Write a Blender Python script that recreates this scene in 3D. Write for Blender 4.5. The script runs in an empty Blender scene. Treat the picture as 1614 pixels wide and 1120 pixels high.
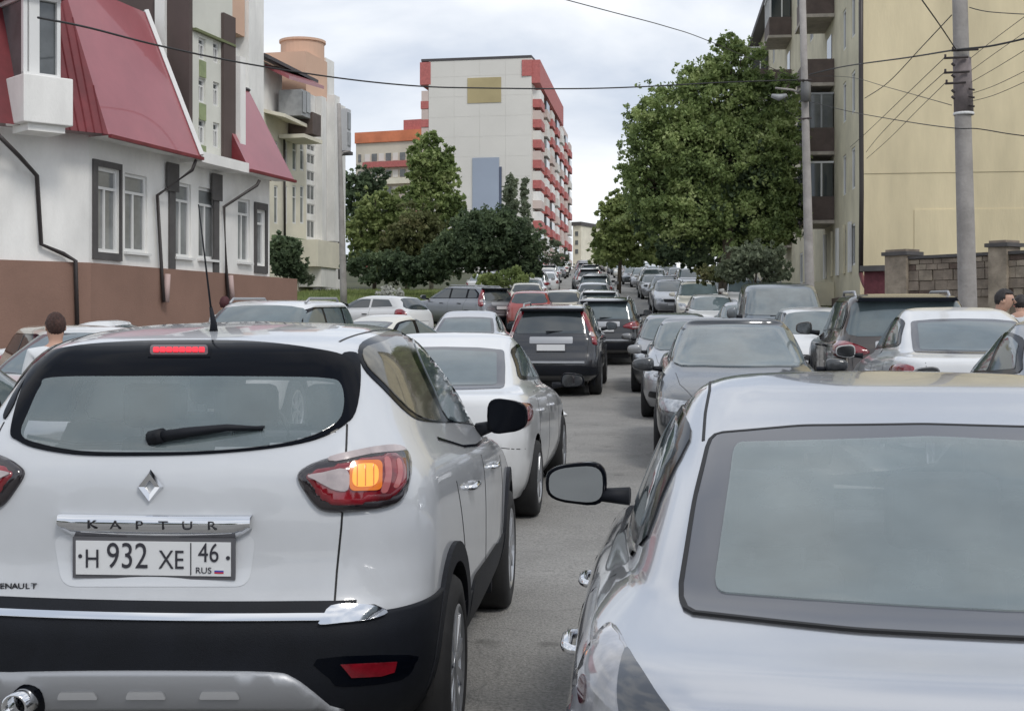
import bpy, bmesh, math, random
import numpy as np
from mathutils import Vector, Matrix
from mathutils.bvhtree import BVHTree
from mathutils.geometry import delaunay_2d_cdt, interpolate_bezier
from mathutils.interpolate import poly_3d_calc

R = math.radians
random.seed(7)
rng = np.random.default_rng(11)
scene = bpy.context.scene
COL = scene.collection

# ------------------------------------------------------------ camera, sky, sun
F = 2100.0            # focal length in photo pixels (photo 1614 wide)
CX, CY = 807.0, 512.0 # vanishing column and horizon row of the photo
EYE = 1.64
cam_d = bpy.data.cameras.new("camera")
cam = bpy.data.objects.new("camera", cam_d)
COL.objects.link(cam)
cam.location = (0, 0, EYE)
cam.rotation_euler = (R(90), 0, 0)
cam_d.sensor_width = 36.0
cam_d.lens = F / 1614.0 * 36.0
cam_d.shift_y = -(560.0 - CY) / 1614.0
cam_d.clip_start = 0.05
cam_d.clip_end = 5000
scene.camera = cam

SUN_EL, SUN_AZ = R(50), R(150)      # high, behind the camera and to the right
world = bpy.data.worlds.new("World")
scene.world = world
world.use_nodes = True
nt = world.node_tree
for n in list(nt.nodes):
    nt.nodes.remove(n)
wo = nt.nodes.new('ShaderNodeOutputWorld')
bg = nt.nodes.new('ShaderNodeBackground')
bg.inputs['Strength'].default_value = 0.1
sky = nt.nodes.new('ShaderNodeTexSky')
sky.sky_type = 'NISHITA'
sky.sun_disc = False
sky.sun_elevation = SUN_EL
sky.sun_rotation = SUN_AZ
sky.air_density = 1.0
tc = nt.nodes.new('ShaderNodeTexCoord')
mp = nt.nodes.new('ShaderNodeMapping')
mp.inputs['Scale'].default_value = (1.0, 1.0, 2.2)
mp.inputs['Location'].default_value = (0.35, 0.2, 0.15)
nz = nt.nodes.new('ShaderNodeTexNoise')
nz.inputs['Scale'].default_value = 3.2
nz.inputs['Detail'].default_value = 7.0
nz.inputs['Roughness'].default_value = 0.5
nz.inputs['Distortion'].default_value = 0.3
rp = nt.nodes.new('ShaderNodeValToRGB')
rp.color_ramp.elements[0].position = 0.40
rp.color_ramp.elements[0].color = (6.1, 6.8, 8.0, 1)
rp.color_ramp.elements[1].position = 0.60
rp.color_ramp.elements[1].color = (10.7, 10.9, 11.2, 1)
mx = nt.nodes.new('ShaderNodeMix')
mx.data_type = 'RGBA'
mx.inputs[0].default_value = 0.9
nt.links.new(tc.outputs['Generated'], mp.inputs['Vector'])
nt.links.new(mp.outputs['Vector'], nz.inputs['Vector'])
nt.links.new(nz.outputs['Fac'], rp.inputs['Fac'])
nt.links.new(sky.outputs['Color'], mx.inputs[6])
nt.links.new(rp.outputs['Color'], mx.inputs[7])
nt.links.new(mx.outputs[2], bg.inputs['Color'])
nt.links.new(bg.outputs['Background'], wo.inputs['Surface'])

sd = bpy.data.lights.new("sun", 'SUN')
sd.energy = 1.35
sd.angle = R(14)
sd.color = (1.0, 0.96, 0.9)
sun = bpy.data.objects.new("sun", sd)
COL.objects.link(sun)
sun.rotation_euler = (R(90) - SUN_EL, 0, R(180) - SUN_AZ)
sun.location = (0, 0, 60)

scene.view_settings.view_transform = 'Standard'
scene.view_settings.look = 'None'
scene.view_settings.gamma = 1.0
scene.view_settings.exposure = 0.06
scene.view_settings.use_curve_mapping = False
scene.cycles.max_bounces = 6
scene.cycles.transparent_max_bounces = 6
scene.cycles.use_denoising = True

# ------------------------------------------------------------ terrain profile
GP = [(-60, -0.1), (0, 0.0), (8, 0.02), (16, 0.12), (26, 0.32), (34, 0.66), (46, 1.3), (58, 2.0), (80, 3.25),
      (100, 4.4), (150, 7.1), (200, 9.7), (260, 12.6), (320, 14.6), (420, 15.6), (5000, 15.7)]
GX = [p[0] for p in GP]; GZ = [p[1] for p in GP]
def gz(Y):
    return float(np.interp(Y, GX, GZ))
def PX(px, py, d):
    """the point of the place seen at photo pixel (px, py) at depth d"""
    return Vector(((px - CX) / F * d, d, EYE + (CY - py) / F * d))
RC = [(-60, -5.5), (0, 0.45), (30, 3.2), (60, 5.2), (100, 7.4), (200, 12.4), (300, 17.4), (700, 37)]
def road_c(Y):
    return float(np.interp(Y, [p[0] for p in RC], [p[1] for p in RC]))

# ------------------------------------------------------------ materials
MATS = {}
def mat(name, col, rough=0.6, metal=0.0, spec=0.5, coat=0.0, ior=None, var=0.0, vscale=3.0, bump=0.0, bscale=40.0,
        emit=None, estr=0.0, col2=None, stretch=(1, 1, 1), rvar=0.0):
    if name in MATS:
        return MATS[name]
    m = bpy.data.materials.new(name)
    m.use_nodes = True
    t = m.node_tree
    b = t.nodes['Principled BSDF']
    b.inputs['Base Color'].default_value = (*col, 1)
    b.inputs['Roughness'].default_value = rough
    b.inputs['Metallic'].default_value = metal
    b.inputs['Specular IOR Level'].default_value = spec
    if ior: b.inputs['IOR'].default_value = ior
    if coat:
        b.inputs['Coat Weight'].default_value = coat
        b.inputs['Coat Roughness'].default_value = 0.04
    if emit:
        b.inputs['Emission Color'].default_value = (*emit, 1)
        b.inputs['Emission Strength'].default_value = estr
    if var or col2 or bump or rvar:
        c = t.nodes.new('ShaderNodeTexCoord')
        mpn = t.nodes.new('ShaderNodeMapping'); mpn.inputs['Scale'].default_value = stretch
        t.links.new(c.outputs['Object'], mpn.inputs['Vector'])
    if var or col2:
        n = t.nodes.new('ShaderNodeTexNoise')
        n.inputs['Scale'].default_value = vscale; n.inputs['Detail'].default_value = 6; n.inputs['Roughness'].default_value = 0.62
        t.links.new(mpn.outputs['Vector'], n.inputs['Vector'])
        r = t.nodes.new('ShaderNodeValToRGB')
        a = tuple(max(0, x * (1 - var)) for x in col)
        z = col2 if col2 else tuple(min(1, x * (1 + var)) for x in col)
        r.color_ramp.elements[0].position = 0.34; r.color_ramp.elements[0].color = (*a, 1)
        r.color_ramp.elements[1].position = 0.68; r.color_ramp.elements[1].color = (*z, 1)
        t.links.new(n.outputs['Fac'], r.inputs['Fac'])
        t.links.new(r.outputs['Color'], b.inputs['Base Color'])
        if rvar:
            mr = t.nodes.new('ShaderNodeMapRange')
            mr.inputs[3].default_value = rough - rvar; mr.inputs[4].default_value = rough + rvar
            t.links.new(n.outputs['Fac'], mr.inputs[0]); t.links.new(mr.outputs[0], b.inputs['Roughness'])
    if bump:
        n2 = t.nodes.new('ShaderNodeTexNoise'); n2.inputs['Scale'].default_value = bscale; n2.inputs['Detail'].default_value = 4
        t.links.new(mpn.outputs['Vector'], n2.inputs['Vector'])
        bp = t.nodes.new('ShaderNodeBump'); bp.inputs['Strength'].default_value = bump; bp.inputs['Distance'].default_value = 0.02
        t.links.new(n2.outputs['Fac'], bp.inputs['Height']); t.links.new(bp.outputs['Normal'], b.inputs['Normal'])
    MATS[name] = m
    return m

def paint(name, col, metal=0.0, rough=0.3):
    m = mat('paint_' + name, col, rough=rough, metal=metal, coat=1.0, var=0.035, vscale=2.0, rvar=0.04)
    # road dust: thickest on the lower body, blotchy, on the paint itself
    t = m.node_tree; b = t.nodes['Principled BSDF']
    c = t.nodes.new('ShaderNodeTexCoord'); sp = t.nodes.new('ShaderNodeSeparateXYZ'); t.links.new(c.outputs['Object'], sp.inputs[0])
    mr = t.nodes.new('ShaderNodeMapRange'); mr.inputs[1].default_value = 1.0; mr.inputs[2].default_value = .25; mr.inputs[3].default_value = .04; mr.inputs[4].default_value = .75 if sum(col) > .3 else .22
    mr.inputs[3].default_value = .04 if sum(col) > .3 else 0.0
    t.links.new(sp.outputs['Z'], mr.inputs[0])
    n = t.nodes.new('ShaderNodeTexNoise'); n.inputs['Scale'].default_value = 5; n.inputs['Detail'].default_value = 7; n.inputs['Roughness'].default_value = .7
    t.links.new(c.outputs['Object'], n.inputs['Vector'])
    mu = t.nodes.new('ShaderNodeMath'); mu.operation = 'MULTIPLY'; t.links.new(mr.outputs[0], mu.inputs[0]); t.links.new(n.outputs['Fac'], mu.inputs[1])
    mx_ = t.nodes.new('ShaderNodeMix'); mx_.data_type = 'RGBA'; mx_.inputs[7].default_value = (.20, .185, .16, 1)
    src = b.inputs['Base Color'].links[0].from_socket
    t.links.new(mu.outputs[0], mx_.inputs[0]); t.links.new(src, mx_.inputs[6]); t.links.new(mx_.outputs[2], b.inputs['Base Color'])
    sb = t.nodes.new('ShaderNodeMath'); sb.operation = 'MULTIPLY_ADD'; sb.inputs[1].default_value = -1.1; sb.inputs[2].default_value = 1.0
    t.links.new(mu.outputs[0], sb.inputs[0]); t.links.new(sb.outputs[0], b.inputs['Coat Weight'])
    return m
P_WHITE = paint('white', (0.56, 0.58, 0.61))
P_WHITE2 = paint('plain white', (0.66, 0.67, 0.68))
P_SILVER = paint('silver', (0.50, 0.515, 0.55), metal=0.55, rough=0.34)
P_NEAR = paint('glossy silver', (0.53, 0.545, 0.58), metal=0.88, rough=0.25)
P_CHAR = paint('charcoal', (0.028, 0.034, 0.042), metal=0.2, rough=0.28)
P_MID = paint('mid grey', (0.33, 0.345, 0.37), metal=0.5, rough=0.32)
P_GREY = paint('grey', (0.22, 0.23, 0.25), metal=0.6, rough=0.32)
P_BLUEGREY = paint('blue grey', (0.15, 0.18, 0.21), metal=0.55, rough=0.3)
P_BLACK = paint('black', (0.006, 0.007, 0.010), metal=0.0, rough=0.25)
P_NAVY = paint('dark blue', (0.008, 0.010, 0.016), metal=0.0, rough=0.28)
P_RED = paint('red', (0.33, 0.065, 0.06), rough=0.3)
P_BEIGE = paint('beige', (0.48, 0.45, 0.38), metal=0.3, rough=0.34)
P_CREAM = paint('cream', (0.62, 0.60, 0.53), rough=0.35)
P_BROWN = paint('brown', (0.06, 0.05, 0.045), metal=0.4, rough=0.3)
GLASS = mat('car_glass', (0.035, 0.045, 0.05), rough=0.06, ior=1.85, coat=0.0)
GLASS_L = mat('car_glass_tinted', (0.10, 0.13, 0.14), rough=0.05, ior=1.8, var=0.18, vscale=1.7)
GLASS_S = mat('car_glass_grey', (0.10, 0.128, 0.135), rough=0.05, ior=2.3, var=0.30, vscale=1.6)  # blotchy tone puts soft reflections into the glass colour
def clear_glass(name, col, alpha, ior=1.9):
    m = mat(name, col, rough=0.05, ior=ior, var=.22, vscale=1.8)
    m.node_tree.nodes['Principled BSDF'].inputs['Alpha'].default_value = alpha
    return m
GLASS_CK = clear_glass('dust_reflection_glass_teal', (0.20, 0.25, 0.262), .56, 2.1)  # teal base carries dust plus the brightness of the reflected sky
GLASS_CS = clear_glass('dust_reflection_glass_pale', (0.225, 0.275, 0.285), .66, 2.0)  # paler base, with sky reflection and dust both put into the colour
GLASS_CW = clear_glass('clear_windshield', (0.10, 0.13, 0.135), .30, 1.5)
SEAT = mat('seat_fabric', (0.035, 0.037, 0.042), rough=.9, var=.3, vscale=9)
SEAT2 = mat('seat_fabric_light', (0.16, 0.165, 0.17), rough=.9, var=.2, vscale=9)
GLASS_D = mat('car_glass_dark', (0.012, 0.013, 0.015), rough=0.05, ior=1.7)
FRIT = mat('glass_edge_band', (0.085, 0.09, 0.105), rough=0.12, ior=1.6)
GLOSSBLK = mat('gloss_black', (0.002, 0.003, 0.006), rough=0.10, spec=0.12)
BLKPL = mat('black_plastic', (0.007, 0.0085, 0.013), rough=0.6, spec=.28, bump=0.12, bscale=300, var=0.25, vscale=4)
RUB = mat('tyre_rubber', (0.014, 0.014, 0.015), rough=0.8, var=0.3, vscale=8)
RUBSEAL = mat('rubber_seal', (0.006, 0.006, 0.007), rough=0.6)
ALLOY = mat('alloy', (0.42, 0.43, 0.45), rough=0.3, metal=0.8)
CHROME = mat('chrome', (0.75, 0.76, 0.78), rough=0.08, metal=1.0)
SKID = mat('silver_plastic', (0.36, 0.37, 0.39), rough=0.4, metal=0.4)
REDL = mat('red_lens', (0.20, 0.006, 0.014), rough=0.08, ior=1.6, coat=1.0, var=0.45, vscale=9)
REDD = mat('dark_red_lens', (0.05, 0.006, 0.012), rough=0.1, ior=1.6, coat=1.0)
CLEARL = mat('clear_lens', (0.42, 0.36, 0.36), rough=0.12, coat=1.0, var=0.2, vscale=14)
HEADL = mat('headlight_lens', (0.33, 0.35, 0.38), rough=0.08, coat=1.0, var=0.5, vscale=12)
PLATE = mat('plate_white', (0.72, 0.73, 0.74), rough=0.4)
INK = mat('plate_ink', (0.03, 0.03, 0.04), rough=0.6)
AMBER_D = mat('amber_lens', (0.30, 0.09, 0.01), rough=0.2, emit=(1.0, 0.22, 0.02), estr=0.42, coat=1.0)
AMBER = mat('lit_amber', (0.35, 0.12, 0.01), rough=0.3, emit=(1.0, 0.42, 0.06), estr=1.0, coat=.6)
BRAKE = mat('lit_brake', (0.3, 0.01, 0.015), rough=0.3, emit=(1.0, 0.03, 0.06), estr=0.8)
DARKIN = mat('dark_interior', (0.01, 0.01, 0.011), rough=0.9)
SHADOWG = mat('grille_black', (0.008, 0.008, 0.01), rough=0.4)

# ------------------------------------------------------------ object helpers
def tag(o, label=None, cat=None, group=None, kind=None):
    if label: o['label'] = label
    if cat: o['category'] = cat
    if group: o['group'] = group
    if kind: o['kind'] = kind
    return o
def empty(name, loc, rz=0.0, parent=None):
    o = bpy.data.objects.new(name, None)
    COL.objects.link(o)
    o.location = loc
    o.rotation_euler = (0, 0, rz)
    if parent: o.parent = parent
    return o
def link_mesh(name, verts, faces, m, parent=None, smooth=False, normals=None):
    me = bpy.data.meshes.new(name)
    me.from_pydata([tuple(v) for v in verts], [], faces)
    me.update()
    if smooth:
        me.shade_smooth()
    if normals is not None:
        me.normals_split_custom_set_from_vertices([tuple(n) for n in normals])
    if m: me.materials.append(m)
    o = bpy.data.objects.new(name, me)
    COL.objects.link(o)
    if parent: o.parent = parent
    return o
class MB:
    """collects shapes into one mesh"""
    def __init__(s): s.v = []; s.f = []
    def quad(s, a, b, c, d):
        n = len(s.v); s.v += [Vector(a), Vector(b), Vector(c), Vector(d)]; s.f.append((n, n + 1, n + 2, n + 3)); return s
    def tri(s, a, b, c):
        n = len(s.v); s.v += [Vector(a), Vector(b), Vector(c)]; s.f.append((n, n + 1, n + 2)); return s
    def prism(s, base, top):
        """base and top: equal lists of points; closed solid"""
        n = len(s.v); k = len(base)
        s.v += [Vector(p) for p in base] + [Vector(p) for p in top]
        s.f.append(tuple(n + i for i in reversed(range(k)))); s.f.append(tuple(n + k + i for i in range(k)))
        for i in range(k):
            j = (i + 1) % k
            s.f.append((n + i, n + j, n + k + j, n + k + i))
        return s
    def box(s, x0, x1, y0, y1, z0, z1):
        return s.prism([(x0, y0, z0), (x1, y0, z0), (x1, y1, z0), (x0, y1, z0)], [(x0, y0, z1), (x1, y0, z1), (x1, y1, z1), (x0, y1, z1)])
    def obox(s, o, ux, uy, uz, a, b, c):
        """box from corner o spanning a,b,c along unit axes"""
        o = Vector(o); A = Vector(ux) * a; B = Vector(uy) * b; C = Vector(uz) * c
        return s.prism([o, o + A, o + A + B, o + B], [o + C, o + A + C, o + A + B + C, o + B + C])
    def tube(s, pts, rad, n=8, caps=True):
        pts = [Vector(p) for p in pts]
        rads = rad if isinstance(rad, (list, tuple)) else [rad] * len(pts)
        base = len(s.v)
        up = Vector((0, 0, 1))
        for i, p in enumerate(pts):
            d = (pts[min(i + 1, len(pts) - 1)] - pts[max(i - 1, 0)])
            d = d.normalized() if d.length > 1e-9 else Vector((0, 0, 1))
            a = d.cross(up if abs(d.z) < 0.95 else Vector((1, 0, 0))).normalized(); b = d.cross(a).normalized()
            for k in range(n):
                t = 2 * math.pi * k / n
                s.v.append(p + (a * math.cos(t) + b * math.sin(t)) * rads[i])
        for i in range(len(pts) - 1):
            for k in range(n):
                k2 = (k + 1) % n
                s.f.append((base + i * n + k, base + i * n + k2, base + (i + 1) * n + k2, base + (i + 1) * n + k))
        if caps:
            s.f.append(tuple(base + k for k in range(n)))
            s.f.append(tuple(base + (len(pts) - 1) * n + k for k in reversed(range(n))))
        return s
    def lathe(s, prof, n, origin=(0, 0, 0), axis='z'):
        base = len(s.v); o = Vector(origin)
        for (r, h) in prof:
            for k in range(n):
                t = 2 * math.pi * k / n
                c, q = r * math.cos(t), r * math.sin(t)
                s.v.append(o + (Vector((c, q, h)) if axis == 'z' else Vector((c, h, q))))
        for i in range(len(prof) - 1):
            for k in range(n):
                k2 = (k + 1) % n
                s.f.append((base + i * n + k, base + i * n + k2, base + (i + 1) * n + k2, base + (i + 1) * n + k))
        return s
    def build(s, name, m, parent=None, smooth=False, bevel=0):
        me = bpy.data.meshes.new(name)
        me.from_pydata([tuple(v) for v in s.v], [], s.f)
        bm = bmesh.new(); bm.from_mesh(me)
        bmesh.ops.recalc_face_normals(bm, faces=bm.faces)
        bm.to_mesh(me); bm.free()
        me.update()
        if smooth: me.shade_smooth()
        if m: me.materials.append(m)
        o = bpy.data.objects.new(name, me)
        COL.objects.link(o)
        if parent: o.parent = parent
        if bevel:
            b = o.modifiers.new('bevel', 'BEVEL'); b.width = bevel; b.segments = 2; b.limit_method = 'ANGLE'
        return o
def children_of(o): return [c for c in o.children]
def copy_tree(o, parent=None, skip=()):
    c = o.copy(); COL.objects.link(c); c.parent = parent
    for ch in list(o.children):
        if ch.name.split('.')[0] in skip: continue
        copy_tree(ch, c, skip)
    return c
def text_mesh(name, body, size, m, parent, loc, rot, extrude=0.0015, sx=1.0, align='CENTER', kind=None):
    cu = bpy.data.curves.new(name, 'FONT')
    cu.body = body; cu.size = size; cu.extrude = extrude; cu.align_x = align; cu.align_y = 'CENTER'
    cu.resolution_u = 4
    t = bpy.data.objects.new(name, cu); COL.objects.link(t)
    me = bpy.data.meshes.new_from_object(t.evaluated_get(bpy.context.evaluated_depsgraph_get()))
    bpy.data.objects.remove(t)
    me.materials.clear(); me.materials.append(m)
    o = bpy.data.objects.new(name, me); COL.objects.link(o)
    o.parent = parent; o.location = loc; o.rotation_euler = rot; o.scale = (sx, 1, 1)
    return o
# ------------------------------------------------------------ car bodies
def pchip(xs, ys, xq):
    xs = np.asarray(xs, float); ys = np.asarray(ys, float); h = np.diff(xs); d = np.diff(ys) / h
    m = np.zeros_like(ys)
    for i in range(1, len(xs) - 1):
        if d[i - 1] * d[i] > 0:
            w1 = 2 * h[i] + h[i - 1]; w2 = h[i] + 2 * h[i - 1]
            m[i] = (w1 + w2) / (w1 / d[i - 1] + w2 / d[i])
    m[0] = d[0]; m[-1] = d[-1]
    idx = np.clip(np.searchsorted(xs, xq, side='right') - 1, 0, len(xs) - 2)
    t = (xq - xs[idx]) / h[idx]
    return ((1 + 2 * t) * (1 - t) ** 2 * ys[idx] + t * (1 - t) ** 2 * h[idx] * m[idx] + t * t * (3 - 2 * t) * ys[idx + 1] + t * t * (t - 1) * h[idx] * m[idx + 1])

class CarShape:
    """horizontal slices, each a rounded outline; x forward from the rear bumper, y left, z up"""
    def __init__(s, rows, wheels, wr, sub=5, bow_r=0.10, bow_f=0.16, nR=12, nC=12, nS=64, nF=10, crown=0.05):
        # rows: (zr, zf, xr, xf, w, rxr, ryr, rxf, ryf)
        rows = np.array(rows, float); n = len(rows)
        q = np.linspace(0, n - 1, (n - 1) * sub + 1)
        cols = [pchip(np.arange(n), rows[:, k], q) for k in range(rows.shape[1])]
        s.rows = np.stack(cols, 1)
        s.wheels = wheels; s.wr = wr
        grid = []
        for i, (zr, zf, xr, xf, w, rxr, ryr, rxf, ryf) in enumerate(s.rows):
            w = max(w, 1e-4)
            ryr = min(ryr, w * 0.85); ryf = min(ryf, w * 0.85)
            L = xf - xr
            rxr = min(rxr, L * 0.3); rxf = min(rxf, L * 0.3)
            br = bow_r * min(1, w / 0.7); bf = bow_f * min(1, w / 0.7)
            pts = []
            ye = w - ryr; e = ye / w
            for k in range(nR):
                y = ye * k / nR; pts.append((xr + br * (y / w) ** 2, y))
            x0 = xr + br * e * e
            for k in range(nC):
                a = math.pi / 2 * k / nC
                pts.append((x0 + rxr * (1 - math.cos(a) ** 0.9), ye + ryr * math.sin(a) ** 0.9))
            yf = w - ryf; ef = yf / w; x1 = xf - bf * ef * ef
            xa, xb = x0 + rxr, x1 - rxf
            for k in range(nS + 1):
                pts.append((xa + (xb - xa) * k / nS, w))
            for k in range(1, nC + 1):
                a = math.pi / 2 * k / nC
                pts.append((xb + rxf * math.sin(a) ** 0.9, yf + ryf * math.cos(a) ** 0.9))
            for k in range(1, nF + 1):
                y = yf * (1 - k / nF); pts.append((xf - bf * (y / w) ** 2, y))
            row = []
            xm = (xr + xf) / 2; hl = L / 2
            for (x, y) in pts:
                t = min(1, max(0, (x - xr) / L)); tt = t * t * (3 - 2 * t)
                row.append((x, y * (1 - crown * ((x - xm) / hl) ** 2), zr + (zf - zr) * tt))
            grid.append(row)
        s.grid = np.array(grid)       # rows x cols x 3
        s.nr, s.nc = s.grid.shape[:2]
        g = s.grid
        V = []; idx = {}
        for i in range(s.nr):
            for j in range(s.nc): V.append(tuple(g[i, j]))
        m = len(V)
        for i in range(s.nr):
            for j in range(s.nc): x, y, z = g[i, j]; V.append((x, -y, z))
        V = np.array(V)
        s.full_V = V
        fc = []
        for i in range(s.nr - 1):
            for j in range(s.nc - 1):
                a, b, c, d = i * s.nc + j, i * s.nc + j + 1, (i + 1) * s.nc + j + 1, (i + 1) * s.nc + j
                fc.append((a, d, c, b)); fc.append((m + a, m + b, m + c, m + d))
        # weld the two halves and drop degenerates
        me = bpy.data.meshes.new('tmp'); me.from_pydata([tuple(v) for v in V], [], fc)
        bm = bmesh.new(); bm.from_mesh(me)
        bmesh.ops.remove_doubles(bm, verts=bm.verts, dist=0.0004)
        bmesh.ops.recalc_face_normals(bm, faces=bm.faces)
        bm.normal_update()
        s.co = [v.co.copy() for v in bm.verts]; s.no = [v.normal.copy() for v in bm.verts]
        s.polys = [tuple(v.index for v in f.verts) for f in bm.faces]
        cen = sum(((s.no[i].dot(s.co[i] - Vector((2, 0, .8)))) for i in range(0, len(s.co), 50)))
        if cen < 0:
            s.no = [-n for n in s.no]; s.polys = [tuple(reversed(p)) for p in s.polys]
        s.bvh = BVHTree.FromPolygons(s.co, s.polys)
        s.bm = None
        # arches
        for v in bm.verts: v.co = v.co
        kill = []
        for f in bm.faces:
            c = f.calc_center_median()
            if abs(c.y) < 0.45: continue
            for wx in wheels:
                ds = [math.hypot(v.co.x - wx, v.co.z - wr) for v in f.verts]
                if min(ds) < (wr * 1.17) and math.hypot(c.x - wx, c.z - wr) < wr * 1.19: kill.append(f); break
        kill = list(set(kill))
        bmesh.ops.delete(bm, geom=kill, context='FACES')
        bm.verts.ensure_lookup_table()
        for v in bm.verts:
            if abs(v.co.y) < 0.45: continue
            if any(e.is_boundary for e in v.link_edges) or not v.link_faces:
                for wx in wheels:
                    dx, dz = v.co.x - wx, v.co.z - wr; r = math.hypot(dx, dz)
                    if r < wr * 1.32 and dz > -wr * 0.6 and r > 0.01:
                        k = wr * 1.17 / r; v.co.x = wx + dx * k; v.co.z = wr + dz * k
        s.body_me = bpy.data.meshes.new('body'); bm.to_mesh(s.body_me); bm.free()
        s.body_me.update(); s.body_me.shade_smooth()
        bpy.data.meshes.remove(me)
    def hit(s, o, d):
        loc, n, i, dist = s.bvh.ray_cast(o, d, 20)
        if loc is None: return None
        p = s.polys[i]
        w = poly_3d_calc([s.co[k] for k in p], loc)
        nn = Vector((0, 0, 0))
        for k, x in zip(p, w): nn += s.no[k] * x
        nn.normalize()
        if nn.dot(d) > 0.3: nn = -nn
        return loc, nn
    def near(s, pt):
        loc, n, i, dist = s.bvh.find_nearest(pt)
        p = s.polys[i]; w = poly_3d_calc([s.co[k] for k in p], loc)
        nn = Vector((0, 0, 0))
        for k, x in zip(p, w): nn += s.no[k] * x
        return loc, nn.normalized()

# projections: (u, v) of a drawing -> ray
def m_side(u, v): return Vector((u, 3, v)), Vector((0, -1, 0))
def m_rear(u, v): return Vector((-3, u, v)), Vector((1, 0, 0))
def m_front(u, v): return Vector((9, u, v)), Vector((-1, 0, 0))
def m_rq(u, v):   # looking at the left rear corner at 45 degrees; u runs leftwards from the rear centre
    d = Vector((1, -1, 0)).normalized(); r = Vector((1, 1, 0)).normalized()
    return Vector((0, 0, v)) + r * u - d * 6, d
def m_fq(u, v, L=4.4):
    d = Vector((-1, -1, 0)).normalized(); r = Vector((-1, 1, 0)).normalized()
    return Vector((L, 0, v)) + r * u - d * 6, d
def m_top(u, v): return Vector((u, v, 4)), Vector((0, 0, -1))

def smooth_poly(pts, n=6, closed=True):
    """Catmull-Rom through the points"""
    out = []; k = len(pts)
    for i in range(k if closed else k - 1):
        p0, p1, p2, p3 = (pts[(i - 1) % k] if closed or i else pts[i]), pts[i], pts[(i + 1) % k], (pts[(i + 2) % k] if closed or i + 2 < k else pts[i + 1])
        for j in range(n):
            t = j / n
            out.append(tuple(0.5 * ((2 * p1[a]) + (-p0[a] + p2[a]) * t + (2 * p0[a] - 5 * p1[a] + 4 * p2[a] - p3[a]) * t * t + (-p0[a] + 3 * p1[a] - 3 * p2[a] + p3[a]) * t ** 3) for a in (0, 1)))
    if not closed: out.append(tuple(pts[-1]))
    return out
def round_poly(pts, r, n=5):
    out = []; k = len(pts)
    for i in range(k):
        a, p, b = Vector(pts[i - 1]), Vector(pts[i]), Vector(pts[(i + 1) % k])
        u = (a - p); v = (b - p); q = min(r, u.length * 0.45, v.length * 0.45)
        s = p + u.normalized() * q; e = p + v.normalized() * q
        for j in range(n + 1):
            t = j / n; out.append(tuple(s * (1 - t) ** 2 + p * 2 * t * (1 - t) + e * t * t))
    return out
def inside(p, poly):
    x, y = p; c = False; k = len(poly); j = k - 1
    for i in range(k):
        xi, yi = poly[i]; xj, yj = poly[j]
        if (yi > y) != (yj > y) and x < (xj - xi) * (y - yi) / (yj - yi + 1e-12) + xi: c = not c
        j = i
    return c
def densify(poly, h):
    out = []; k = len(poly)
    for i in range(k):
        a, b = Vector(poly[i][:2]), Vector(poly[(i + 1) % k][:2]); n = max(1, int(math.ceil((b - a).length / h)))
        for j in range(n): out.append(tuple(a + (b - a) * j / n))
    res = [out[0]]
    for p in out[1:]:
        if (Vector(p) - Vector(res[-1])).length > h * 0.08: res.append(p)
    return res

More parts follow.
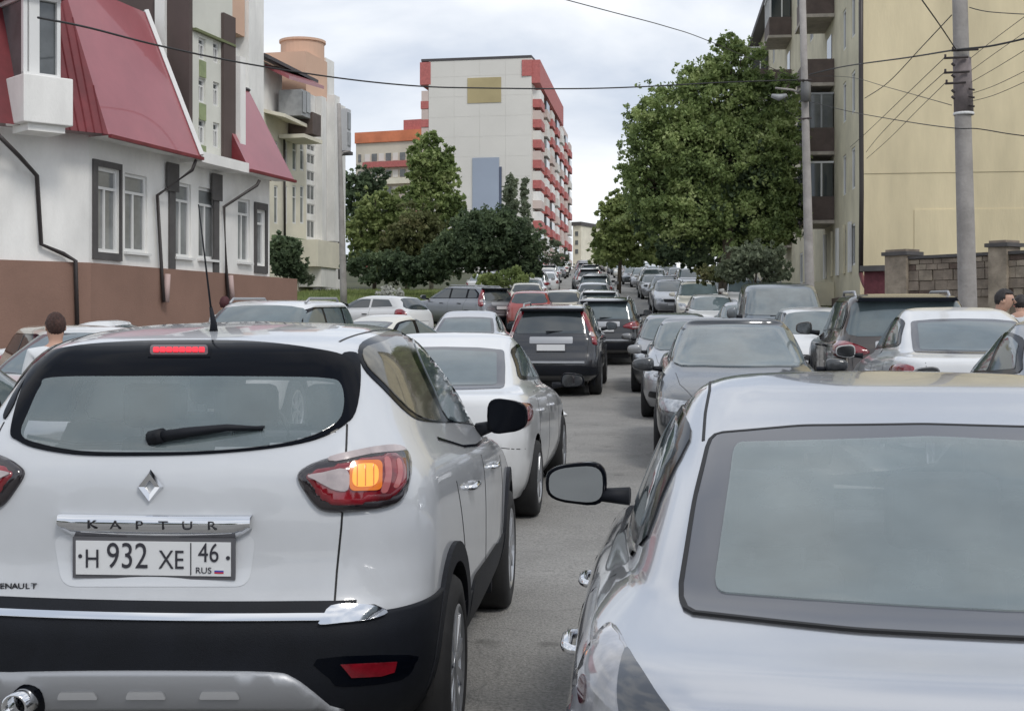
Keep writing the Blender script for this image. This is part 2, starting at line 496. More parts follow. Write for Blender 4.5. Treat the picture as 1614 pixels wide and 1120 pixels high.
def patch(shape, name, poly, mapf, m, parent, off=0.004, h=0.05, skirt=0.008, both=False, flip=False, bulge=0.0, vs=1.0, hole=None):
    """a panel lying on the car surface: the drawing `poly` projected by mapf, with its own thickness"""
    if vs != 1.0:
        vk = vs; poly = [(p[0], p[1] * vk) for p in poly]; mf0 = mapf; mapf = lambda u, v: mf0(u, v / vk)
    poly = densify(poly, h)
    if hole and vs != 1.0: hole = [(p[0], p[1] * vs) for p in hole]
    pts = [Vector(p) for p in poly]; nb = len(pts)
    hedges = []
    if hole:
        hp = densify(hole, h * .7); k0 = len(pts); pts += [Vector(p) for p in hp]; hedges = [(k0 + i, k0 + (i + 1) % len(hp)) for i in range(len(hp))]
    us = [p.x for p in pts]; vs = [p.y for p in pts]
    u = min(us) + h / 2
    while u < max(us):
        v = min(vs) + h / 2
        while v < max(vs):
            if inside((u, v), poly):
                if min((Vector((u, v)) - p).length for p in pts) > h * 0.45: pts.append(Vector((u, v)))
            v += h
        u += h
    r = delaunay_2d_cdt(pts, hedges, [list(range(nb))], 1, 1e-6)
    vv, tris = r[0], r[2]
    if hole: tris = [t for t in tris if not inside(tuple((vv[t[0]] + vv[t[1]] + vv[t[2]]) / 3), hole)]
    P = []; N = []
    for p in vv:
        o, d = mapf(p.x, p.y)
        hh = shape.hit(o, d)
        if hh is None:
            # off the edge of the car: take the nearest surface to the ray's passing point
            best = None
            for t in np.linspace(1, 12, 60):
                l, n = shape.near(o + d * t); ds = (l - (o + d * t)).length
                if best is None or ds < best[0]: best = (ds, l, n)
            hh = (best[1], best[2])
        P.append(hh[0]); N.append(hh[1])
    # boundary ring
    edge = {}
    for t in tris:
        for a, b in ((t[0], t[1]), (t[1], t[2]), (t[2], t[0])):
            edge[(a, b)] = edge.get((a, b), 0) + 1
    bound = [(a, b) for (a, b) in edge if (b, a) not in edge]
    bset = set(a for a, b in bound)
    V = []; 
    for i, (p, n) in enumerate(zip(P, N)):
        bl = 0
        if bulge and i not in bset:
            dmin = min((vv[i] - Vector(q)).length for q in poly)
            bl = bulge * min(1, dmin / 0.05)
        V.append(p + n * (off + bl))
    NN = list(N); Fc = [tuple(t) for t in tris]
    low = {}
    for a, b in bound:
        for q in (a, b):
            if q not in low: low[q] = len(V); V.append(P[q] - N[q] * skirt); NN.append(N[q])
    # orientation
    t = Fc[0]; fn = (V[t[1]] - V[t[0]]).cross(V[t[2]] - V[t[0]])
    tot = 0
    for t in Fc[:40]:
        tot += (V[t[1]] - V[t[0]]).cross(V[t[2]] - V[t[0]]).dot(N[t[0]])
    if tot < 0: Fc = [tuple(reversed(t)) for t in Fc]
    for a, b in bound: Fc.append((a, b, low[b], low[a]) if tot < 0 else (b, a, low[a], low[b]))
    nrm = None if bulge else NN
    o = link_mesh(name, V, Fc, m, parent, smooth=True, normals=nrm)
    res = [o]
    if both:
        V2 = [(v[0], -v[1], v[2]) for v in V]; F2 = [tuple(reversed(f)) for f in Fc]; N2 = [(n[0], -n[1], n[2]) for n in NN]
        res.append(link_mesh(name, V2, F2, m, parent, smooth=True, normals=None if bulge else N2))
    return res

def ribbon(shape, name, path, mapf, m, parent, width=0.008, off=0.0015, h=0.04, both=False, closed=False, thick=None):
    """a seam or trim strip following a drawn line on the surface"""
    pts = []
    k = len(path)
    for i in range(k if closed else k - 1):
        a, b = Vector(path[i]), Vector(path[(i + 1) % k]); n = max(1, int((b - a).length / h))
        for j in range(n): pts.append(a + (b - a) * j / n)
    if not closed: pts.append(Vector(path[-1]))
    H = []
    for p in pts:
        o, d = mapf(p.x, p.y); hh = shape.hit(o, d)
        if hh: H.append(hh)
    V = []; NN = []; Fc = []; n = len(H)
    for i, (p, nn) in enumerate(H):
        a = H[(i - 1) % n if closed else max(i - 1, 0)][0]; b = H[(i + 1) % n if closed else min(i + 1, n - 1)][0]
        s = (b - a).cross(nn); s = s.normalized() if s.length > 1e-9 else Vector((0, 0, 1))
        lo = -0.004
        for (sw, of) in ((-.5, lo), (-.5, off), (.5, off), (.5, lo)):
            V.append(p + s * width * sw + nn * of); NN.append(nn)
    for i in range(n if closed else n - 1):
        j = (i + 1) % n
        for q in range(3):
            Fc.append((4 * i + q, 4 * j + q, 4 * j + q + 1, 4 * i + q + 1))
    o = link_mesh(name, V, Fc, m, parent, smooth=False)
    if both:
        link_mesh(name, [(v[0], -v[1], v[2]) for v in V], [tuple(reversed(f)) for f in Fc], m, parent)
    return o

def band(shape, name, r0, r1, c0, c1, off, m, parent, both=True):
    """cladding: a piece of the body grid pushed outward"""
    V = []; Fc = []; NN = []
    nc = c1 - c0 + 1
    for i in range(r0, r1 + 1):
        for j in range(c0, c1 + 1):
            p = Vector(shape.grid[i, j]); l, n = shape.near(p)
            V.append(p + n * off); NN.append(n)
    for i in range(r1 - r0):
        for j in range(nc - 1):
            c = (V[i * nc + j] + V[(i + 1) * nc + j + 1]) / 2
            if any(math.hypot(c.x - wx, c.z - shape.wr) < shape.wr * 1.19 and abs(c.y) > .45 for wx in shape.wheels): continue
            Fc.append((i * nc + j, (i + 1) * nc + j, (i + 1) * nc + j + 1, i * nc + j + 1))
    # returned edge at the top
    base = len(V)
    for j in range(nc):
        p = V[(r1 - r0) * nc + j]; n = NN[(r1 - r0) * nc + j]; V.append(p - n * (off + 0.004)); NN.append(n)
    for j in range(nc - 1):
        Fc.append(((r1 - r0) * nc + j, base + j, base + j + 1, (r1 - r0) * nc + j + 1))
    if both:
        k = len(V)
        V2 = [Vector((v[0], -v[1], v[2])) for v in V]; F2 = [tuple(k + q for q in reversed(f)) for f in Fc]
        V = V + V2; Fc = Fc + F2
    me_o = link_mesh(name, V, Fc, m, parent, smooth=True)
    bm = bmesh.new(); bm.from_mesh(me_o.data); bmesh.ops.remove_doubles(bm, verts=bm.verts, dist=0.001)
    bmesh.ops.delete(bm, geom=[v for v in bm.verts if not v.link_faces], context='VERTS')
    bm.to_mesh(me_o.data); bm.free(); me_o.data.update(); me_o.data.shade_smooth()
    return me_o

def arch_ring(shape, m, parent, width=0.07, off=0.018, name='arch_trim'):
    for wx in shape.wheels:
        for sd in (1, -1):
            V = []; Fc = []; n = 40; k = 0
            for i in range(n + 1):
                a = R(-22 + (224) * i / n)
                for (r, of) in ((shape.wr * 1.13, -0.05), (shape.wr * 1.13, off), (shape.wr * 1.13 + width, off), (shape.wr * 1.13 + width, -0.01)):
                    x, z = wx + r * math.cos(a), max(0.17, shape.wr + r * math.sin(a))
                    h = shape.hit(Vector((x, 3, max(z, shape.grid[0, 0, 2] + .01))), Vector((0, -1, 0)))
                    y = h[0].y if h else 0.8
                    V.append((x, sd * (y + of), z))
            for i in range(n):
                for q in range(3): Fc.append((4 * i + q, 4 * i + q + 1, 4 * i + 5 + q, 4 * i + 4 + q))
            mb = MB(); mb.v = [Vector(v) for v in V]; mb.f = Fc
            mb.build(name, m, parent, smooth=False)

_wheel_cache = {}
def wheel_parts(r, w, spokes, cover):
    key = (r, w, spokes, cover)
    if key in _wheel_cache: return _wheel_cache[key]
    t = MB()
    pr = [(r * .66, -w * .5), (r * .80, -w * .54), (r * .93, -w * .5), (r * .985, -w * .40), (r, -w * .2), (r, w * .2), (r * .985, w * .40), (r * .93, w * .5), (r * .80, w * .54), (r * .66, w * .5), (r * .62, w * .3)]
    t.lathe(pr, 40, axis='y')
    rim = MB()
    rim.lathe([(r * .67, w * .50), (r * .64, w * .52), (r * .60, w * .46), (r * .58, w * .2), (r * .57, -w * .4)], 40, axis='y')
    for k in range(spokes):
        a = 2 * math.pi * k / spokes
        ca, sa = math.cos(a), math.sin(a)
        hw = r * (.055 if not cover else .09)
        def P(rad, off, y): return (ca * rad - sa * off, y, sa * rad + ca * off)
        rim.prism([P(r * .08, -hw, w * .36), P(r * .08, hw, w * .36), P(r * .62, hw * 1.5, w * .36), P(r * .62, -hw * 1.5, w * .36)],
                  [P(r * .08, -hw * .8, w * .47), P(r * .08, hw * .8, w * .47), P(r * .62, hw * 1.3, w * .49), P(r * .62, -hw * 1.3, w * .49)])
    rim.lathe([(r * .15, w * .36), (r * .15, w * .48), (r * .10, w * .50), (0.001, w * .50)], 20, axis='y')
    disc = MB(); disc.lathe([(0.001, w * .30), (r * .58, w * .30)], 32, axis='y')
    a = t.build('wheel', RUB, None, smooth=True); b = rim.build('rim', ALLOY, None, smooth=False); c = disc.build('brake_disc', DARKIN, None)
    out = (a.data, b.data, c.data)
    for o in (a, b, c): bpy.data.objects.remove(o)
    _wheel_cache[key] = out
    return out
def add_wheels(car, shape, hw, w=0.215, spokes=10, cover=False, steer=0.0, rimmat=None):
    tm, rm, dm = wheel_parts(shape.wr, w, spokes, cover)
    for wx in shape.wheels:
        for sd in (1, -1):
            o = bpy.data.objects.new('wheel', tm); COL.objects.link(o); o.parent = car
            o.location = (wx, sd * (hw - w * .5), shape.wr)
            st = steer if wx > 2 else 0
            o.rotation_euler = (0, random.uniform(0, 1), st) if sd > 0 else (0, random.uniform(0, 1), math.pi + st)
            b = bpy.data.objects.new('rim', rm); COL.objects.link(b); b.parent = o
            c = bpy.data.objects.new('brake_disc', dm); COL.objects.link(c); c.parent = o

def underbody(car, shape, L, w):
    mb = MB()
    mb.box(0.25, L - 0.25, -(w - .30), w - .30, 0.19, 0.62)
    wr = shape.wr
    for wx in shape.wheels:      # liners
        for sd in (1, -1):
            n = 16; V0 = len(mb.v)
            for i in range(n + 1):
                a = math.pi * i / n
                for y in (w - .03, w - .30):
                    mb.v.append(Vector((wx + wr * 1.2 * math.cos(a), sd * y, wr + wr * 1.2 * math.sin(a))))
            for i in range(n):
                mb.f.append((V0 + 2 * i, V0 + 2 * i + 1, V0 + 2 * i + 3, V0 + 2 * i + 2))
    mb.build('underbody', DARKIN, car)

def mirror(car, x, y, z, sx, sy, sz, mat_h, sd, arm_to, glassmat=None):
    """door mirror: a rounded shell open to the rear with its glass, carried on an arm"""
    bm = bmesh.new()
    bmesh.ops.create_uvsphere(bm, u_segments=20, v_segments=12, radius=1)
    for v in bm.verts:
        c = v.co
        p = 0.62
        v.co = Vector((math.copysign(abs(c.x) ** p, c.x) * sx, math.copysign(abs(c.y) ** p, c.y) * sy, math.copysign(abs(c.z) ** p, c.z) * sz))
        if v.co.x < -sx * .35: v.co.x = -sx * .35
        v.co.z *= 1 - 0.18 * (v.co.y / sy) * sd
    me = bpy.data.meshes.new('mirror'); bm.to_mesh(me); bm.free(); me.shade_smooth(); me.materials.append(mat_h)
    o = bpy.data.objects.new('mirror', me); COL.objects.link(o); o.parent = car; o.location = (x, y, z)
    n = 28; V = [(0, 0, 0)]; 
    for i in range(n):
        a = 2 * math.pi * i / n; c, q = math.cos(a), math.sin(a)
        yy = math.copysign(abs(c) ** .62, c) * sy * .87; zz = math.copysign(abs(q) ** .62, q) * sz * .84
        zz *= 1 - 0.18 * (yy / sy) * sd
        V.append((-sx * .37 - .004, yy, zz))
    V[0] = (-sx * .37 - .004, 0, 0)
    Fc = [(0, 1 + (i + 1) % n, 1 + i) for i in range(n)]
    g = link_mesh('mirror_glass', V, Fc, glassmat or MIRG, o)
    mb = MB(); mb.tube([Vector(arm_to) - Vector((x, y, z)), Vector((0, -sd * sy * .6, -sz * .55))], [sz * .45, sz * .3], 8); mb.build('mirror_arm', BLKPL, o, smooth=True)
    return o
MIRG = mat('mirror_surface', (0.20, 0.22, 0.24), rough=0.08, metal=1.0)

def handle(car, shape, x, z, m, both=True):
    for sd in ((1, -1) if both else (1,)):
        h = shape.hit(Vector((x, 3, z)), Vector((0, -1, 0)))
        if not h: continue
        mb = MB(); pts = []; rd = []
        for q in range(13):
            t = -1 + q / 6.0; xx = x + .098 * t; hh = shape.hit(Vector((xx, 3, z)), Vector((0, -1, 0)))
            pts.append((xx, (hh[0].y + .036 * (1 - t ** 6) - .008) * sd, z + .003 * (1 - t * t))); rd.append(.011 + .004 * (1 - t * t))
        mb.tube(pts, rd, 10)
        mb.build('door_handle', m, car, smooth=True)

def plate(car, x, y, z, rz, text=None, w=0.52, h=0.112, tilt=0.0, region=None):
    """rz: yaw of the outward normal in car space (pi = rear)"""
    o = empty_plate = None
    mb = MB(); mb.box(-.012, .0, -w / 2 - .012, w / 2 + .012, -h / 2 - .012, h / 2 + .012)
    fr = mb.build('license_plate', mat('plate_frame', (0.10, 0.10, 0.11), rough=0.5), car)
    fr.location = (x, y, z); fr.rotation_euler = (0, tilt, rz)
    mb = MB(); mb.box(.0005, .004, -w / 2, w / 2, -h / 2, h / 2)
    pl = mb.build('plate_face', PLATE, fr)
    if text:
        for (s, px_, pz, size, sx) in text:
            text_mesh('plate_text', s, size, INK, fr, (.006, px_, pz), (R(90), 0, R(90)), 0.0006, sx)
    return fr

def cut_body(obj, test):
    """open the body behind a window so that the cabin shows through the glass"""
    me = obj.data.copy(); obj.data = me
    bm = bmesh.new(); bm.from_mesh(me)
    bmesh.ops.delete(bm, geom=[f for f in bm.faces if test(f.calc_center_median())], context='FACES')
    bm.to_mesh(me); bm.free(); me.update(); me.shade_smooth()
def seat(car, x, y, z0, z1, w, m):
    mb = MB(); mb.prism([(x, y - w / 2, z0), (x + .14, y - w / 2, z0), (x + .14, y + w / 2, z0), (x, y + w / 2, z0)],
                        [(x - .12, y - w * .42, z1), (x - .03, y - w * .42, z1), (x - .03, y + w * .42, z1), (x - .12, y + w * .42, z1)])
    s = mb.build('seat', m, car, bevel=.04)
    mb = MB(); mb.box(-.05, .05, -.13, .13, -.09, .09); h = mb.build('headrest', m, s, bevel=.035); h.location = (x - .12, y, z1 + .13)
    mb = MB(); mb.tube([(x - .10, y - .06, z1 - .02), (x - .12, y - .06, z1 + .08)], .007, 6); mb.tube([(x - .10, y + .06, z1 - .02), (x - .12, y + .06, z1 + .08)], .007, 6); mb.build('headrest_post', CHROME, s)
def cabin(car, xb, xr, xf, zs, hw, roof):
    """tub, rear bench, front seats, wheel"""
    mb = MB(); mb.box(xb, xf + .55, -hw, hw, .45, .50); mb.build('cabin_floor', DARKIN, car)
    mb = MB(); mb.box(xb, xr, -hw, hw, zs - .12, zs - .09); mb.build('parcel_shelf', SEAT, car)
    for y in (-.38, 0, .38): seat(car, xr, y, .55, zs + .05, .38, SEAT)
    for y in (-.36, .36): seat(car, xf, y, .50, zs + .10, .48, SEAT2 if y < 0 else SEAT)
    mb = MB(); mb.box(xf + .62, xf + .9, -hw + .02, hw - .02, .6, zs - .06); mb.build('dashboard', SEAT, car, bevel=.05)
    mb = MB(); n = 20; mb.tube([(xf + .52 + .05 * math.sin(2 * math.pi * i / n), .36 + .18 * math.cos(2 * math.pi * i / n), zs - .07 + .17 * math.sin(2 * math.pi * i / n)) for i in range(n + 1)], .014, 8, caps=False); mb.build('steering_wheel', RUBSEAL, car, smooth=True)
    mb = MB(); mb.box(xf + .45, xf + .47, -.11, .11, roof - .16, roof - .10); mb.build('rear_view_mirror', RUBSEAL, car, bevel=.008)
# ------------------------------------------------------------ ground, road, kerbs
ASPH = mat('asphalt', (0.262, 0.255, 0.242), rough=0.9, var=0.17, vscale=.9, bump=0.7, bscale=90)
def weather(m):
    """aggregate speckle, cracks, oil drips and repair patches in the asphalt"""
    t = m.node_tree; b = t.nodes['Principled BSDF']; c = t.nodes.new('ShaderNodeTexCoord')
    src = b.inputs['Base Color'].links[0].from_socket
    def mixin(fac, col, src):
        x = t.nodes.new('ShaderNodeMix'); x.data_type = 'RGBA'; x.inputs[7].default_value = (*col, 1); t.links.new(fac, x.inputs[0]); t.links.new(src, x.inputs[6]); return x.outputs[2]
    def rng_(sock, a, b_, lo, hi):
        r = t.nodes.new('ShaderNodeMapRange'); r.inputs[1].default_value = a; r.inputs[2].default_value = b_; r.inputs[3].default_value = lo; r.inputs[4].default_value = hi; t.links.new(sock, r.inputs[0]); return r.outputs[0]
    n = t.nodes.new('ShaderNodeTexNoise'); n.inputs['Scale'].default_value = 55; n.inputs['Detail'].default_value = 3; t.links.new(c.outputs['Object'], n.inputs['Vector'])
    src = mixin(rng_(n.outputs['Fac'], .52, .66, 0, .5), (.10, .10, .10), src); src = mixin(rng_(n.outputs['Fac'], .46, .34, 0, .5), (.36, .35, .33), src)
    v = t.nodes.new('ShaderNodeTexVoronoi'); v.feature = 'DISTANCE_TO_EDGE'; v.inputs['Scale'].default_value = .42
    nn = t.nodes.new('ShaderNodeTexNoise'); nn.inputs['Scale'].default_value = 1.6; nn.inputs['Detail'].default_value = 5; t.links.new(c.outputs['Object'], nn.inputs['Vector'])
    ad = t.nodes.new('ShaderNodeMix'); ad.data_type = 'RGBA'; ad.blend_type = 'LINEAR_LIGHT'; ad.inputs[0].default_value = .35; t.links.new(c.outputs['Object'], ad.inputs[6]); t.links.new(nn.outputs['Color'], ad.inputs[7])
    t.links.new(ad.outputs[2], v.inputs['Vector']); src = mixin(rng_(v.outputs['Distance'], .006, .001, 0, .2), (.05, .05, .05), src)
    o = t.nodes.new('ShaderNodeTexNoise'); o.inputs['Scale'].default_value = 2.3; o.inputs['Detail'].default_value = 2; t.links.new(c.outputs['Object'], o.inputs['Vector'])
    src = mixin(rng_(o.outputs['Fac'], .66, .74, 0, .5), (.07, .068, .065), src)
    t.links.new(src, b.inputs['Base Color'])
weather(ASPH)
LOT = mat('worn_asphalt', (0.225, 0.22, 0.205), rough=0.92, var=0.25, vscale=.5, bump=0.5, bscale=50)
SOIL = mat('grassy_soil', (0.06, 0.075, 0.03), rough=1.0, var=.35, vscale=.3, col2=(0.09, 0.09, 0.05))
CONC = mat('kerb_concrete', (0.30, 0.29, 0.27), rough=0.9, var=.2, vscale=2, bump=.3)
def sheet(name, f_left, f_right, Ys, dz, m, nx=4):
    V = []; Fc = []
    for Y in Ys:
        for i in range(nx + 1):
            t = i / nx; x = f_left(Y) * (1 - t) + f_right(Y) * t
            V.append((x, Y, gz(Y) + dz))
    for j in range(len(Ys) - 1):
        for i in range(nx):
            a = j * (nx + 1) + i; Fc.append((a, a + 1, a + nx + 2, a + nx + 1))
    o = link_mesh(name, V, Fc, m, smooth=True); o['kind'] = 'structure'; return o
YS = list(np.arange(-40, 60, 4)) + list(np.arange(60, 420, 10)) + [500, 700, 1000, 2000, 4500]
YR = [y for y in YS if y <= 700]
sheet('ground', lambda Y: -3000, lambda Y: 3000, YS, -.012, SOIL, 8)
sheet('parking_lot', lambda Y: road_c(Y) - 16 + .0 * Y, lambda Y: road_c(Y) - 3.9, [y for y in YR if y <= 44], -.004, LOT)
sheet('road', lambda Y: road_c(Y) - (4.2 if Y < 50 else 6.4), lambda Y: road_c(Y) + 6.4, YR, .0, ASPH, 6)
def kerb(name, lat, Ys):
    mb = MB()
    for a, b in zip(Ys[:-1], Ys[1:]):
        xa, xb = road_c(a) + lat, road_c(b) + lat
        mb.prism([(xa, a, gz(a) - .05), (xa + .16, a, gz(a) - .05), (xb + .16, b, gz(b) - .05), (xb, b, gz(b) - .05)],
                 [(xa, a, gz(a) + .12), (xa + .16, a, gz(a) + .12), (xb + .16, b, gz(b) + .12), (xb, b, gz(b) + .12)])
    o = mb.build(name, CONC); o['kind'] = 'structure'
kerb('kerb_right', 6.42, [y for y in YR if y <= 420]); kerb('kerb_left', -6.6, [y for y in YR if 50 <= y <= 420])
o = sheet('pavement_right', lambda Y: road_c(Y) + 6.58, lambda Y: road_c(Y) + 9.6, [y for y in YR if y <= 420], .11, LOT)
# scrap of paper lying on the road
h = (882, 655)
d = F * EYE / (655 - CY); 
for _ in range(6): d = F * (EYE - gz(d)) / (655 - CY)
p = PX(882, 655, d); mb = MB()
z = gz(d) + .012
mb.quad((p.x - .08, d - .10, z), (p.x + .10, d - .05, z + .01), (p.x + .07, d + .12, z + .05), (p.x - .05, d + .08, z + .01))
mb.tri((p.x + .10, d - .05, z + .01), (p.x + .13, d + .06, z + .002), (p.x + .07, d + .12, z + .05))
tag(mb.build('paper_scrap', PLATE), 'crumpled white scrap of paper lying on the open asphalt', 'litter')

# raised paved parking strip on the right, with its kerb stones
YP = [7.2 + 1.0 * i for i in range(27)]
mb = MB(); ms = MB()
for a, b in zip(YP[:-1], YP[1:]):
    xa, xb = road_c(a) + 1.9, road_c(b) + 1.9; ya, yb = road_c(a) + 6.40, road_c(b) + 6.40
    mb.prism([(xa + .15, a, gz(a) - .1), (ya, a, gz(a) - .1), (yb, b, gz(b) - .1), (xb + .15, b, gz(b) - .1)], [(xa + .15, a, gz(a) + .135), (ya, a, gz(a) + .135), (yb, b, gz(b) + .135), (xb + .15, b, gz(b) + .135)])
st = mb.build('parking_strip', LOT); st['kind'] = 'structure'
for a, b in zip(YP[:-1], YP[1:]):
    xa, xb = road_c(a) + 1.9, road_c(b) + 1.9; m2 = MB()
    m2.prism([(xa, a + .01, gz(a) - .1), (xa + .14, a + .01, gz(a) - .1), (xb + .14, b - .01, gz(b) - .1), (xb, b - .01, gz(b) - .1)], [(xa, a + .01, gz(a) + .14), (xa + .14, a + .01, gz(a) + .14), (xb + .14, b - .01, gz(b) + .14), (xb, b - .01, gz(b) + .14)])
    m2.build('kerb_stone', CONC, st)
# ------------------------------------------------------------ buildings
STUCCO = mat('white_stucco', (0.80, 0.79, 0.765), rough=0.9, var=.13, vscale=.8, bump=.3, bscale=40, stretch=(1, 1, .4))
STUCCO2 = mat('cream_stucco', (0.74, 0.70, 0.58), rough=0.9, var=.10, vscale=.5, bump=.25, bscale=30)
PLINTH = mat('brown_stucco', (0.25, 0.15, 0.115), rough=0.9, var=.10, vscale=.6, bump=.3, bscale=30)
MAROON = mat('red_roof_metal', (0.34, 0.095, 0.11), rough=0.42, spec=.5, var=.10, vscale=.8, coat=.5)
MAROON2 = mat('dark_red_roof_metal', (0.16, 0.022, 0.028), rough=0.5, var=.2, vscale=2)
BRN = mat('brown_cladding', (0.095, 0.07, 0.065), rough=0.8, var=.1, vscale=1)
PVC = mat('white_window_frame', (0.72, 0.72, 0.71), rough=0.45)
PANE = mat('window_pane', (0.10, 0.11, 0.115), rough=0.06, ior=1.7, var=.35, vscale=.9)
PANEL_ = mat('pale_window_pane', (0.24, 0.25, 0.25), rough=0.08, ior=1.6, var=.35, vscale=.7)
DKGREY = mat('dark_surround', (0.085, 0.08, 0.08), rough=0.7, var=.15)
PIPE = mat('dark_drainpipe', (0.035, 0.028, 0.028), rough=0.45)
PIPEP = mat('pinkish_pipe_cover', (0.50, 0.37, 0.35), rough=0.7)
ORANGE = mat('orange_stucco', (0.64, 0.43, 0.32), rough=0.9, var=.07, vscale=.2, bump=.2)
YEL = mat('yellow_stucco', (0.70, 0.605, 0.405), rough=0.92, var=.15, vscale=.5, bump=.35, bscale=14, stretch=(1, 1, .22))
YEL2 = mat('pale_yellow_stucco', (0.60, 0.555, 0.42), rough=0.92, var=.14, vscale=.6, bump=.3)
GREENB = mat('green_sign_band', (0.12, 0.18, 0.09), rough=0.7, var=.2)
BALC = mat('brown_balcony_sheet', (0.105, 0.078, 0.068), rough=0.7, var=.2, vscale=2)
GREYSH = mat('grey_sheet', (0.30, 0.31, 0.32), rough=0.5, var=.15)
PANELW = mat('concrete_panels', (0.68, 0.66, 0.62), rough=0.92, var=.07, vscale=.05)
REDT = mat('red_facade_tile', (0.46, 0.14, 0.13), rough=0.7, var=.15)
PINKW = mat('pale_pink_wall', (0.60, 0.50, 0.46), rough=0.9, var=.1, vscale=.3)
OCHRE = mat('ochre_square', (0.45, 0.375, 0.21), rough=0.9, var=.15, vscale=.1)
BLUEP = mat('blue_grey_panel', (0.33, 0.38, 0.47), rough=0.6, var=.07, vscale=.1)
STONE = mat('fence_stone', (0.25, 0.205, 0.165), rough=0.95, var=.4, vscale=1.2, bump=.6, bscale=12)
STONE2 = mat('fence_stone_pale', (0.31, 0.26, 0.205), rough=0.95, var=.35, vscale=2, bump=.6, bscale=12)
CONCP = mat('pole_concrete', (0.33, 0.31, 0.295), rough=0.95, var=.18, vscale=2.5, bump=.4, bscale=25)
ROOFD = mat('dark_roof_edge', (0.07, 0.065, 0.07), rough=.7)

class Wall:
    """a vertical wall plane from A to B (ground points); t runs along it, n points out to the street"""
    def __init__(s, A, B):
        s.A = Vector((A[0], A[1], 0)); s.u = (Vector((B[0], B[1], 0)) - s.A); s.L = s.u.length; s.u.normalize()
        n = Vector((s.u.y, -s.u.x, 0)); mid = s.A + s.u * s.L / 2
        s.n = n if n.dot(-mid) > 0 else -n
    def P(s, t, z, out=0.0): return s.A + s.u * t + s.n * out + Vector((0, 0, z))
    def t_of(s, px, out=0.0):
        k = (px - CX) / F; A = s.A + s.n * out      # X = k*Y
        return (k * A.y - A.x) / (s.u.x - k * s.u.y)
    def tz(s, px, py, out=0.0):
        t = s.t_of(px, out); Y = (s.A + s.n * out + s.u * t).y
        return t, EYE + (CY - py) / F * Y
    def box(s, mb, t0, t1, z0, z1, o0, o1):
        b = [s.P(t0, z0, o0), s.P(t1, z0, o0), s.P(t1, z0, o1), s.P(t0, z0, o1)]
        c = [p + Vector((0, 0, z1 - z0)) for p in b]
        mb.prism(b, c); return mb
    def part(s, name, t0, t1, z0, z1, o0, o1, m, parent, bevel=0):
        return s.box(MB(), t0, t1, z0, z1, o0, o1).build(name, m, parent, bevel=bevel)
    def pbox(s, name, x0, x1, y0, y1, o0, o1, m, parent, ref=None):
        """box given by the photo columns x0..x1 and rows y0 (top), y1 (bottom) read at its near end"""
        ta, za = s.tz(x0, y0, 0); _, zb = s.tz(x0, y1, 0); tb = s.t_of(x1, 0)
        if tb < ta: ta, tb = tb, ta
        return s.part(name, ta, tb, min(za, zb), max(za, zb), o0, o1, m, parent)
    def wall_mesh(s, name, t0, t1, z0, z1, holes, m, parent, depth=.14, back=None):
        """wall sheet with recessed openings; back: thickness of the building block behind it"""
        ts = sorted(set([t0, t1] + [h[0] for h in holes] + [h[1] for h in holes])); zs = sorted(set([z0, z1] + [h[2] for h in holes] + [h[3] for h in holes]))
        ts = [t for t in ts if t0 <= t <= t1]; zs = [z for z in zs if z0 <= z <= z1]
        mb = MB()
        for a, b in zip(ts[:-1], ts[1:]):
            for c, d in zip(zs[:-1], zs[1:]):
                mt, mz = (a + b) / 2, (c + d) / 2
                if any(h[0] < mt < h[1] and h[2] < mz < h[3] for h in holes): continue
                mb.quad(s.P(a, c), s.P(b, c), s.P(b, d), s.P(a, d))
        for h in holes:
            a, b, c, d = h[:4]
            mb.quad(s.P(a, c), s.P(a, d), s.P(a, d, -depth), s.P(a, c, -depth)); mb.quad(s.P(b, c), s.P(b, d), s.P(b, d, -depth), s.P(b, c, -depth))
            mb.quad(s.P(a, c), s.P(b, c), s.P(b, c, -depth), s.P(a, c, -depth)); mb.quad(s.P(a, d), s.P(b, d), s.P(b, d, -depth), s.P(a, d, -depth))
        if back:
            mb.quad(s.P(t0, z0), s.P(t0, z1), s.P(t0, z1, -back), s.P(t0, z0, -back)); mb.quad(s.P(t1, z0), s.P(t1, z1), s.P(t1, z1, -back), s.P(t1, z0, -back))
            mb.quad(s.P(t0, z0, -back), s.P(t1, z0, -back), s.P(t1, z1, -back), s.P(t0, z1, -back)); mb.quad(s.P(t0, z1), s.P(t1, z1), s.P(t1, z1, -back), s.P(t0, z1, -back))
        return mb.build(name, m, parent)
    def window(s, parent, t0, t1, z0, z1, out=-.12, fw=.07, mull=(.5,), trans=(.74,), pane=None, frame=None, label=None):
        w, h = t1 - t0, z1 - z0
        mb = MB()
        s.box(mb, t0, t0 + fw, z0, z1, out, out + .07); s.box(mb, t1 - fw, t1, z0, z1, out, out + .07)
        s.box(mb, t0 + fw, t1 - fw, z0, z0 + fw, out, out + .068); s.box(mb, t0 + fw, t1 - fw, z1 - fw, z1, out, out + .068)
        for m_ in mull: s.box(mb, t0 + w * m_ - fw * .4, t0 + w * m_ + fw * .4, z0 + fw, z1 - fw if not trans else z0 + h * trans[0], out, out + .066)
        for q in trans: s.box(mb, t0 + fw, t1 - fw, z0 + h * q - fw * .4, z0 + h * q + fw * .4, out, out + .067)
        f = mb.build('window', frame or PVC, parent)
        xs = [t0 + fw] + [t0 + w * q for q in mull] + [t1 - fw]
        ys = [z0 + fw] + [z0 + h * q for q in trans] + [z1 - fw]
        for j in range(len(ys) - 1):
            XS = xs if j == 0 else [xs[0], xs[-1]]
            for i in range(len(XS) - 1):
                p = s.part('pane', XS[i], XS[i + 1], ys[j], ys[j + 1], out + .02, out + .03, pane or PANE, f)
        return f
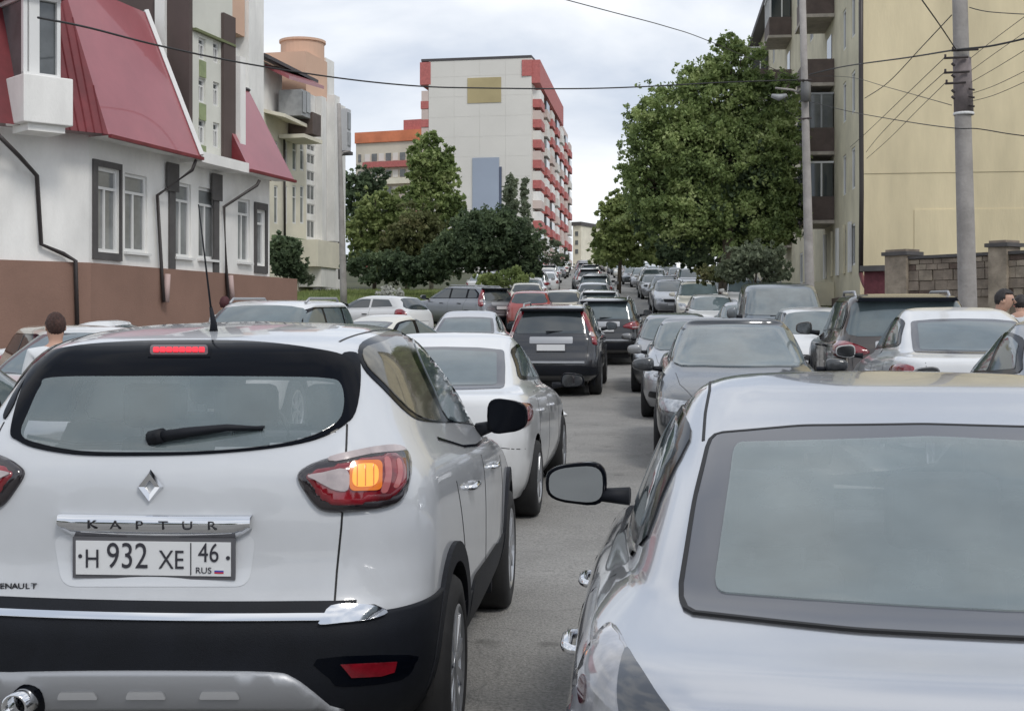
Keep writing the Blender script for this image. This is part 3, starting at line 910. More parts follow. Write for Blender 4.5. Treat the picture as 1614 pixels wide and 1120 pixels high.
    def pwin(s, x0, x1, y0, y1):
        ta, za = s.tz(x0, y0); _, zb = s.tz(x0, y1); tb = s.t_of(x1)
        return (min(ta, tb), max(ta, tb), min(za, zb), max(za, zb))
def off_meet(w1, o1, w2, o2):
    """where wall 1 pushed out by o1 meets wall 2 pushed out by o2"""
    p = w1.A + w1.n * o1; q = w2.A + w2.n * o2; d = w1.u.x * w2.u.y - w1.u.y * w2.u.x
    t = ((q.x - p.x) * w2.u.y - (q.y - p.y) * w2.u.x) / d
    return p + w1.u * t

# ---- the red roofed corner house
C0 = Vector((-8.58, 27.0, 0)); C1 = Vector((-6.37, 35.0, 0)); CL = C0 + Vector((-.8, -.75, 0)).normalized() * 8
F1 = Wall(C0, C1); F0 = Wall(C0, CL)
EAVE = 5.46; PL = 2.9
hs_ = empty('corner_house', (C0.x, C0.y, 0)); hs_.location = (0, 0, 0)
tag(hs_, 'white corner house with red mansard roofs and brown plinth at the left', 'house')
wins = [(152, 187, 262, 396), (197, 232, 272, 396), (275, 301, 286, 404), (313, 341, 294, 407), (375, 394, 312, 412), (403, 417, 330, 418)]
holes = [F1.pwin(*w) for w in wins]
F1.wall_mesh('wall', 0, F1.L, PL, EAVE + .02, holes, STUCCO, hs_)
F0.wall_mesh('wall', 0, 8, PL, EAVE + .02, [], STUCCO, hs_)
mb = MB(); bk = C1 + Vector((-9, 2.4, 0)); bl = CL + Vector((-5, 6, 0))
mb.quad(C1 + Vector((0, 0, PL)), bk + Vector((0, 0, PL)), bk + Vector((0, 0, EAVE)), C1 + Vector((0, 0, EAVE)))
mb.quad(bk + Vector((0, 0, 0)), bl, bl + Vector((0, 0, EAVE)), bk + Vector((0, 0, EAVE)))
mb.build('wall', STUCCO, hs_)
for i, h in enumerate(holes):
    F1.window(hs_, *h, pane=PANEL_, mull=(.45,) if i != 5 else (), trans=(.76,))
for (x0, x1, y0, y1, ww) in ((145, 190, 250, 408, holes[0]), (400, 420, 318, 430, holes[5])):
    a = F1.pwin(x0, x1, y0, y1); b_ = ww; mb = MB()
    F1.box(mb, a[0], b_[0] - .01, a[2], a[3], .0, .05); F1.box(mb, b_[1] + .01, a[1], a[2], a[3], .0, .05)
    F1.box(mb, b_[0] - .01, b_[1] + .01, a[2], b_[2] - .01, .0, .048); F1.box(mb, b_[0] - .01, b_[1] + .01, b_[3] + .01, a[3], .0, .048)
    mb.build('window_surround', DKGREY, hs_)
for h in holes[1:5]: F1.part('window_sill', h[0] - .05, h[1] + .05, h[2] - .06, h[2] - .005, .002, .09, PVC, hs_)
for (x0, x1, y0, y1) in ((265, 274, 258, 430), (335, 343, 275, 432)):
    a = F1.pwin(x0, x1, y0, y1); F1.part('brown_stripe', a[0], a[1], PL, a[3], .002, .05, DKGREY, hs_)
    F1.part('brown_stripe', a[0] - .16, a[1] + .10, a[3] - .62, a[3] + .02, .052, .085, DKGREY, hs_)
mb = MB()
e1 = F1.P(F1.L + 1.35, 0)
p0 = [off_meet(F0, .06, F1, .06), F1.P(F1.L + 1.6, 0, .06), F1.P(F1.L + 1.6, 0, -.3), F1.P(F1.L, 0, -8), CL + F0.n * -7, F0.P(8, 0, .06)]
mb.prism([Vector((p.x, p.y, -.2)) for p in p0], [Vector((p.x, p.y, PL)) for p in p0]); mb.build('plinth', PLINTH, hs_)
# mansard roofs
def mansard(name, ta, tb, left_wall, parent, hgt=3.35, back=1.35, o=.55, zb=EAVE):
    top = zb + hgt
    if left_wall:
        B0 = off_meet(F0, o, F1, o); T0 = off_meet(F0, o - back, F1, o - back)
    else:
        B0 = F1.P(ta, 0, o); T0 = F1.P(ta + .05, 0, o - back)
    B1, T1 = F1.P(tb, 0, o), F1.P(tb - .12, 0, o - back)
    Z = lambda p, z: Vector((p.x, p.y, z))
    mb = MB(); mb.quad(Z(B0, zb), Z(B1, zb), Z(T1, top), Z(T0, top))
    # standing seams as shallow ridges of the sheet
    w = (B1 - B0).length; n = max(2, int(w / .45))
    face = mb.build('roof', MAROON, parent)
    nn = (Z(B1, zb) - Z(B0, zb)).cross(Z(T0, top) - Z(B0, zb)).normalized()
    if nn.z < 0: nn = -nn
    mb = MB()
    mb.quad(Z(B0, zb - .02), Z(B1, zb - .02), Z(F1.P(tb, 0, 0), zb - .02), Z(F1.P(ta, 0, 0) if not left_wall else C0, zb - .02))
    mb.build('soffit', STUCCO, parent)
    mb = MB(); a, c = Z(B0, zb), Z(B1, zb)
    mb.obox(a + Vector((0, 0, -.07)), (c - a).normalized(), F1.n, (0, 0, 1), (c - a).length, .07, .07)
    mb.build('gutter', MAROON2, parent)
    # cheek on the far end and white verge board
    mb = MB(); mb.quad(Z(B1, zb), Z(F1.P(tb, 0, -2), zb), Z(F1.P(tb - .12, 0, -2), top), Z(T1, top)); mb.build('roof_cheek', MAROON2, parent)
    return B0, T0, B1, T1, top
tA = F1.t_of(302, .3)
B0, T0, B1, T1, top = mansard('roof', 0, tA, True, hs_)
Z = lambda p, z: Vector((p.x, p.y, z))
mb = MB(); mb.tube([Z(B1, EAVE + .05), Z(T1, top + .05)], .07, 4); mb.build('verge_board', PVC, hs_)
# left slope, toward us: metal tile sheets in courses
Lb, Lt = F0.P(8, 0, .55), F0.P(8, 0, .55 - 1.35)
mb = MB(); mb.quad(Z(B0, EAVE), Z(Lb, EAVE), Z(Lt, top), Z(T0, top)); mb.build('roof', MAROON2, hs_)
dl = (Lb - B0).normalized(); up = (Z(T0, top) - Z(B0, EAVE)); sl = Z(Lt, top) - Z(Lb, EAVE); sln = sl.normalized()
nf = dl.cross(sln); nf = nf if nf.dot(F0.n) > 0 else -nf
course = sl.length / 11
tile = None
for i in range(11):
    for j in range(13):
        s0 = 2.35 + j * .42
        o_ = Z(B0, EAVE) + dl * s0 + sln * (i * course + .005) + nf * .012
        if tile is None:
            V = []; nseg = 6
            for k in range(nseg + 1):
                q = k / nseg; hgt_ = .028 * math.sin(math.pi * q) ** .8
                V.append(dl * (.41 * q) + nf * (hgt_ + .02)); V.append(dl * (.41 * q) + nf * hgt_ + sln * (course - .01))
                V.append(dl * (.41 * q) + nf * (hgt_ - .01))
            Fc = []
            for k in range(nseg):
                Fc.append((3 * k, 3 * k + 3, 3 * k + 4, 3 * k + 1)); Fc.append((3 * k + 2, 3 * k + 5, 3 * k + 3, 3 * k))
            tile = link_mesh('roof_tile', V, Fc, MAROON, hs_, smooth=False); tile.location = o_
        else:
            t_ = bpy.data.objects.new('roof_tile', tile.data); COL.objects.link(t_); t_.parent = hs_; t_.location = o_
# profile ribs on the cheek between bay and hip
for j in range(9):
    s0 = .12 + j * .17
    a = Z(B0, EAVE) + dl * s0; k = min(1, (s0 + .0) / 1.0)
    lim = min(1.0, max(.12, s0 / max(.01, (Z(T0, top) - Z(B0, EAVE)).dot(dl)))) if (Z(T0, top) - Z(B0, EAVE)).dot(dl) > 0 else 1
    mb = MB(); mb.tube([a + nf * .004, a + sl * lim * .96 + nf * .004], .018, 4); mb.build('roof_rib', MAROON2, hs_)
# bay dormer on the left slope
BW = F0
def bt(px): return BW.t_of(px, .9)
ta, tb = bt(112), bt(34)
if ta > tb: ta, tb = tb, ta
zt, zbm = EYE + (CY - 132) / F * 26.2, EYE + (CY - 205) / F * 26.2
BW.part('bay_parapet', ta, tb, zbm, zt, .15, 1.0, STUCCO, hs_, bevel=.02)
BW.part('bay_parapet_base', ta + .12, tb - .12, zbm - .14, zbm - .002, .2, .9, STUCCO, hs_)
wt0, wt1 = ta + .12, tb - .12; zt2 = EYE + (CY - 8) / F * 26.2
BW.part('bay_window_core', wt0 + .05, wt1 - .05, zt + .01, zt2, -.9, .62, PANE, hs_)
fr = MB()
for (a, b_) in ((wt0, wt0 + .07), (wt0 + .42, wt0 + .66), (wt1 - .12, wt1)): BW.box(fr, a, b_, zt + .002, zt2, .60, .70)
BW.box(fr, wt0, wt1, zt2 - .05, zt2 + .04, -.9, .72); BW.box(fr, wt0, wt0 + .06, zt, zt2, -.9, -.2)
BW.box(fr, wt0, wt1, zt + .003, zt + .09, .598, .703)
bwf = fr.build('bay_window', PVC, hs_)
BW.part('bay_roof', wt0 - .12, wt1 + .12, zt2 + .05, zt2 + .16, -1.0, .86, MAROON2, hs_)
# second mansard
tC, tD = F1.t_of(378, .3), F1.t_of(464, .55)
m2h = EYE + (CY - 122) / F * 33.4 - EAVE
B0b, T0b, B1b, T1b, top2 = mansard('roof', tC, tD, False, hs_, hgt=m2h, back=1.25)
mb = MB(); mb.quad(Z(B0b, EAVE), Z(F1.P(tC, 0, -.9), EAVE), Z(F1.P(tC, 0, -1.2), top2), Z(T0b, top2)); mb.build('roof_cheek', MAROON2, hs_)
mb = MB(); mb.tube([Z(T0b, top2 + .03), Z(T1b, top2 + .03)], .05, 4); mb.build('roof_edge_trim', ROOFD, hs_)
# white ledge under the tower between the mansards
F1.part('ledge', tA, tC, EAVE - .10, EAVE + .14, .0, .55, STUCCO, hs_)
# drainpipes
def pipe(wall, pts, rad, m, parent, out=.10, name='drainpipe'):
    mb = MB(); P_ = []
    for q in pts:
        x, y = q[:2]; o_ = q[2] if len(q) > 2 else out
        t, z = wall.tz(x, y, o_); P_.append(wall.P(t, z, o_))
    mb.tube(P_, rad, 8); return mb.build(name, m, parent, smooth=True)
pipe(F0, [(-3, 213, .5), (30, 246, .3), (58, 277), (65, 385), (100, 400), (119, 411, .14), (122, 520, .14)], .045, PIPE, hs_)
pipe(F1, [(309, 252, .55), (303, 268, .5), (248, 308), (255, 430), (258, 476, .16)], .04, PIPE, hs_)
pipe(F1, [(409, 284, .55), (405, 292, .5), (353, 326), (357, 430), (360, 474, .16)], .04, PIPE, hs_)
pipe(F1, [(264, 432, .16), (262, 476, .16)], .07, PIPEP, hs_, name='pipe_cover'); pipe(F1, [(363, 434, .16), (366, 472, .16)], .07, PIPEP, hs_, name='pipe_cover')

# ---- white apartment tower rising behind the house
tw = empty('apartment_tower', (0, 0, 0)); tag(tw, 'pale apartment tower with brown end panels rising between the two red roofs', 'apartment building')
TW = F1
t0, t1 = F1.t_of(303, .0), F1.t_of(371, .08)
ztop = EYE + (CY - 8) / F * 33 + 1.2
ho = []
for (x0, x1) in ((313, 324), (336, 346)):
    for (y0, y1) in ((58, 92), (122, 160), (186, 226)):
        ho.append(TW.pwin(x0, x1, y0 + (0 if x0 < 330 else 6), y1 + (0 if x0 < 330 else 6)))
mbw = TW.wall_mesh('wall', t0, t1, EAVE + .145, ztop, ho, mat('pale_tower_wall', (0.66, 0.66, 0.60), rough=.9, var=.08, vscale=.6), tw, back=7)
for h in ho: TW.window(tw, *h, mull=(.5,), trans=(.7,), fw=.05, pane=PANE)
TW.part('brown_panel', F1.t_of(353, .08), t1 + .02, EAVE + .15, EYE + (CY - 36) / F * 33.5, .003, .08, BRN, tw)
TW.part('white_strip', t1 + .03, t1 + .32, EAVE + .15, EYE + (CY - 95) / F * 33.5, -.3, .2, STUCCO, tw)
mb = MB(); a = TW.P(t0 - .02, EAVE + .2, .02); mb.obox(a, -TW.n, -TW.u, (0, 0, 1), 7.1, .16, ztop - EAVE - .25); mb.build('brown_end_wall', BRN, tw)
mb = MB(); mb.obox(TW.P(t0 - .19, EAVE + 1.0, -.55), -TW.n, -TW.u, (0, 0, 1), .26, .10, 2.9); mb.build('white_strip', STUCCO, tw)
for k in range(2):
    for x in (313, 336):
        pass
for h in ho[:3]: TW.part('green_tint_panel', h[0] + .02, h[1] - .02, h[2] - .42, h[2] - .03, .002, .03, mat('olive_panel', (0.28, 0.33, 0.18), rough=.8, var=.2), tw)
mb = MB(); TW.box(mb, t0, t1, EYE + (CY - 50) / F * 31.2, EYE + (CY - 46) / F * 31.2, .002, .10); mb.build('cornice', mat('olive_trim', (0.16, 0.18, 0.09), rough=.8), tw)
mb = MB(); TW.box(mb, t0 - .1, t1 + .1, ztop, ztop + .18, -7.1, .16); mb.build('roof', ROOFD, tw)

# ---- long cream apartment house further along
A3 = Vector((-14.4, 76, 0)); B3 = Vector((-11.2, 90, 0)); F3 = Wall(A3, B3)
r3 = empty('apartment_house', (0, 0, 0)); tag(r3, 'cream and white apartment house with round orange tower and glazed balconies', 'apartment building')
z3b = gz(76) - .5
tL, tR = F3.t_of(372), F3.t_of(545)
hol = []
cream_cols = [(432, 438), (447, 453), (461, 467), (473, 479)]
for (x0, x1) in cream_cols:
    for (y0, y1) in ((222, 268), (292, 352)):
        hol.append(F3.pwin(x0, x1, y0, y1))
zc3 = EYE + (CY - 165) / F * 80
F3.wall_mesh('wall', tL, F3.t_of(483), z3b, EYE + (CY - 178) / F * 78, hol, STUCCO2, r3, back=9)
for h in hol: F3.window(r3, *h, mull=(), trans=(.7,), fw=.09, pane=PANEL_, out=-.1)
# upper white storey with red roof slopes
F3.part('upper_wall', tL, F3.t_of(452), EYE + (CY - 176) / F * 78, EYE + (CY - 100) / F * 78, -8, -.3, STUCCO, r3)
F3.part('tall_white_block', F3.t_of(384), F3.t_of(408), z3b, EYE + (CY + 60) / F * 74, -5, .3, STUCCO, r3)
F3.part('orange_block', F3.t_of(352), F3.t_of(383), EYE + (CY - 60) / F * 74, EYE + (CY + 70) / F * 74, -5, .1, ORANGE, r3)
def pent(name, x0, x1, ya, yb, o0, o1, h, m):
    """sloping roof strip between photo columns"""
    ta, za = F3.tz(x0, ya); tb, zb_ = F3.tz(x1, yb); mb = MB()
    mb.prism([F3.P(ta, za, o1), F3.P(tb, zb_, o1), F3.P(tb, zb_ + h, o0), F3.P(ta, za + h, o0)], [F3.P(ta, za + .2, o1), F3.P(tb, zb_ + .2, o1), F3.P(tb, zb_ + h + .2, o0), F3.P(ta, za + h + .2, o0)])
    return mb.build(name, m, r3)
pent('roof', 409, 490, 92, 132, -2.0, .5, 1.0, ROOFD)
pent('roof', 425, 482, 126, 142, -.6, 1.2, .9, MAROON)
pent('canopy', 416, 452, 186, 202, -.1, 1.3, .35, STUCCO2)
# glazed balcony and brown parapet
F3.pbox('glazed_balcony', 438, 452, 142, 183, .05, 1.5, GREYSH, r3)
F3.pbox('balcony_glazing', 438.5, 444, 146, 178, 1.502, 1.55, PANEL_, r3)
F3.pbox('balcony_glazing', 445, 451, 147, 178, 1.502, 1.55, PANEL_, r3)
F3.pbox('balcony_parapet', 453, 467, 178, 212, .06, 1.6, BALC, r3)
F3.pbox('balcony_floor', 438, 468, 212, 218, .06, 1.65, STUCCO2, r3)
# stair tower with window strips
tS0, tS1 = F3.t_of(483), F3.t_of(524)
zS = EYE + (CY - 150) / F * 84
hol = []
for (x0, x1) in ((484, 496), (505, 513)):
    for (y0, y1) in ((226, 236), (241, 257), (268, 284), (290, 314), (320, 337), (346, 374)):
        hol.append(F3.pwin(x0, x1, y0 + (0 if x0 < 500 else 2), y1 + (0 if x0 < 500 else 2)))
F3.wall_mesh('wall', tS0, tS1 + 1.6, z3b, zS, hol, STUCCO, r3, back=8)
for h in hol: F3.window(r3, *h, mull=(.5,) if h[1] - h[0] > .8 else (), trans=(), fw=.06, pane=PANE, out=-.1)
F3.pbox('pilaster', 497, 504, 152, 380, .01, .45, STUCCO, r3); F3.pbox('pilaster', 515, 523, 150, 380, .01, .55, STUCCO, r3)
F3.part('wall', tS1 + 1.62, tR, z3b, EYE + (CY - 165) / F * 89, -8, -.02, STUCCO, r3)
# end balcony
F3.pbox('glazed_balcony', 521, 527, 172, 238, .03, 1.15, mat('pale_grey_sheet', (.5,.51,.53), rough=.5), r3)
F3.pbox('balcony_glazing', 521.5, 526, 178, 204, 1.153, 1.2, PANE, r3)
F3.pbox('balcony_glazing', 521.5, 526, 209, 230, 1.153, 1.2, GREYSH, r3)
F3.pbox('balcony_floor', 520, 528, 238, 243, .02, 1.25, ROOFD, r3)
# round orange tower top
mb = MB(); cpt = F3.P(F3.t_of(486, -1.5), 0, -1.9)
zo0, zo1 = EYE + (CY - 150) / F * 86, EYE + (CY - 62) / F * 86
mb.lathe([(1.42, zo0), (1.42, zo1), (1.52, zo1 + .01), (1.52, zo1 + .16), (.01, zo1 + .17)], 28, origin=(cpt.x, cpt.y, 0)); mb.build('round_tower', ORANGE, r3, smooth=False)
F3.part('orange_block', F3.t_of(494), F3.t_of(527), zS - .3, EYE + (CY - 94) / F * 87, -3.5, -.5, ORANGE, r3)
F3.part('orange_block', F3.t_of(447), F3.t_of(500), zS - .6, EYE + (CY - 118) / F * 83, -5, -2.4, ORANGE, r3)
F3.part('white_block', F3.t_of(527), F3.t_of(540), zS - 2, EYE + (CY - 96) / F * 89, -3.5, -.6, STUCCO, r3)
F3.pbox('sign_band', 428, 483, 370, 386, .01, .35, GREENB, r3)
F3.pbox('entrance_block', 462, 500, 378, 420, .02, 1.6, STUCCO2, r3)
F3.pbox('entrance_block', 470, 494, 421, 452, .02, 1.5, STUCCO, r3)
F3.pbox('entrance_door', 505, 512, 424, 448, .02, .3, DARKIN, r3)
pipe(F3, [(448, 215, .15), (449, 372, .15)], .07, PIPE, r3)
pipe(F3, [(533, 245, .5), (535, 440, .5)], .08, PIPE, r3)

# ---- big panel block up the street
G4 = Wall((F and (662 - CX) / F * 193, 193), ((838 - CX) / F * 190, 190))
S4 = Wall(((838 - CX) / F * 190, 190), ((895 - CX) / F * 257, 257))
b4 = empty('apartment_block', (0, 0, 0)); tag(b4, 'tall panel block with red tiled corners and an ochre square on its gable', 'apartment building')
zt4 = EYE + (CY - 91) / F * 190; zb4 = gz(190) - .5
G4.part('gable_wall', 1.3, G4.L - .02, zb4, zt4, -3, 0, PANELW, b4)
for k in range(11):     # panel joints, floor by floor
    z = zb4 + 2.6 + k * 2.9
    if z < zt4 - .5:
        for j in range(4):
            a = 1.3 + (G4.L - 1.32) * j / 4; b_ = 1.3 + (G4.L - 1.32) * (j + 1) / 4
            G4.part('wall_panel', a + .012, b_ - .012, z + .012, min(z + 2.888, zt4 - .05), .002, .03, PANELW, b4)
G4.part('red_corner', -.0, 1.6, EYE + (CY - 132) / F * 192, zt4 - .1, -8, .08, REDT, b4)
for k in range(9):
    z1 = EYE + (CY - 158 - k * 29) / F * 192
    G4.part('balcony', 0.1, 1.28, z1 - 1.1, z1, -8, .02, REDT, b4); G4.part('balcony_glazing', .2, 1.27, z1 + .02, z1 + 1.5, -8, -.05, PINKW, b4)
G4.part('parapet', .2, G4.L, zt4, zt4 + .35, -3, .1, ROOFD, b4)
G4.part('ochre_square', G4.t_of(737), G4.t_of(790), EYE + (CY - 160) / F * 190, EYE + (CY - 120) / F * 190, .055, .12, OCHRE, b4)
G4.part('poster_panel', G4.t_of(745), G4.t_of(787), EYE + (CY - 340) / F * 190, EYE + (CY - 247) / F * 190, .055, .2, BLUEP, b4)
G4.part('poster_edge', G4.t_of(787.5), G4.t_of(791), EYE + (CY - 340) / F * 190, EYE + (CY - 262) / F * 190, .055, .25, mat('dark_blue_edge', (0.08, 0.10, 0.16), rough=.6), b4)
S4.part('street_wall', 1.3, S4.L, zb4, zt4 - 1.5, -14, 0, PINKW, b4)
S4.part('red_attic', .05, S4.L * .62, zt4 - 3.6, zt4 - .3, -.4, 1.2, REDT, b4)
S4.part('red_attic', -.12, .5, zt4 - 2.6, zt4 - .3, -1.4, .04, REDT, b4)
fl = 2.9
rr4 = random.Random(9)
for k in range(10):
    z0 = zt4 - 6.9 - k * fl
    for j in range(7):
        ta = 1.0 + j * 9.2; w_ = 5.2
        bm_ = rr4.choice([REDT, REDT, PINKW, PANELW]) if j else rr4.choice([REDT, REDT, PINKW])
        o_ = 1.3
        S4.part('balcony', ta, ta + w_, z0, z0 + 1.15, .02, o_, bm_, b4)
        S4.part('balcony_glazing', ta + .1, ta + w_ - .1, z0 + 1.17, z0 + 2.45, .02, o_ - .12, rr4.choice([PANEL_, PANELW, PANE, PINKW, STUCCO]), b4)
        S4.part('window', ta + w_ + 1.0, ta + w_ + 2.8, z0 + .95, z0 + 2.35, .01, .09, PANE, b4)
# second white block beyond
w4 = empty('apartment_block', (0, 0, 0)); tag(w4, 'white block further up the street behind the red and white one', 'apartment building')
W5 = Wall(((876 - CX) / F * 262, 262), ((896 - CX) / F * 330, 330))
zt5 = EYE + (CY - 205) / F * 262
W5.part('wall', -3, W5.L * .6, gz(262), zt5 + 2.4, -12, 1.0, PANELW, w4)
for k in range(9):
    for j in range(4): W5.part('window', 1 + j * 8, 3.4 + j * 8, zt5 - 1 - k * 3, zt5 + .6 - k * 3, 1.0, 1.6, PANE, w4)
c5 = empty('street_house', (0, 0, 0)); tag(c5, 'small cream house with dark cornice at the far end of the street', 'house')
W6 = Wall(((903 - CX) / F * 300, 300), ((917 - CX) / F * 299, 299))
W6.part('wall', 0, 2.0, gz(300), EYE + (CY - 352) / F * 300, -14, 0, STUCCO2, c5); W6.part('cornice', -.2, 2.2, EYE + (CY - 356) / F * 300, EYE + (CY - 350) / F * 300, -14, .4, DKGREY, c5)
for k in range(3): W6.part('window', .6, 1.3, EYE + (CY - 365 - k * 14) / F * 300 - 1, EYE + (CY - 365 - k * 14) / F * 300, .0, .1, PANE, c5)
w7 = empty('shop_building', (0, 0, 0)); tag(w7, 'low pale shop with a red sign board where the street vanishes', 'shop')
W7 = Wall(((918 - CX) / F * 330, 330), ((960 - CX) / F * 328, 328))
W7.part('wall', 0, 6, gz(330), EYE + (CY - 385) / F * 330, -8, 0, PANELW, w7); W7.part('sign_board', 1.6, 5.2, EYE + (CY - 389) / F * 330, EYE + (CY - 368) / F * 330, .02, .3, REDT, w7)
W7.part('shop_window', .8, 5.4, EYE + (CY - 412) / F * 330, EYE + (CY - 398) / F * 330, .0, .1, PANE, w7)

# ---- orange topped block behind the trees
b6 = empty('apartment_block', (0, 0, 0)); tag(b6, 'stepped block with an orange top storey behind the trees at left', 'apartment building')
W8 = Wall(((561 - CX) / F * 232, 232), ((700 - CX) / F * 226, 226))
z8 = EYE + (CY - 207) / F * 230
W8.part('wall', 0, W8.L, gz(230), z8 - 1.9, -16, 0, mat('pale_block_wall', (0.60, 0.55, 0.46), rough=.9, var=.1, vscale=.2), b6)
W8.part('orange_storey', -.1, W8.L, z8 - 1.88, z8, -16, .3, mat('orange_tile', (0.60, 0.20, 0.10), rough=.8, var=.2, vscale=.4), b6)
W8.part('red_penthouse', W8.t_of(632), W8.t_of(672), z8 + .02, z8 + 1.9, -12, -1, REDT, b6)
for k in range(7):
    zz = z8 - 5.0 - k * 2.9
    W8.part('balcony_band', W8.t_of(575), W8.L - .5, zz - 1.3, zz - .3, .02, .9, (REDT, STUCCO2, PINKW)[k % 3], b6)
    for j in range(9):
        ta = W8.t_of(572) + .4 + j * 1.35
        W8.part('window', ta, ta + 1.0, zz - .1, zz + 1.2, .01, .1, PANE if j % 2 else PANELW, b6)
    W8.part('window', .5, 1.0, zz - .1, zz + 1.2, .01, .1, PANE, b6)

# ---- yellow apartment house on the right
KR = Vector((12.8, 49, 0))
hd = R(6.1)
S9 = Wall(KR, KR + Vector((math.sin(hd), math.cos(hd), 0)) * 56)
if S9.n.x > 0: S9.n = -S9.n
G9 = Wall(KR, KR + Vector((math.cos(R(8)), -math.sin(R(8)), 0)) * 26)
y9 = empty('yellow_apartment_house', (0, 0, 0)); tag(y9, 'yellow plastered apartment house with a blank gable at the right', 'apartment building')
z9t, z9b = 21.8, 2.75
def s9z(py, d): return EYE + (CY - py) / F * d
G9.wall_mesh('gable_wall', 0, 26, z9b, z9t, [], YEL, y9)
# expansion joints as shallow proud fields of plaster
zz = [s9z(272, 48.5)]
G9.part('plaster_field', G9.t_of(1441), 26, z9b + .1, s9z(329, 48.3), .002, .03, YEL, y9)
G9.part('plaster_field', .12, 26, s9z(271, 48.4), z9t - .05, .002, .022, YEL, y9)
holes = []
fh = 2.89
for k in range(6):
    zk = z9b + 1.0 + k * fh
    holes.append((1.2, 2.15, zk + .15, zk + 1.75)); holes.append((3.6, 4.5, zk + .15, zk + 1.75))
    for tt in (14.5, 19, 30.5, 35, 44, 49): holes.append((tt, tt + 1.5, zk, zk + 1.6))
S9.wall_mesh('street_wall', 0, 56, z9b, z9t, holes, YEL2, y9, back=13)
for h in holes: S9.window(y9, *h, fw=.09, mull=() if h[1] - h[0] < 1 else (.5,), trans=(), pane=PANEL_ if h[0] < 5 else PANE, out=-.1)
S9.part('plinth', -.1, 56, .8, z9b, -13, .12, mat('grey_brown_plinth', (0.16, 0.12, 0.10), rough=.9, var=.2), y9)
G9.part('plinth', .1, 26, .8, z9b - .01, -.1, .1, mat('grey_brown_plinth', (0.16, 0.12, 0.10)), y9)
S9.part('roof_edge', -.4, 56.5, z9t, z9t + .35, -13.4, .7, ROOFD, y9)
for (tb0, n_) in ((7.0, 6), (24.5, 6), (39.5, 6)):
    for k in range(n_):
        zk = z9b + .4 + k * fh
        if k == 0: 
            if tb0 < 10: S9.part('porch_wall', tb0, tb0 + 3.2, z9b - .3, zk + .3, .01, 1.15, YEL2, y9)
            continue
        S9.part('balcony_slab', tb0 - .05, tb0 + 3.25, zk - .14, zk, .01, 1.3, mat('worn_slab', (0.42, 0.38, 0.33), rough=.9, var=.2), y9)
        S9.part('balcony_rail', tb0, tb0 + 3.2, zk + .002, zk + 1.0, .02, 1.22, BALC, y9)
        if (k + int(tb0)) % 3 != 1:
            fr = MB()
            for q in range(5): S9.box(fr, tb0 + q * .78, tb0 + q * .78 + .07, zk + 1.002, zk + 2.4, 1.12, 1.2)
            for q in (.55, ): S9.box(fr, tb0, tb0 + .06, zk + 1.002, zk + 2.4, .5, .57)
            S9.box(fr, tb0, tb0 + 3.2, zk + 2.4, zk + 2.48, .02, 1.24)
            f_ = fr.build('balcony_frame', PVC if k % 2 else GREYSH, y9)
            S9.part('balcony_glass', tb0 + .02, tb0 + 3.15, zk + 1.003, zk + 2.39, .06, 1.1, GLASS if k % 2 else PANE, f_)
        else:
            S9.part('balcony_door', tb0 + .8, tb0 + 2.2, zk + .01, zk + 2.2, -.05, .03, PANE, y9)
pipe(S9, [(1357, -60, .14), (1357, 100, .14), (1358, 300, .14), (1357, 432, .14)], .085, PIPE, y9)
pipe(S9, [(1357, 432, .14), (1361, 445, .3), (1368, 458, .5)], .085, mat('maroon_pipe', (0.14, 0.03, 0.04), rough=.5), y9)
# ground floor pale shutters
for q in range(5):
    tt = S9.t_of(1343 - q * 10); S9.part('shutter', tt, tt + .5, s9z(430, 52), s9z(352, 52), .01, .10, PVC if q % 2 == 0 else YEL2, y9)
# maroon porch box at the corner
px_ = empty('entrance_box', (0, 0, 0)); tag(px_, 'low maroon and brown entrance box at the corner of the yellow house', 'shed')
E1 = Wall(((1362 - CX) / F * 44, 44), ((1396 - CX) / F * 43.6, 43.6))
E1.part('box_wall', 0, E1.L, gz(44), s9z(428, 44), -3, 0, mat('maroon_wall', (0.13, 0.035, 0.045), rough=.8, var=.3), px_); E1.part('box_roof', -.1, E1.L + .1, s9z(427.8, 44), s9z(419, 44), -3.1, .15, DKGREY, px_)

# ---- stone fence with pillars in front of the yellow house
fc = empty('stone_fence', (0, 0, 0)); tag(fc, 'brown stone fence with capped pillars below the yellow gable', 'fence')
FW = Wall(((1396 - CX) / F * 38, 38), ((1640 - CX) / F * 34, 34))
def fz(py, d=36): return EYE + (CY - py) / F * d
rr = random.Random(3)
def stones(t0, t1, z0, z1, o, m_list, parent, w=(.28, .55), h=.2):
    z = z0
    while z < z1 - .05:
        t = t0; hh = min(h * rr.uniform(.7, 1.35), z1 - z)
        while t < t1 - .04:
            ww = min(rr.uniform(*w), t1 - t)
            FW.part('stone', t + .012, t + ww - .012, z + .01, z + hh - .01, o, o + rr.uniform(.03, .07), rr.choice(m_list), parent)
            t += ww
        z += hh
FW.part('fence_wall', 0, FW.L, .6, fz(405), -.28, 0, STONE, fc)
FW.part('coping', .6, FW.L, fz(404.8), fz(400), -.36, .09, DKGREY, fc)
stones(.75, FW.L, fz(468), fz(406), .0, [STONE, STONE, STONE2, STONE, mat('fence_stone_dark', (0.12, 0.085, 0.07), rough=.95, var=.3)], fc, h=.23)
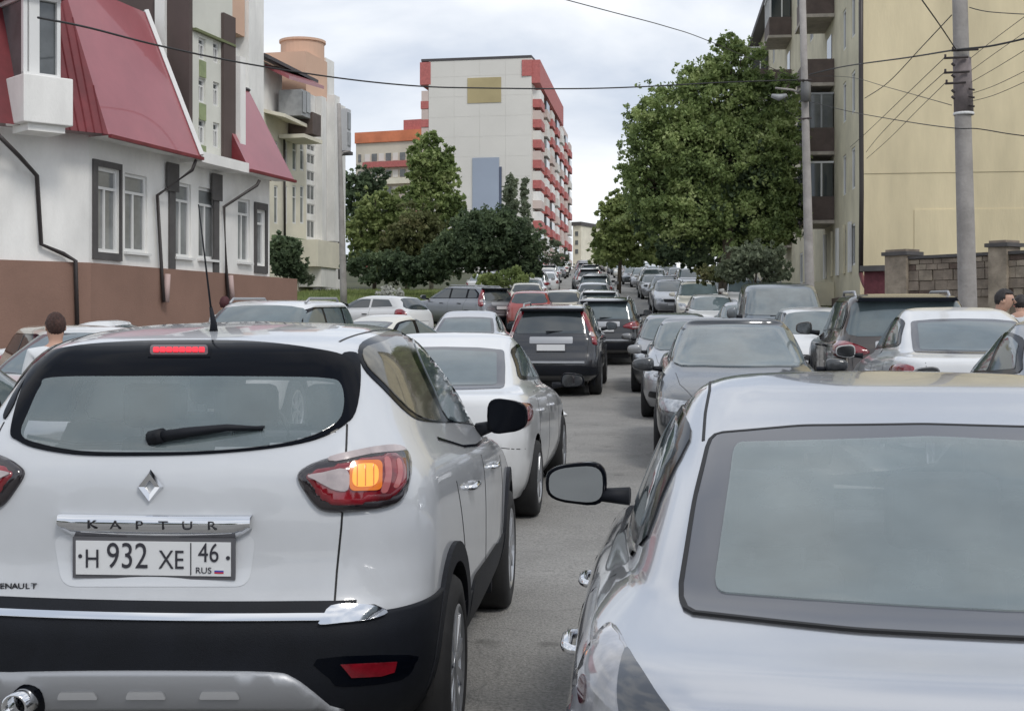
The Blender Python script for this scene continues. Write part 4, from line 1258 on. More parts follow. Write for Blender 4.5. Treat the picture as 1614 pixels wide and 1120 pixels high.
for (x0, x1, yt) in ((1400, 1434, 398), (1563, 1592, 393)):
    a, b_ = FW.t_of(x0), FW.t_of(x1); pl = FW.part('pillar', a, b_, .6, fz(yt), -.45, .15, STONE2, fc)
    FW.part('pillar_cap', a - .07, b_ + .07, fz(yt) + .002, fz(yt - 6), -.52, .22, DKGREY, fc); FW.part('pillar_cap', a + .02, b_ - .02, fz(yt - 6.1), fz(yt - 10), -.45, .15, STONE, fc)

# ---- far side hillside buildings hidden by trees: none
# ------------------------------------------------------------ poles and wires
def pole(name, px0, py0, px1, py1, d, r0, r1, label, m=CONCP):
    a, b_ = PX(px0, py0, d), PX(px1, py1, d); k = (gz(d) - .2 - b_.z) / (b_.z - a.z) if b_.z != a.z else 0
    base = b_ + (b_ - a) * k
    o = empty(name, (0, 0, 0)); tag(o, label, 'utility pole')
    mb = MB(); mb.tube([a + (a - b_).normalized() * 2.5, a, b_, base], [r0 * .95, r0, r1, r1 * 1.03], 14); mb.build('shaft', m, o, smooth=True)
    return o
rp_ = pole('utility_pole', 1513, 0, 1525, 470, 24, .133, .165, 'thick concrete utility pole with wire brackets in front of the yellow gable')
D = 24
def bar_(parent, name, pts, rad, m, n=6):
    mb = MB(); mb.tube([PX(x, y, d) for (x, y, d) in pts], rad, n); return mb.build(name, m, parent, smooth=True)
IRON = mat('rusty_iron', (0.05, 0.04, 0.04), rough=.8, var=.3)
for (y, xl, xr) in ((79, 1500, 1542), (91, 1488, 1526), (114, 1488, 1528), (131, 1490, 1522)):
    bar_(rp_, 'bracket', [(xl, y + 1, 23.8), (xr, y - 1, 23.8)], .022, IRON)
    bar_(rp_, 'insulator', [(xl + 2, y + 2, 23.8), (xl + 2, y - 5, 23.8)], .02, IRON)
mb = MB(); a, b_ = PX(1516, 92, 24), PX(1519, 178, 24); mb.tube([a, b_], [.158, .17], 16); mb.build('junction_sleeve', mat('sleeve', (0.20, 0.17, 0.17), rough=.8, var=.25, vscale=5), rp_, smooth=True)
mb = MB(); mb.lathe([(.175, -.02), (.185, 0), (.175, .03)], 18, origin=tuple(PX(1519, 180, 24))); mb.build('band', PVC, rp_)
for (y) in (140, 152, 166): bar_(rp_, 'bolt', [(1527, y, 23.8), (1536, y + 2, 23.8)], .018, IRON)
for (y) in (104, 122, 146, 156): bar_(rp_, 'insulator', [(1505, y, 23.8), (1500, y - 4, 23.8)], .024, IRON)
lp = pole('lamp_post', 1268, 125, 1276, 450, 42, .11, .15, 'slim grey lamp post standing in front of the large tree at right')
bar_(lp, 'lamp_arm', [(1268, 150, 42), (1250, 142, 42), (1222, 139, 42)], .035, CONCP)
mb = MB(); mb.tube([PX(1240, 150, 42), PX(1228, 154, 42), PX(1216, 151, 42)], [.05, .11, .06], 10); mb.build('lamp_head', GREYSH, lp, smooth=True)
for y in (128, 137, 188): bar_(lp, 'bracket', [(1258, y, 41.9), (1279, y - 2, 41.9)], .03, IRON)
bar_(lp, 'junction_box', [(1270, 130, 41.8), (1270, 160, 41.8)], .16, mat('box_grey', (0.15, .15, .15), rough=.6), 4)
l2 = pole('lamp_post', 536, 248, 541, 445, 62, .10, .16, 'pale pole standing at the far corner of the cream apartment house')
bar_(l2, 'lamp_arm', [(536, 250, 62), (541, 240, 62), (552, 238, 62)], .05, CONCP)
WIRE = mat('black_wire', (0.018, 0.018, 0.02), rough=.6)
def wire(pts, label, rad=.018, group='overhead wires', sm=8):
    P_ = [PX(*p) for p in pts]; out = []
    k = len(P_)
    for i in range(k - 1):
        p0, p1, p2, p3 = P_[max(i - 1, 0)], P_[i], P_[i + 1], P_[min(i + 2, k - 1)]
        for j in range(sm):
            t = j / sm; out.append(0.5 * ((2 * p1) + (p2 - p0) * t + (2 * p0 - 5 * p1 + 4 * p2 - p3) * t * t + (3 * p1 - p0 - 3 * p2 + p3) * t ** 3))
    out.append(P_[-1])
    mb = MB(); mb.tube(out, rad * .72, 6); tag(mb.build('overhead_wire', WIRE, smooth=True), label, 'wire', group)
wire([(60, 28, 22), (140, 44, 24), (250, 72, 27), (385, 100, 31), (540, 124, 34), (660, 136, 35.5), (760, 139, 36.5), (900, 140, 37.5), (1010, 137, 38.5), (1140, 130, 40), (1268, 126, 41.8)], 'long sagging wire crossing the whole street from the red roof to the lamp post', .028)
wire([(840, -14, 26), (960, 18, 28), (1050, 42, 31), (1120, 66, 35), (1268, 130, 41.8)], 'wire coming down from the top edge to the lamp post past the big tree', .014)
wire([(1275, 118, 41.5), (1330, 105, 37), (1430, 91, 29), (1505, 79, 24), (1560, 73, 22.5), (1620, 60, 21)], 'thick wire from the lamp post through the top bracket of the concrete pole', .024)
wire([(1440, -18, 20), (1480, 38, 22), (1506, 77, 23.8)], 'wire dropping from the top edge to the top bracket of the pole', .016)
wire([(1500, 24, 24), (1455, 72, 27), (1400, 130, 32), (1363, 155, 37)], 'wire running down left from high on the pole to the gable', .014)
wire([(1488, 92, 23.8), (1440, 138, 28), (1370, 205, 37), (1340, 232, 42)], 'upper of the thin wires fanning down left from the pole brackets', .010)
wire([(1489, 114, 23.8), (1430, 168, 28), (1385, 215, 34), (1365, 240, 38)], 'middle of the thin wires fanning down left from the pole brackets', .010)
wire([(1490, 131, 23.8), (1450, 170, 27), (1400, 220, 33), (1366, 250, 38)], 'lower of the thin wires fanning down left from the pole brackets', .009)
wire([(1276, 120, 41.5), (1340, 122, 38), (1400, 138, 31), (1500, 166, 24)], 'thin wire from the lamp post to the middle of the concrete pole', .010)
wire([(1276, 160, 41.5), (1340, 176, 37), (1430, 192, 29), (1503, 202, 24), (1540, 203, 23.6), (1590, 211, 22.5), (1630, 216, 22)], 'lower wire from the lamp post past the pale band of the concrete pole', .014)
wire([(1528, 12, 24), (1560, 19, 23), (1640, 24, 21)], 'short wire leaving the pole to the right near the top edge', .012)
for i, (y0, y1) in enumerate(((92, 20), (112, 46), (130, 76), (148, 112), (160, 130))):
    wire([(1530, y0, 24), (1570, (y0 + y1) / 2 + 4, 22), (1640, y1 - 12, 20)], ['first', 'second', 'third', 'fourth', 'fifth'][i] + ' thin wire from the top rising to the right of the concrete pole', .007)
# ------------------------------------------------------------ trees and plants
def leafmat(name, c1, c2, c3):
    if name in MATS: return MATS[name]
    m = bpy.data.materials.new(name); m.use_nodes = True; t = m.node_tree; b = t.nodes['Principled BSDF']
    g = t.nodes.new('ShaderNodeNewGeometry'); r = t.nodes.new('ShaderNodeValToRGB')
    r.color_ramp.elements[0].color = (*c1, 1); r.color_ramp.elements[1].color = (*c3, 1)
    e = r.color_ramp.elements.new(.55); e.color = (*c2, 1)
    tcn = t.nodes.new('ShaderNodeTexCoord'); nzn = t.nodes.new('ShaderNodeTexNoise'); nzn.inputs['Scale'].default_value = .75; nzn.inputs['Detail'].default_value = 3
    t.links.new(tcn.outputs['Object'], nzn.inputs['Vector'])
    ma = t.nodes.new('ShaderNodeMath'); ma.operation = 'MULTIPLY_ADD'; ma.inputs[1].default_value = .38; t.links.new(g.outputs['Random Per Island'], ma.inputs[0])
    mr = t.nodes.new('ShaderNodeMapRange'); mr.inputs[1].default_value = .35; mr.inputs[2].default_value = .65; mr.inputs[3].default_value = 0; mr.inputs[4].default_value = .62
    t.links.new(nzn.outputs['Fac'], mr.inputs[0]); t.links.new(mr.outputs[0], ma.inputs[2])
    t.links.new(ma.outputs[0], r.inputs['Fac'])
    t.links.new(r.outputs['Color'], b.inputs['Base Color'])
    b.inputs['Roughness'].default_value = .6; b.inputs['Specular IOR Level'].default_value = .3
    tr = t.nodes.new('ShaderNodeBsdfTranslucent'); t.links.new(r.outputs['Color'], tr.inputs['Color'])
    mxs = t.nodes.new('ShaderNodeMixShader'); mxs.inputs[0].default_value = .42
    out = t.nodes['Material Output']
    t.links.new(b.outputs[0], mxs.inputs[1]); t.links.new(tr.outputs[0], mxs.inputs[2]); t.links.new(mxs.outputs[0], out.inputs['Surface'])
    MATS[name] = m; return m
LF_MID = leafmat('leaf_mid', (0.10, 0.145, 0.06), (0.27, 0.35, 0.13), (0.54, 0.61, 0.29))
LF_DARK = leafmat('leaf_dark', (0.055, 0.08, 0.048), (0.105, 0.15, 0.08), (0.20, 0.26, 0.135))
LF_LIGHT = leafmat('leaf_light', (0.15, 0.205, 0.07), (0.26, 0.32, 0.12), (0.40, 0.45, 0.19))
LF_GREY = leafmat('leaf_grey', (0.11, 0.14, 0.09), (0.17, 0.20, 0.13), (0.26, 0.30, 0.19))
LF_BROWN = leafmat('leaf_brownish', (0.09, 0.10, 0.045), (0.16, 0.18, 0.075), (0.26, 0.24, 0.12))
BARK = mat('bark', (0.10, 0.08, 0.06), rough=.95, var=.3, vscale=4, bump=.6)
BIRCH = mat('pale_bark', (0.36, 0.34, 0.30), rough=.9, var=.3, vscale=4)
def leaf_mesh(name, cen, size, m, parent, r_):
    n = len(cen)
    a = r_.normal(size=(n, 3)); a /= np.linalg.norm(a, axis=1, keepdims=True)
    b = r_.normal(size=(n, 3)); b -= a * (a * b).sum(1, keepdims=True); b /= np.linalg.norm(b, axis=1, keepdims=True)
    s = size * r_.uniform(.6, 1.35, (n, 1))
    # droop the leaves a little so that they catch light from above
    a *= s; b *= s * .62
    v = np.stack([cen - a, cen + b * .9 + 0 * a, cen + a, cen - b * .9], 1).reshape(-1, 3)
    me = bpy.data.meshes.new(name); me.vertices.add(4 * n); me.vertices.foreach_set('co', v.ravel())
    me.loops.add(4 * n); me.loops.foreach_set('vertex_index', np.arange(4 * n)); me.polygons.add(n)
    me.polygons.foreach_set('loop_start', np.arange(n) * 4); me.polygons.foreach_set('loop_total', np.full(n, 4)); me.update(calc_edges=True)
    me.materials.append(m); o = bpy.data.objects.new(name, me); COL.objects.link(o)
    if parent: o.parent = parent
    return o
def tree(px, d, lobes, label, n=9000, size=.13, m=LF_MID, bark=BARK, trunk=True, name='tree', cat='tree', seed=1, thick=.6, group=None, hollow=.55, base_px=None, tr=.16, fillk=.10):
    """lobes: (photo x, photo y, half width px, half height px) outlines of leafy masses at depth d"""
    r_ = np.random.default_rng(seed); k = F / d
    base = Vector(((base_px if base_px else px) - CX, 0, 0)) / k; base = Vector((base.x, d, gz(d)))
    o = empty(name, base); tag(o, label, cat, group)
    tot = sum(l[2] * l[3] for l in lobes); C_ = []
    for (lx, ly, wx, wy) in lobes:
        c = np.array([(lx - CX) / k, d, EYE + (CY - ly) / k]) - np.array(base); rad = np.array([wx / k, max(wx, wy) / k * thick * 1.3, wy / k])
        q = int(n * wx * wy / tot); nc = max(8, q // 150)
        # clumps
        dirs = r_.normal(size=(nc, 3)); dirs /= np.linalg.norm(dirs, axis=1, keepdims=True)
        rr_ = r_.uniform(hollow, 1.0, (nc, 1)) ** .6
        cc = c + dirs * rr_ * rad * r_.uniform(.72, 1.12, (nc, 1))
        cs = r_.uniform(.05, .145, nc) * rad.mean()
        idx = r_.integers(0, nc, q)
        pts = cc[idx] + r_.normal(size=(q, 3)) * cs[idx][:, None] * np.array([1, 1, .62])
        fill = r_.normal(size=(q, 3)); fill /= np.linalg.norm(fill, axis=1, keepdims=True); fill = c + fill * r_.uniform(.25, 1.02, (q, 1)) ** .6 * rad
        msk = r_.uniform(size=q) < fillk; pts[msk] = fill[msk]
        fr_ = r_.normal(size=(nc, 3)); fr_ /= np.linalg.norm(fr_, axis=1, keepdims=True); fr_ = c + fr_ * r_.uniform(1.0, 1.3, (nc, 1)) * rad
        k2 = int(q * .10); id2 = r_.integers(0, nc, k2); C_.append(fr_[id2] + r_.normal(size=(k2, 3)) * .045 * rad.mean())
        C_.append(pts)
    leaf_mesh('crown', np.concatenate(C_), size, m, o, r_)
    if trunk:
        tops = sorted(lobes, key=lambda l: -l[2] * l[3])
        mb = MB(); c0 = np.array([(lobes[0][0] - CX) / k, d, EYE + (CY - lobes[0][1]) / k]) - np.array(base)
        H_ = max(.5, c0[2]); tip = Vector(c0)
        mid = Vector((tip.x * .25, 0, H_ * .45))
        mb.tube([Vector((0, 0, -.2)), mid, Vector((tip.x * .7, 0, H_ * .8)), tip + Vector((0, 0, lobes[0][3] / k * .5))], [tr, tr * .75, tr * .5, tr * .15], 8)
        mb.build('trunk', bark, o, smooth=True)
        mb = MB()
        for l in lobes:
            for q in range(3):
                e = Vector(((l[0] - CX) / k, d, EYE + (CY - l[1]) / k)) - base + Vector((r_.uniform(-.6, .6) * l[2] / k, r_.uniform(-.4, .4) * l[2] / k, r_.uniform(-.2, .6) * l[3] / k))
                s_ = mid.lerp(Vector((tip.x * .7, 0, H_ * .8)), r_.uniform(0, 1)); mm = s_.lerp(e, .5) + Vector((0, 0, .1))
                mb.tube([s_, mm, e], [tr * .35, tr * .22, tr * .06], 6)
        mb.build('branches', bark, o, smooth=True)
    return o
tree(1150, 56, [(1130, 160, 62, 60), (1160, 105, 42, 50), (1185, 175, 60, 60), (1060, 190, 58, 62), (1015, 230, 40, 62), (1090, 240, 75, 70), (1165, 255, 80, 80), (1225, 225, 42, 70), (1235, 150, 30, 40), (1230, 320, 38, 60), (1030, 305, 52, 58), (1095, 330, 70, 60), (1170, 345, 75, 55), (1000, 285, 28, 40), (1145, 72, 20, 26), (1110, 120, 40, 34)],
     'very large broad green tree in front of the yellow apartment house', n=115000, size=.085, m=LF_MID, seed=3, base_px=1152, tr=.3)
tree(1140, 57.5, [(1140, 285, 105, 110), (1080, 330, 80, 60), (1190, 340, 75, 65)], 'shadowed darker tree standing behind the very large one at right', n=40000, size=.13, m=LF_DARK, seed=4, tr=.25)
tree(975, 88, [(985, 352, 42, 42), (965, 385, 34, 28), (1010, 375, 34, 36), (975, 325, 18, 18)], 'lighter green tree left of and beyond the very large tree', n=20000, size=.17, m=LF_LIGHT, seed=5)
tree(1000, 108, [(985, 404, 46, 15), (1050, 400, 40, 16), (945, 408, 14, 9)], 'low bright hedge of bushes at the foot of the lighter tree', n=9000, size=.16, m=LF_LIGHT, trunk=False, name='bush', cat='bush', seed=6)
tree(1190, 44, [(1192, 408, 42, 24), (1160, 425, 30, 18), (1222, 428, 25, 16)], 'grey green bush at the foot of the very large tree', n=11000, size=.085, m=LF_GREY, name='bush', cat='bush', seed=7, tr=.05)
tree(1150, 46, [(1120, 432, 24, 14), (1150, 436, 16, 10)], 'small dull bush beside the grey green bush', n=3500, size=.08, m=LF_BROWN, name='bush', cat='bush', seed=8, trunk=False)
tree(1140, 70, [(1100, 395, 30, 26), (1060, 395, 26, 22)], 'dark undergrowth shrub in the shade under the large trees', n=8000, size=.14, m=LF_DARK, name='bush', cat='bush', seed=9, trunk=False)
# left group
tree(680, 92, [(672, 250, 28, 34), (692, 275, 28, 34), (690, 320, 34, 36), (655, 325, 24, 36), (678, 224, 18, 16), (712, 345, 26, 28), (660, 285, 18, 24), (705, 245, 12, 16), (722, 320, 12, 14)], 'tall slender birch like tree in front of the panel block', n=26000, size=.16, m=LF_MID, bark=BIRCH, seed=10, tr=.16)
tree(640, 84, [(660, 370, 45, 42), (690, 400, 40, 30), (630, 400, 40, 30)], 'brownish green tree under the slender birch like one', n=20000, size=.14, m=LF_BROWN, seed=11)
tree(590, 98, [(592, 330, 30, 30), (570, 365, 28, 30), (612, 365, 30, 34), (585, 395, 34, 28), (625, 320, 18, 22)], 'light green tree left of the birch like tree', n=19000, size=.17, m=LF_LIGHT, seed=12)
tree(575, 120, [(562, 300, 30, 36), (590, 285, 22, 22), (556, 345, 20, 30), (600, 330, 26, 26)], 'dark conifer showing behind the end of the cream apartment house', n=12000, size=.2, m=LF_DARK, seed=13)
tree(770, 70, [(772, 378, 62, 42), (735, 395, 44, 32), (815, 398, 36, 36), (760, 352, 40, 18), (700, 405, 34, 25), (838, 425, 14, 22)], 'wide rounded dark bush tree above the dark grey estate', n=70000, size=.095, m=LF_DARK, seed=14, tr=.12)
tree(620, 74, [(600, 420, 50, 24), (655, 425, 40, 22), (690, 430, 30, 16)], 'dark low bushes below the light green tree', n=16000, size=.12, m=LF_DARK, name='bush', cat='bush', seed=15, trunk=False)
tree(800, 64, [(805, 438, 30, 14), (775, 440, 26, 10)], 'yellow green bush in the light under the dark rounded tree', n=5000, size=.10, m=LF_LIGHT, name='bush', cat='bush', seed=16, trunk=False)
tree(808, 165, [(806, 312, 10, 36), (804, 350, 12, 26)], 'left of two narrow poplars against the panel block', n=5000, size=.26, m=LF_GREY, seed=17)
tree(828, 160, [(826, 312, 5, 32), (830, 350, 8, 26)], 'right of two narrow poplars against the panel block', n=3000, size=.24, m=LF_GREY, seed=18)
tree(862, 110, [(868, 395, 24, 20), (852, 372, 12, 16), (885, 408, 16, 12)], 'thin sparse sapling right of the dark rounded tree', n=1600, size=.16, m=LF_GREY, seed=19, tr=.06)
tree(452, 46, [(450, 408, 26, 24), (440, 392, 14, 22), (462, 398, 8, 22), (468, 425, 12, 18)], 'dark green bush against the green sign band of the cream house', n=9000, size=.10, m=LF_DARK, name='bush', cat='bush', seed=20, tr=.04)
tree(478, 46.5, [(476, 428, 10, 16), (484, 440, 8, 12)], 'pale sparse shrub right of the dark green bush', n=900, size=.09, m=LF_GREY, name='bush', cat='bush', seed=21, trunk=False)
tree(620, 55, [(617, 463, 20, 9), (610, 458, 10, 7)], 'white flowering shrub in the grass strip', n=1800, size=.07, m=leafmat('white_petals', (0.45, 0.46, 0.42), (0.6, 0.6, 0.56), (0.7, 0.7, 0.66)), name='bush', cat='bush', seed=22, trunk=False)
# distant skyline of trees either side so that the ground does not end bare
for i, (lat, d) in enumerate(((-46, 150), (-60, 175), (-30, 210), (-75, 210), (34, 150), (48, 185), (30, 240), (62, 230))):
    k = F / d; x = CX + (road_c(d) + lat) * k; y = CY - (gz(d) + 4.0 - EYE) * k
    tree(x, d, [(x, y, 5.5 * k, 4.2 * k), (x + 4 * k, y + 1 * k, 3.5 * k, 3 * k)], 'far green tree on the hill behind the buildings', n=3500, size=.35, m=LF_MID, seed=30 + i, group='far trees on the hill behind the buildings', tr=.2)
# grass verges
def grass(name, x0f, x1f, y0, y1, n, hgt, m, seed):
    r_ = np.random.default_rng(seed); Y = r_.uniform(y0, y1, n); t = r_.uniform(0, 1, n)
    xa = np.array([x0f(y) for y in Y]); xb = np.array([x1f(y) for y in Y]); X = xa + (xb - xa) * t; Zg = np.array([gz(y) for y in Y])
    hh = hgt * r_.uniform(.4, 1.3, n); w = hh * .12 + .01; a = r_.uniform(0, 6.28, n); lx = r_.normal(size=n) * hh * .3; ly = r_.normal(size=n) * hh * .3
    v = np.stack([np.stack([X - np.cos(a) * w, Y - np.sin(a) * w, Zg - .03], 1), np.stack([X + np.cos(a) * w, Y + np.sin(a) * w, Zg - .03], 1), np.stack([X + lx, Y + ly, Zg + hh], 1)], 1).reshape(-1, 3)
    me = bpy.data.meshes.new(name); me.vertices.add(3 * n); me.vertices.foreach_set('co', v.ravel()); me.loops.add(3 * n); me.loops.foreach_set('vertex_index', np.arange(3 * n))
    me.polygons.add(n); me.polygons.foreach_set('loop_start', np.arange(n) * 3); me.polygons.foreach_set('loop_total', np.full(n, 3)); me.update(calc_edges=True)
    me.materials.append(m); o = bpy.data.objects.new(name, me); COL.objects.link(o); o['kind'] = 'stuff'; return o
grass('grass', lambda y: road_c(y) - 19, lambda y: road_c(y) - 8.5, 44.5, 84, 60000, .42, LF_LIGHT, 41)
grass('grass', lambda y: road_c(y) + 7.4, lambda y: road_c(y) + 11, 30, 80, 26000, .5, LF_LIGHT, 42)

# unseen trees added behind the camera to be mirrored in the car windows and paint
r_ = np.random.default_rng(77); P_ = []
for cx_, cy_, cz_, rr_ in ((-16, -34, 5, 4), (-9, -38, 5.5, 4.2), (-22, -30, 4, 4), (13, -36, 5, 4.5), (22, -33, 4.5, 4), (31, -30, 5, 4), (-31, -27, 4, 4)):
    q = r_.normal(size=(1500, 3)); q /= np.linalg.norm(q, axis=1, keepdims=True); P_.append(np.array([cx_, cy_, cz_]) + q * r_.uniform(.5, 1.1, (1500, 1)) * rr_ * np.array([1, 1, 1.2]))
tl = leaf_mesh('unseen_treeline', np.concatenate(P_), .55, LF_DARK, None, r_); tl['kind'] = 'stuff'
# ------------------------------------------------------------ placing cars
def car_root(name, X, Y, heading, label, cat, group=None, dz=0.0, pitch=None):
    """X, Y: rear bumper centre; heading in degrees clockwise from straight ahead"""
    o = empty(name, (X, Y, gz(Y) + dz), R(90 - heading))
    tag(o, label, cat, group)
    L = 4.3
    Y2 = Y + L * math.cos(R(heading)); 
    p = math.atan2(gz(Y2) - gz(Y), L) if pitch is None else pitch
    o.rotation_euler = (0, -p, R(90 - heading))
    return o
def px_map(root):
    """rays through photo pixels, in the car's own space"""
    M = Matrix.LocRotScale(root.location, root.rotation_euler, None).inverted(); o = M @ Vector((0, 0, EYE)); M3 = M.to_3x3()
    def f(u, v):
        d = (M3 @ Vector(((u - CX) / F, 1, (CY - v) / F))).normalized()
        return o, d
    return f

# ============================================================ 1. white crossover, near left
CROSS_ROWS = [
    # zr    zf    xr    xf    w     rxr  ryr  rxf  ryf
    (0.26, 0.24, 0.20, 4.16, 0.80, .35, .30, .40, .30),
    (0.36, 0.34, 0.07, 4.27, 0.87, .40, .34, .45, .34),
    (0.50, 0.47, 0.005, 4.33, 0.900, .42, .36, .50, .36),
    (0.62, 0.58, 0.00, 4.33, 0.905, .42, .36, .55, .38),
    (0.70, 0.68, 0.02, 4.29, 0.906, .44, .36, .55, .38),
    (0.76, 0.76, 0.055, 4.22, 0.906, .44, .36, .55, .38),
    (0.88, 0.85, 0.085, 4.06, 0.903, .46, .35, .55, .36),
    (1.00, 0.93, 0.09, 3.80, 0.895, .46, .33, .50, .33),
    (1.12, 1.00, 0.105, 3.45, 0.875, .46, .30, .45, .30),
    (1.20, 1.045, 0.14, 3.23, 0.835, .46, .27, .45, .27),
    (1.27, 1.12, 0.19, 3.06, 0.795, .46, .24, .45, .26),
    (1.40, 1.32, 0.30, 2.68, 0.735, .44, .22, .45, .25),
    (1.50, 1.46, 0.385, 2.32, 0.680, .42, .22, .45, .26),
    (1.552, 1.55, 0.46, 2.12, 0.625, .40, .22, .40, .26),
    (1.598, 1.60, 0.70, 2.02, 0.56, .40, .24, .40, .26),
    (1.632, 1.632, 1.10, 1.90, 0.40, .30, .24, .30, .2),
    (1.645, 1.645, 1.35, 1.70, 0.0, .1, .1, .1, .1),
]
ks = CarShape(CROSS_ROWS, (0.84, 3.51), 0.345, sub=5, bow_r=0.10, nS=72)
kap = car_root('crossover_car', -1.172, 4.26, 4.3,
               'white crossover filling the lower left, rear plate 932 and lit amber turn signal', 'car', pitch=0.0)
body = bpy.data.objects.new('body', ks.body_me); COL.objects.link(body); body.parent = kap
body.data.materials.append(P_WHITE)
K = px_map(kap)
underbody(kap, ks, 4.33, 0.9)
add_wheels(kap, ks, 0.905, w=0.22, spokes=10)
# dark lower cladding all round, higher over the rear bumper
nR, nC, nS = 12, 12, 72
s5 = 5
band(ks, 'sill_cladding', 0, 2 * s5 + 1, nR + nC, ks.nc - 1, 0.010, BLKPL, kap)
band(ks, 'rear_bumper', 0, 4 * s5, 0, nR + nC + 4, 0.014, BLKPL, kap)
arch_ring(ks, BLKPL, kap, width=0.075)
hx = 9.0
def kpatch(name, pts, m, off=.004, h=9, sm=True, n=5, both=False, parent=kap, bulge=0, skirt=.008, hole=None):
    return patch(ks, name, smooth_poly(pts, n) if sm else pts, K, m, parent, off=off, h=h, both=both, bulge=bulge, skirt=skirt, hole=hole)
# tailgate glass in a black surround; the deep top band paints in a dark reflection
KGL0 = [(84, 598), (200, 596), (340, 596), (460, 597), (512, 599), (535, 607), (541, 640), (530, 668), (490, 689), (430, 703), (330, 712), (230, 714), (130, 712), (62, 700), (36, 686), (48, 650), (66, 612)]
kpatch('rear_surround_and_reflection', [(18, 680), (34, 620), (62, 566), (110, 549), (200, 541), (300, 539), (400, 541), (490, 551), (548, 566), (563, 600), (562, 640), (545, 668), (500, 692), (430, 706), (330, 715), (230, 718), (130, 717), (60, 707), (28, 694)], GLOSSBLK, off=.009, h=9, hole=smooth_poly(KGL0, 5))
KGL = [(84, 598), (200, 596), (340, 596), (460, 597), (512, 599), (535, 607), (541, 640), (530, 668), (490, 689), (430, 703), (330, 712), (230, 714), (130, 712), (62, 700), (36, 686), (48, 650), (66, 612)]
KGL2 = smooth_poly(KGL, 5)
KSUR = smooth_poly([(18, 680), (34, 620), (62, 566), (110, 549), (200, 541), (300, 539), (400, 541), (490, 551), (548, 566), (563, 600), (562, 640), (545, 668), (500, 692), (430, 706), (330, 715), (230, 718), (130, 717), (60, 707), (28, 694)], 5)
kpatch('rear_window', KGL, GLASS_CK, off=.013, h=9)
_M = Matrix.LocRotScale(kap.location, kap.rotation_euler, None)
def _kin(c):
    if c.x > 1.3: return False
    w = _M @ c; u = CX + F * w.x / w.y; v = CY - F * (w.z - EYE) / w.y
    return all(inside((u + a, v + b_), KSUR) for a, b_ in ((0, 0), (7, 0), (-7, 0), (0, 7), (0, -7)))
cut_body(body, _kin)
KWS = smooth_poly([(-.66, 1.10), (-.4, 1.08), (0, 1.075), (.4, 1.08), (.66, 1.10), (.57, 1.42), (.51, 1.49), (0, 1.515), (-.51, 1.49), (-.57, 1.42)], 3)
cut_body(body, lambda c: c.x > 1.9 and inside((c.y, c.z), KWS))
cabin(kap, .25, 1.30, 2.10, 1.12, .66, 1.52)
kpatch('third_brake_light_housing', [(236, 546), (330, 546), (334, 552), (332, 566), (234, 566), (232, 552)], GLOSSBLK, off=.012, h=8, sm=False)
kpatch('third_brake_light', round_poly([(238, 549), (328, 549), (329, 563), (238, 563)], 5), REDD, off=.015, h=7, sm=False)
for q in range(8): kpatch('brake_light_element', round_poly([(243 + q * 10.2, 553), (252.4 + q * 10.2, 553), (252.4 + q * 10.2, 560), (243 + q * 10.2, 560)], 2), BRAKE, off=.018, h=7, sm=False)
# wiper
mb = MB()
def K3(u, v, off):
    h = ks.hit(*K(u, v)); return h[0] + h[1] * off
mb.tube([K3(245, 697, .03), K3(300, 690, .035), K3(360, 683, .035), K3(416, 680, .02)], [.019, .017, .012, .006], 8)
mb.tube([K3(240, 694, .01), K3(262, 694, .035)], [.028, .024], 10)
mb.tube([K3(262, 690, .012), K3(340, 680, .012), K3(418, 676, .012)], .006, 6)
mb.build('wiper', BLKPL, kap, smooth=True)
# side windows (right flank as seen, mirrored to the left)
kpatch('side_window_surround', [(566, 545), (600, 527), (640, 515), (668, 518), (690, 530), (716, 566), (738, 610), (760, 666), (720, 666), (668, 664), (640, 650), (604, 614), (572, 580)], GLOSSBLK, off=.004, h=8, both=True, n=4)
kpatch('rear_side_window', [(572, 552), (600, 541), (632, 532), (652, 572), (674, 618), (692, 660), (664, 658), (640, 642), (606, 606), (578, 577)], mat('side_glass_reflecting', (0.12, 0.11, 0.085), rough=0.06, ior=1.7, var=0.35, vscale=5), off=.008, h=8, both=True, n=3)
kpatch('front_side_window', [(650, 532), (668, 532), (690, 560), (716, 606), (738, 660), (704, 660), (682, 612), (664, 572)], GLASS_L, off=.008, h=7, both=True, n=3)
kpatch('pillar_trim', [(538, 560), (556, 556), (566, 566), (567, 610), (560, 650), (548, 664), (546, 640), (556, 610), (552, 580)], GLOSSBLK, off=.006, h=7, both=True, n=3)
# tail lamps: dark surround, red lens, clear reverse lamp, lit amber square
lamp = [(469, 750), (490, 733), (530, 720), (575, 708), (615, 703), (636, 709), (645, 730), (641, 765), (628, 790), (600, 801), (560, 806), (520, 807), (500, 800), (482, 778)]
kpatch('tail_light', lamp, mat('lamp_surround', (0.02, 0.015, 0.018), rough=0.1, coat=1.0), off=.012, h=9, both=True, n=4, bulge=.012)
kpatch('tail_light_lens', [(482, 752), (500, 740), (540, 731), (580, 722), (612, 717), (630, 722), (636, 742), (630, 770), (610, 788), (570, 796), (525, 797), (506, 788), (492, 770)], REDL, off=.018, h=8, both=True, n=4, bulge=.014)
kpatch('tail_light_upper_strip', [(520, 724), (575, 711), (615, 706), (632, 712), (620, 716), (580, 720), (530, 731)], CLEARL, off=.026, h=6, both=True, n=3)
kpatch('reversing_light', [(486, 752), (510, 748), (545, 744), (547, 772), (530, 773), (512, 765), (498, 758)], CLEARL, off=.037, h=7, both=True, n=3)
kpatch('turn_signal_lens', round_poly([(549, 733), (594, 732), (593, 773), (549, 774)], 9), AMBER_D, off=.039, h=7, sm=False)
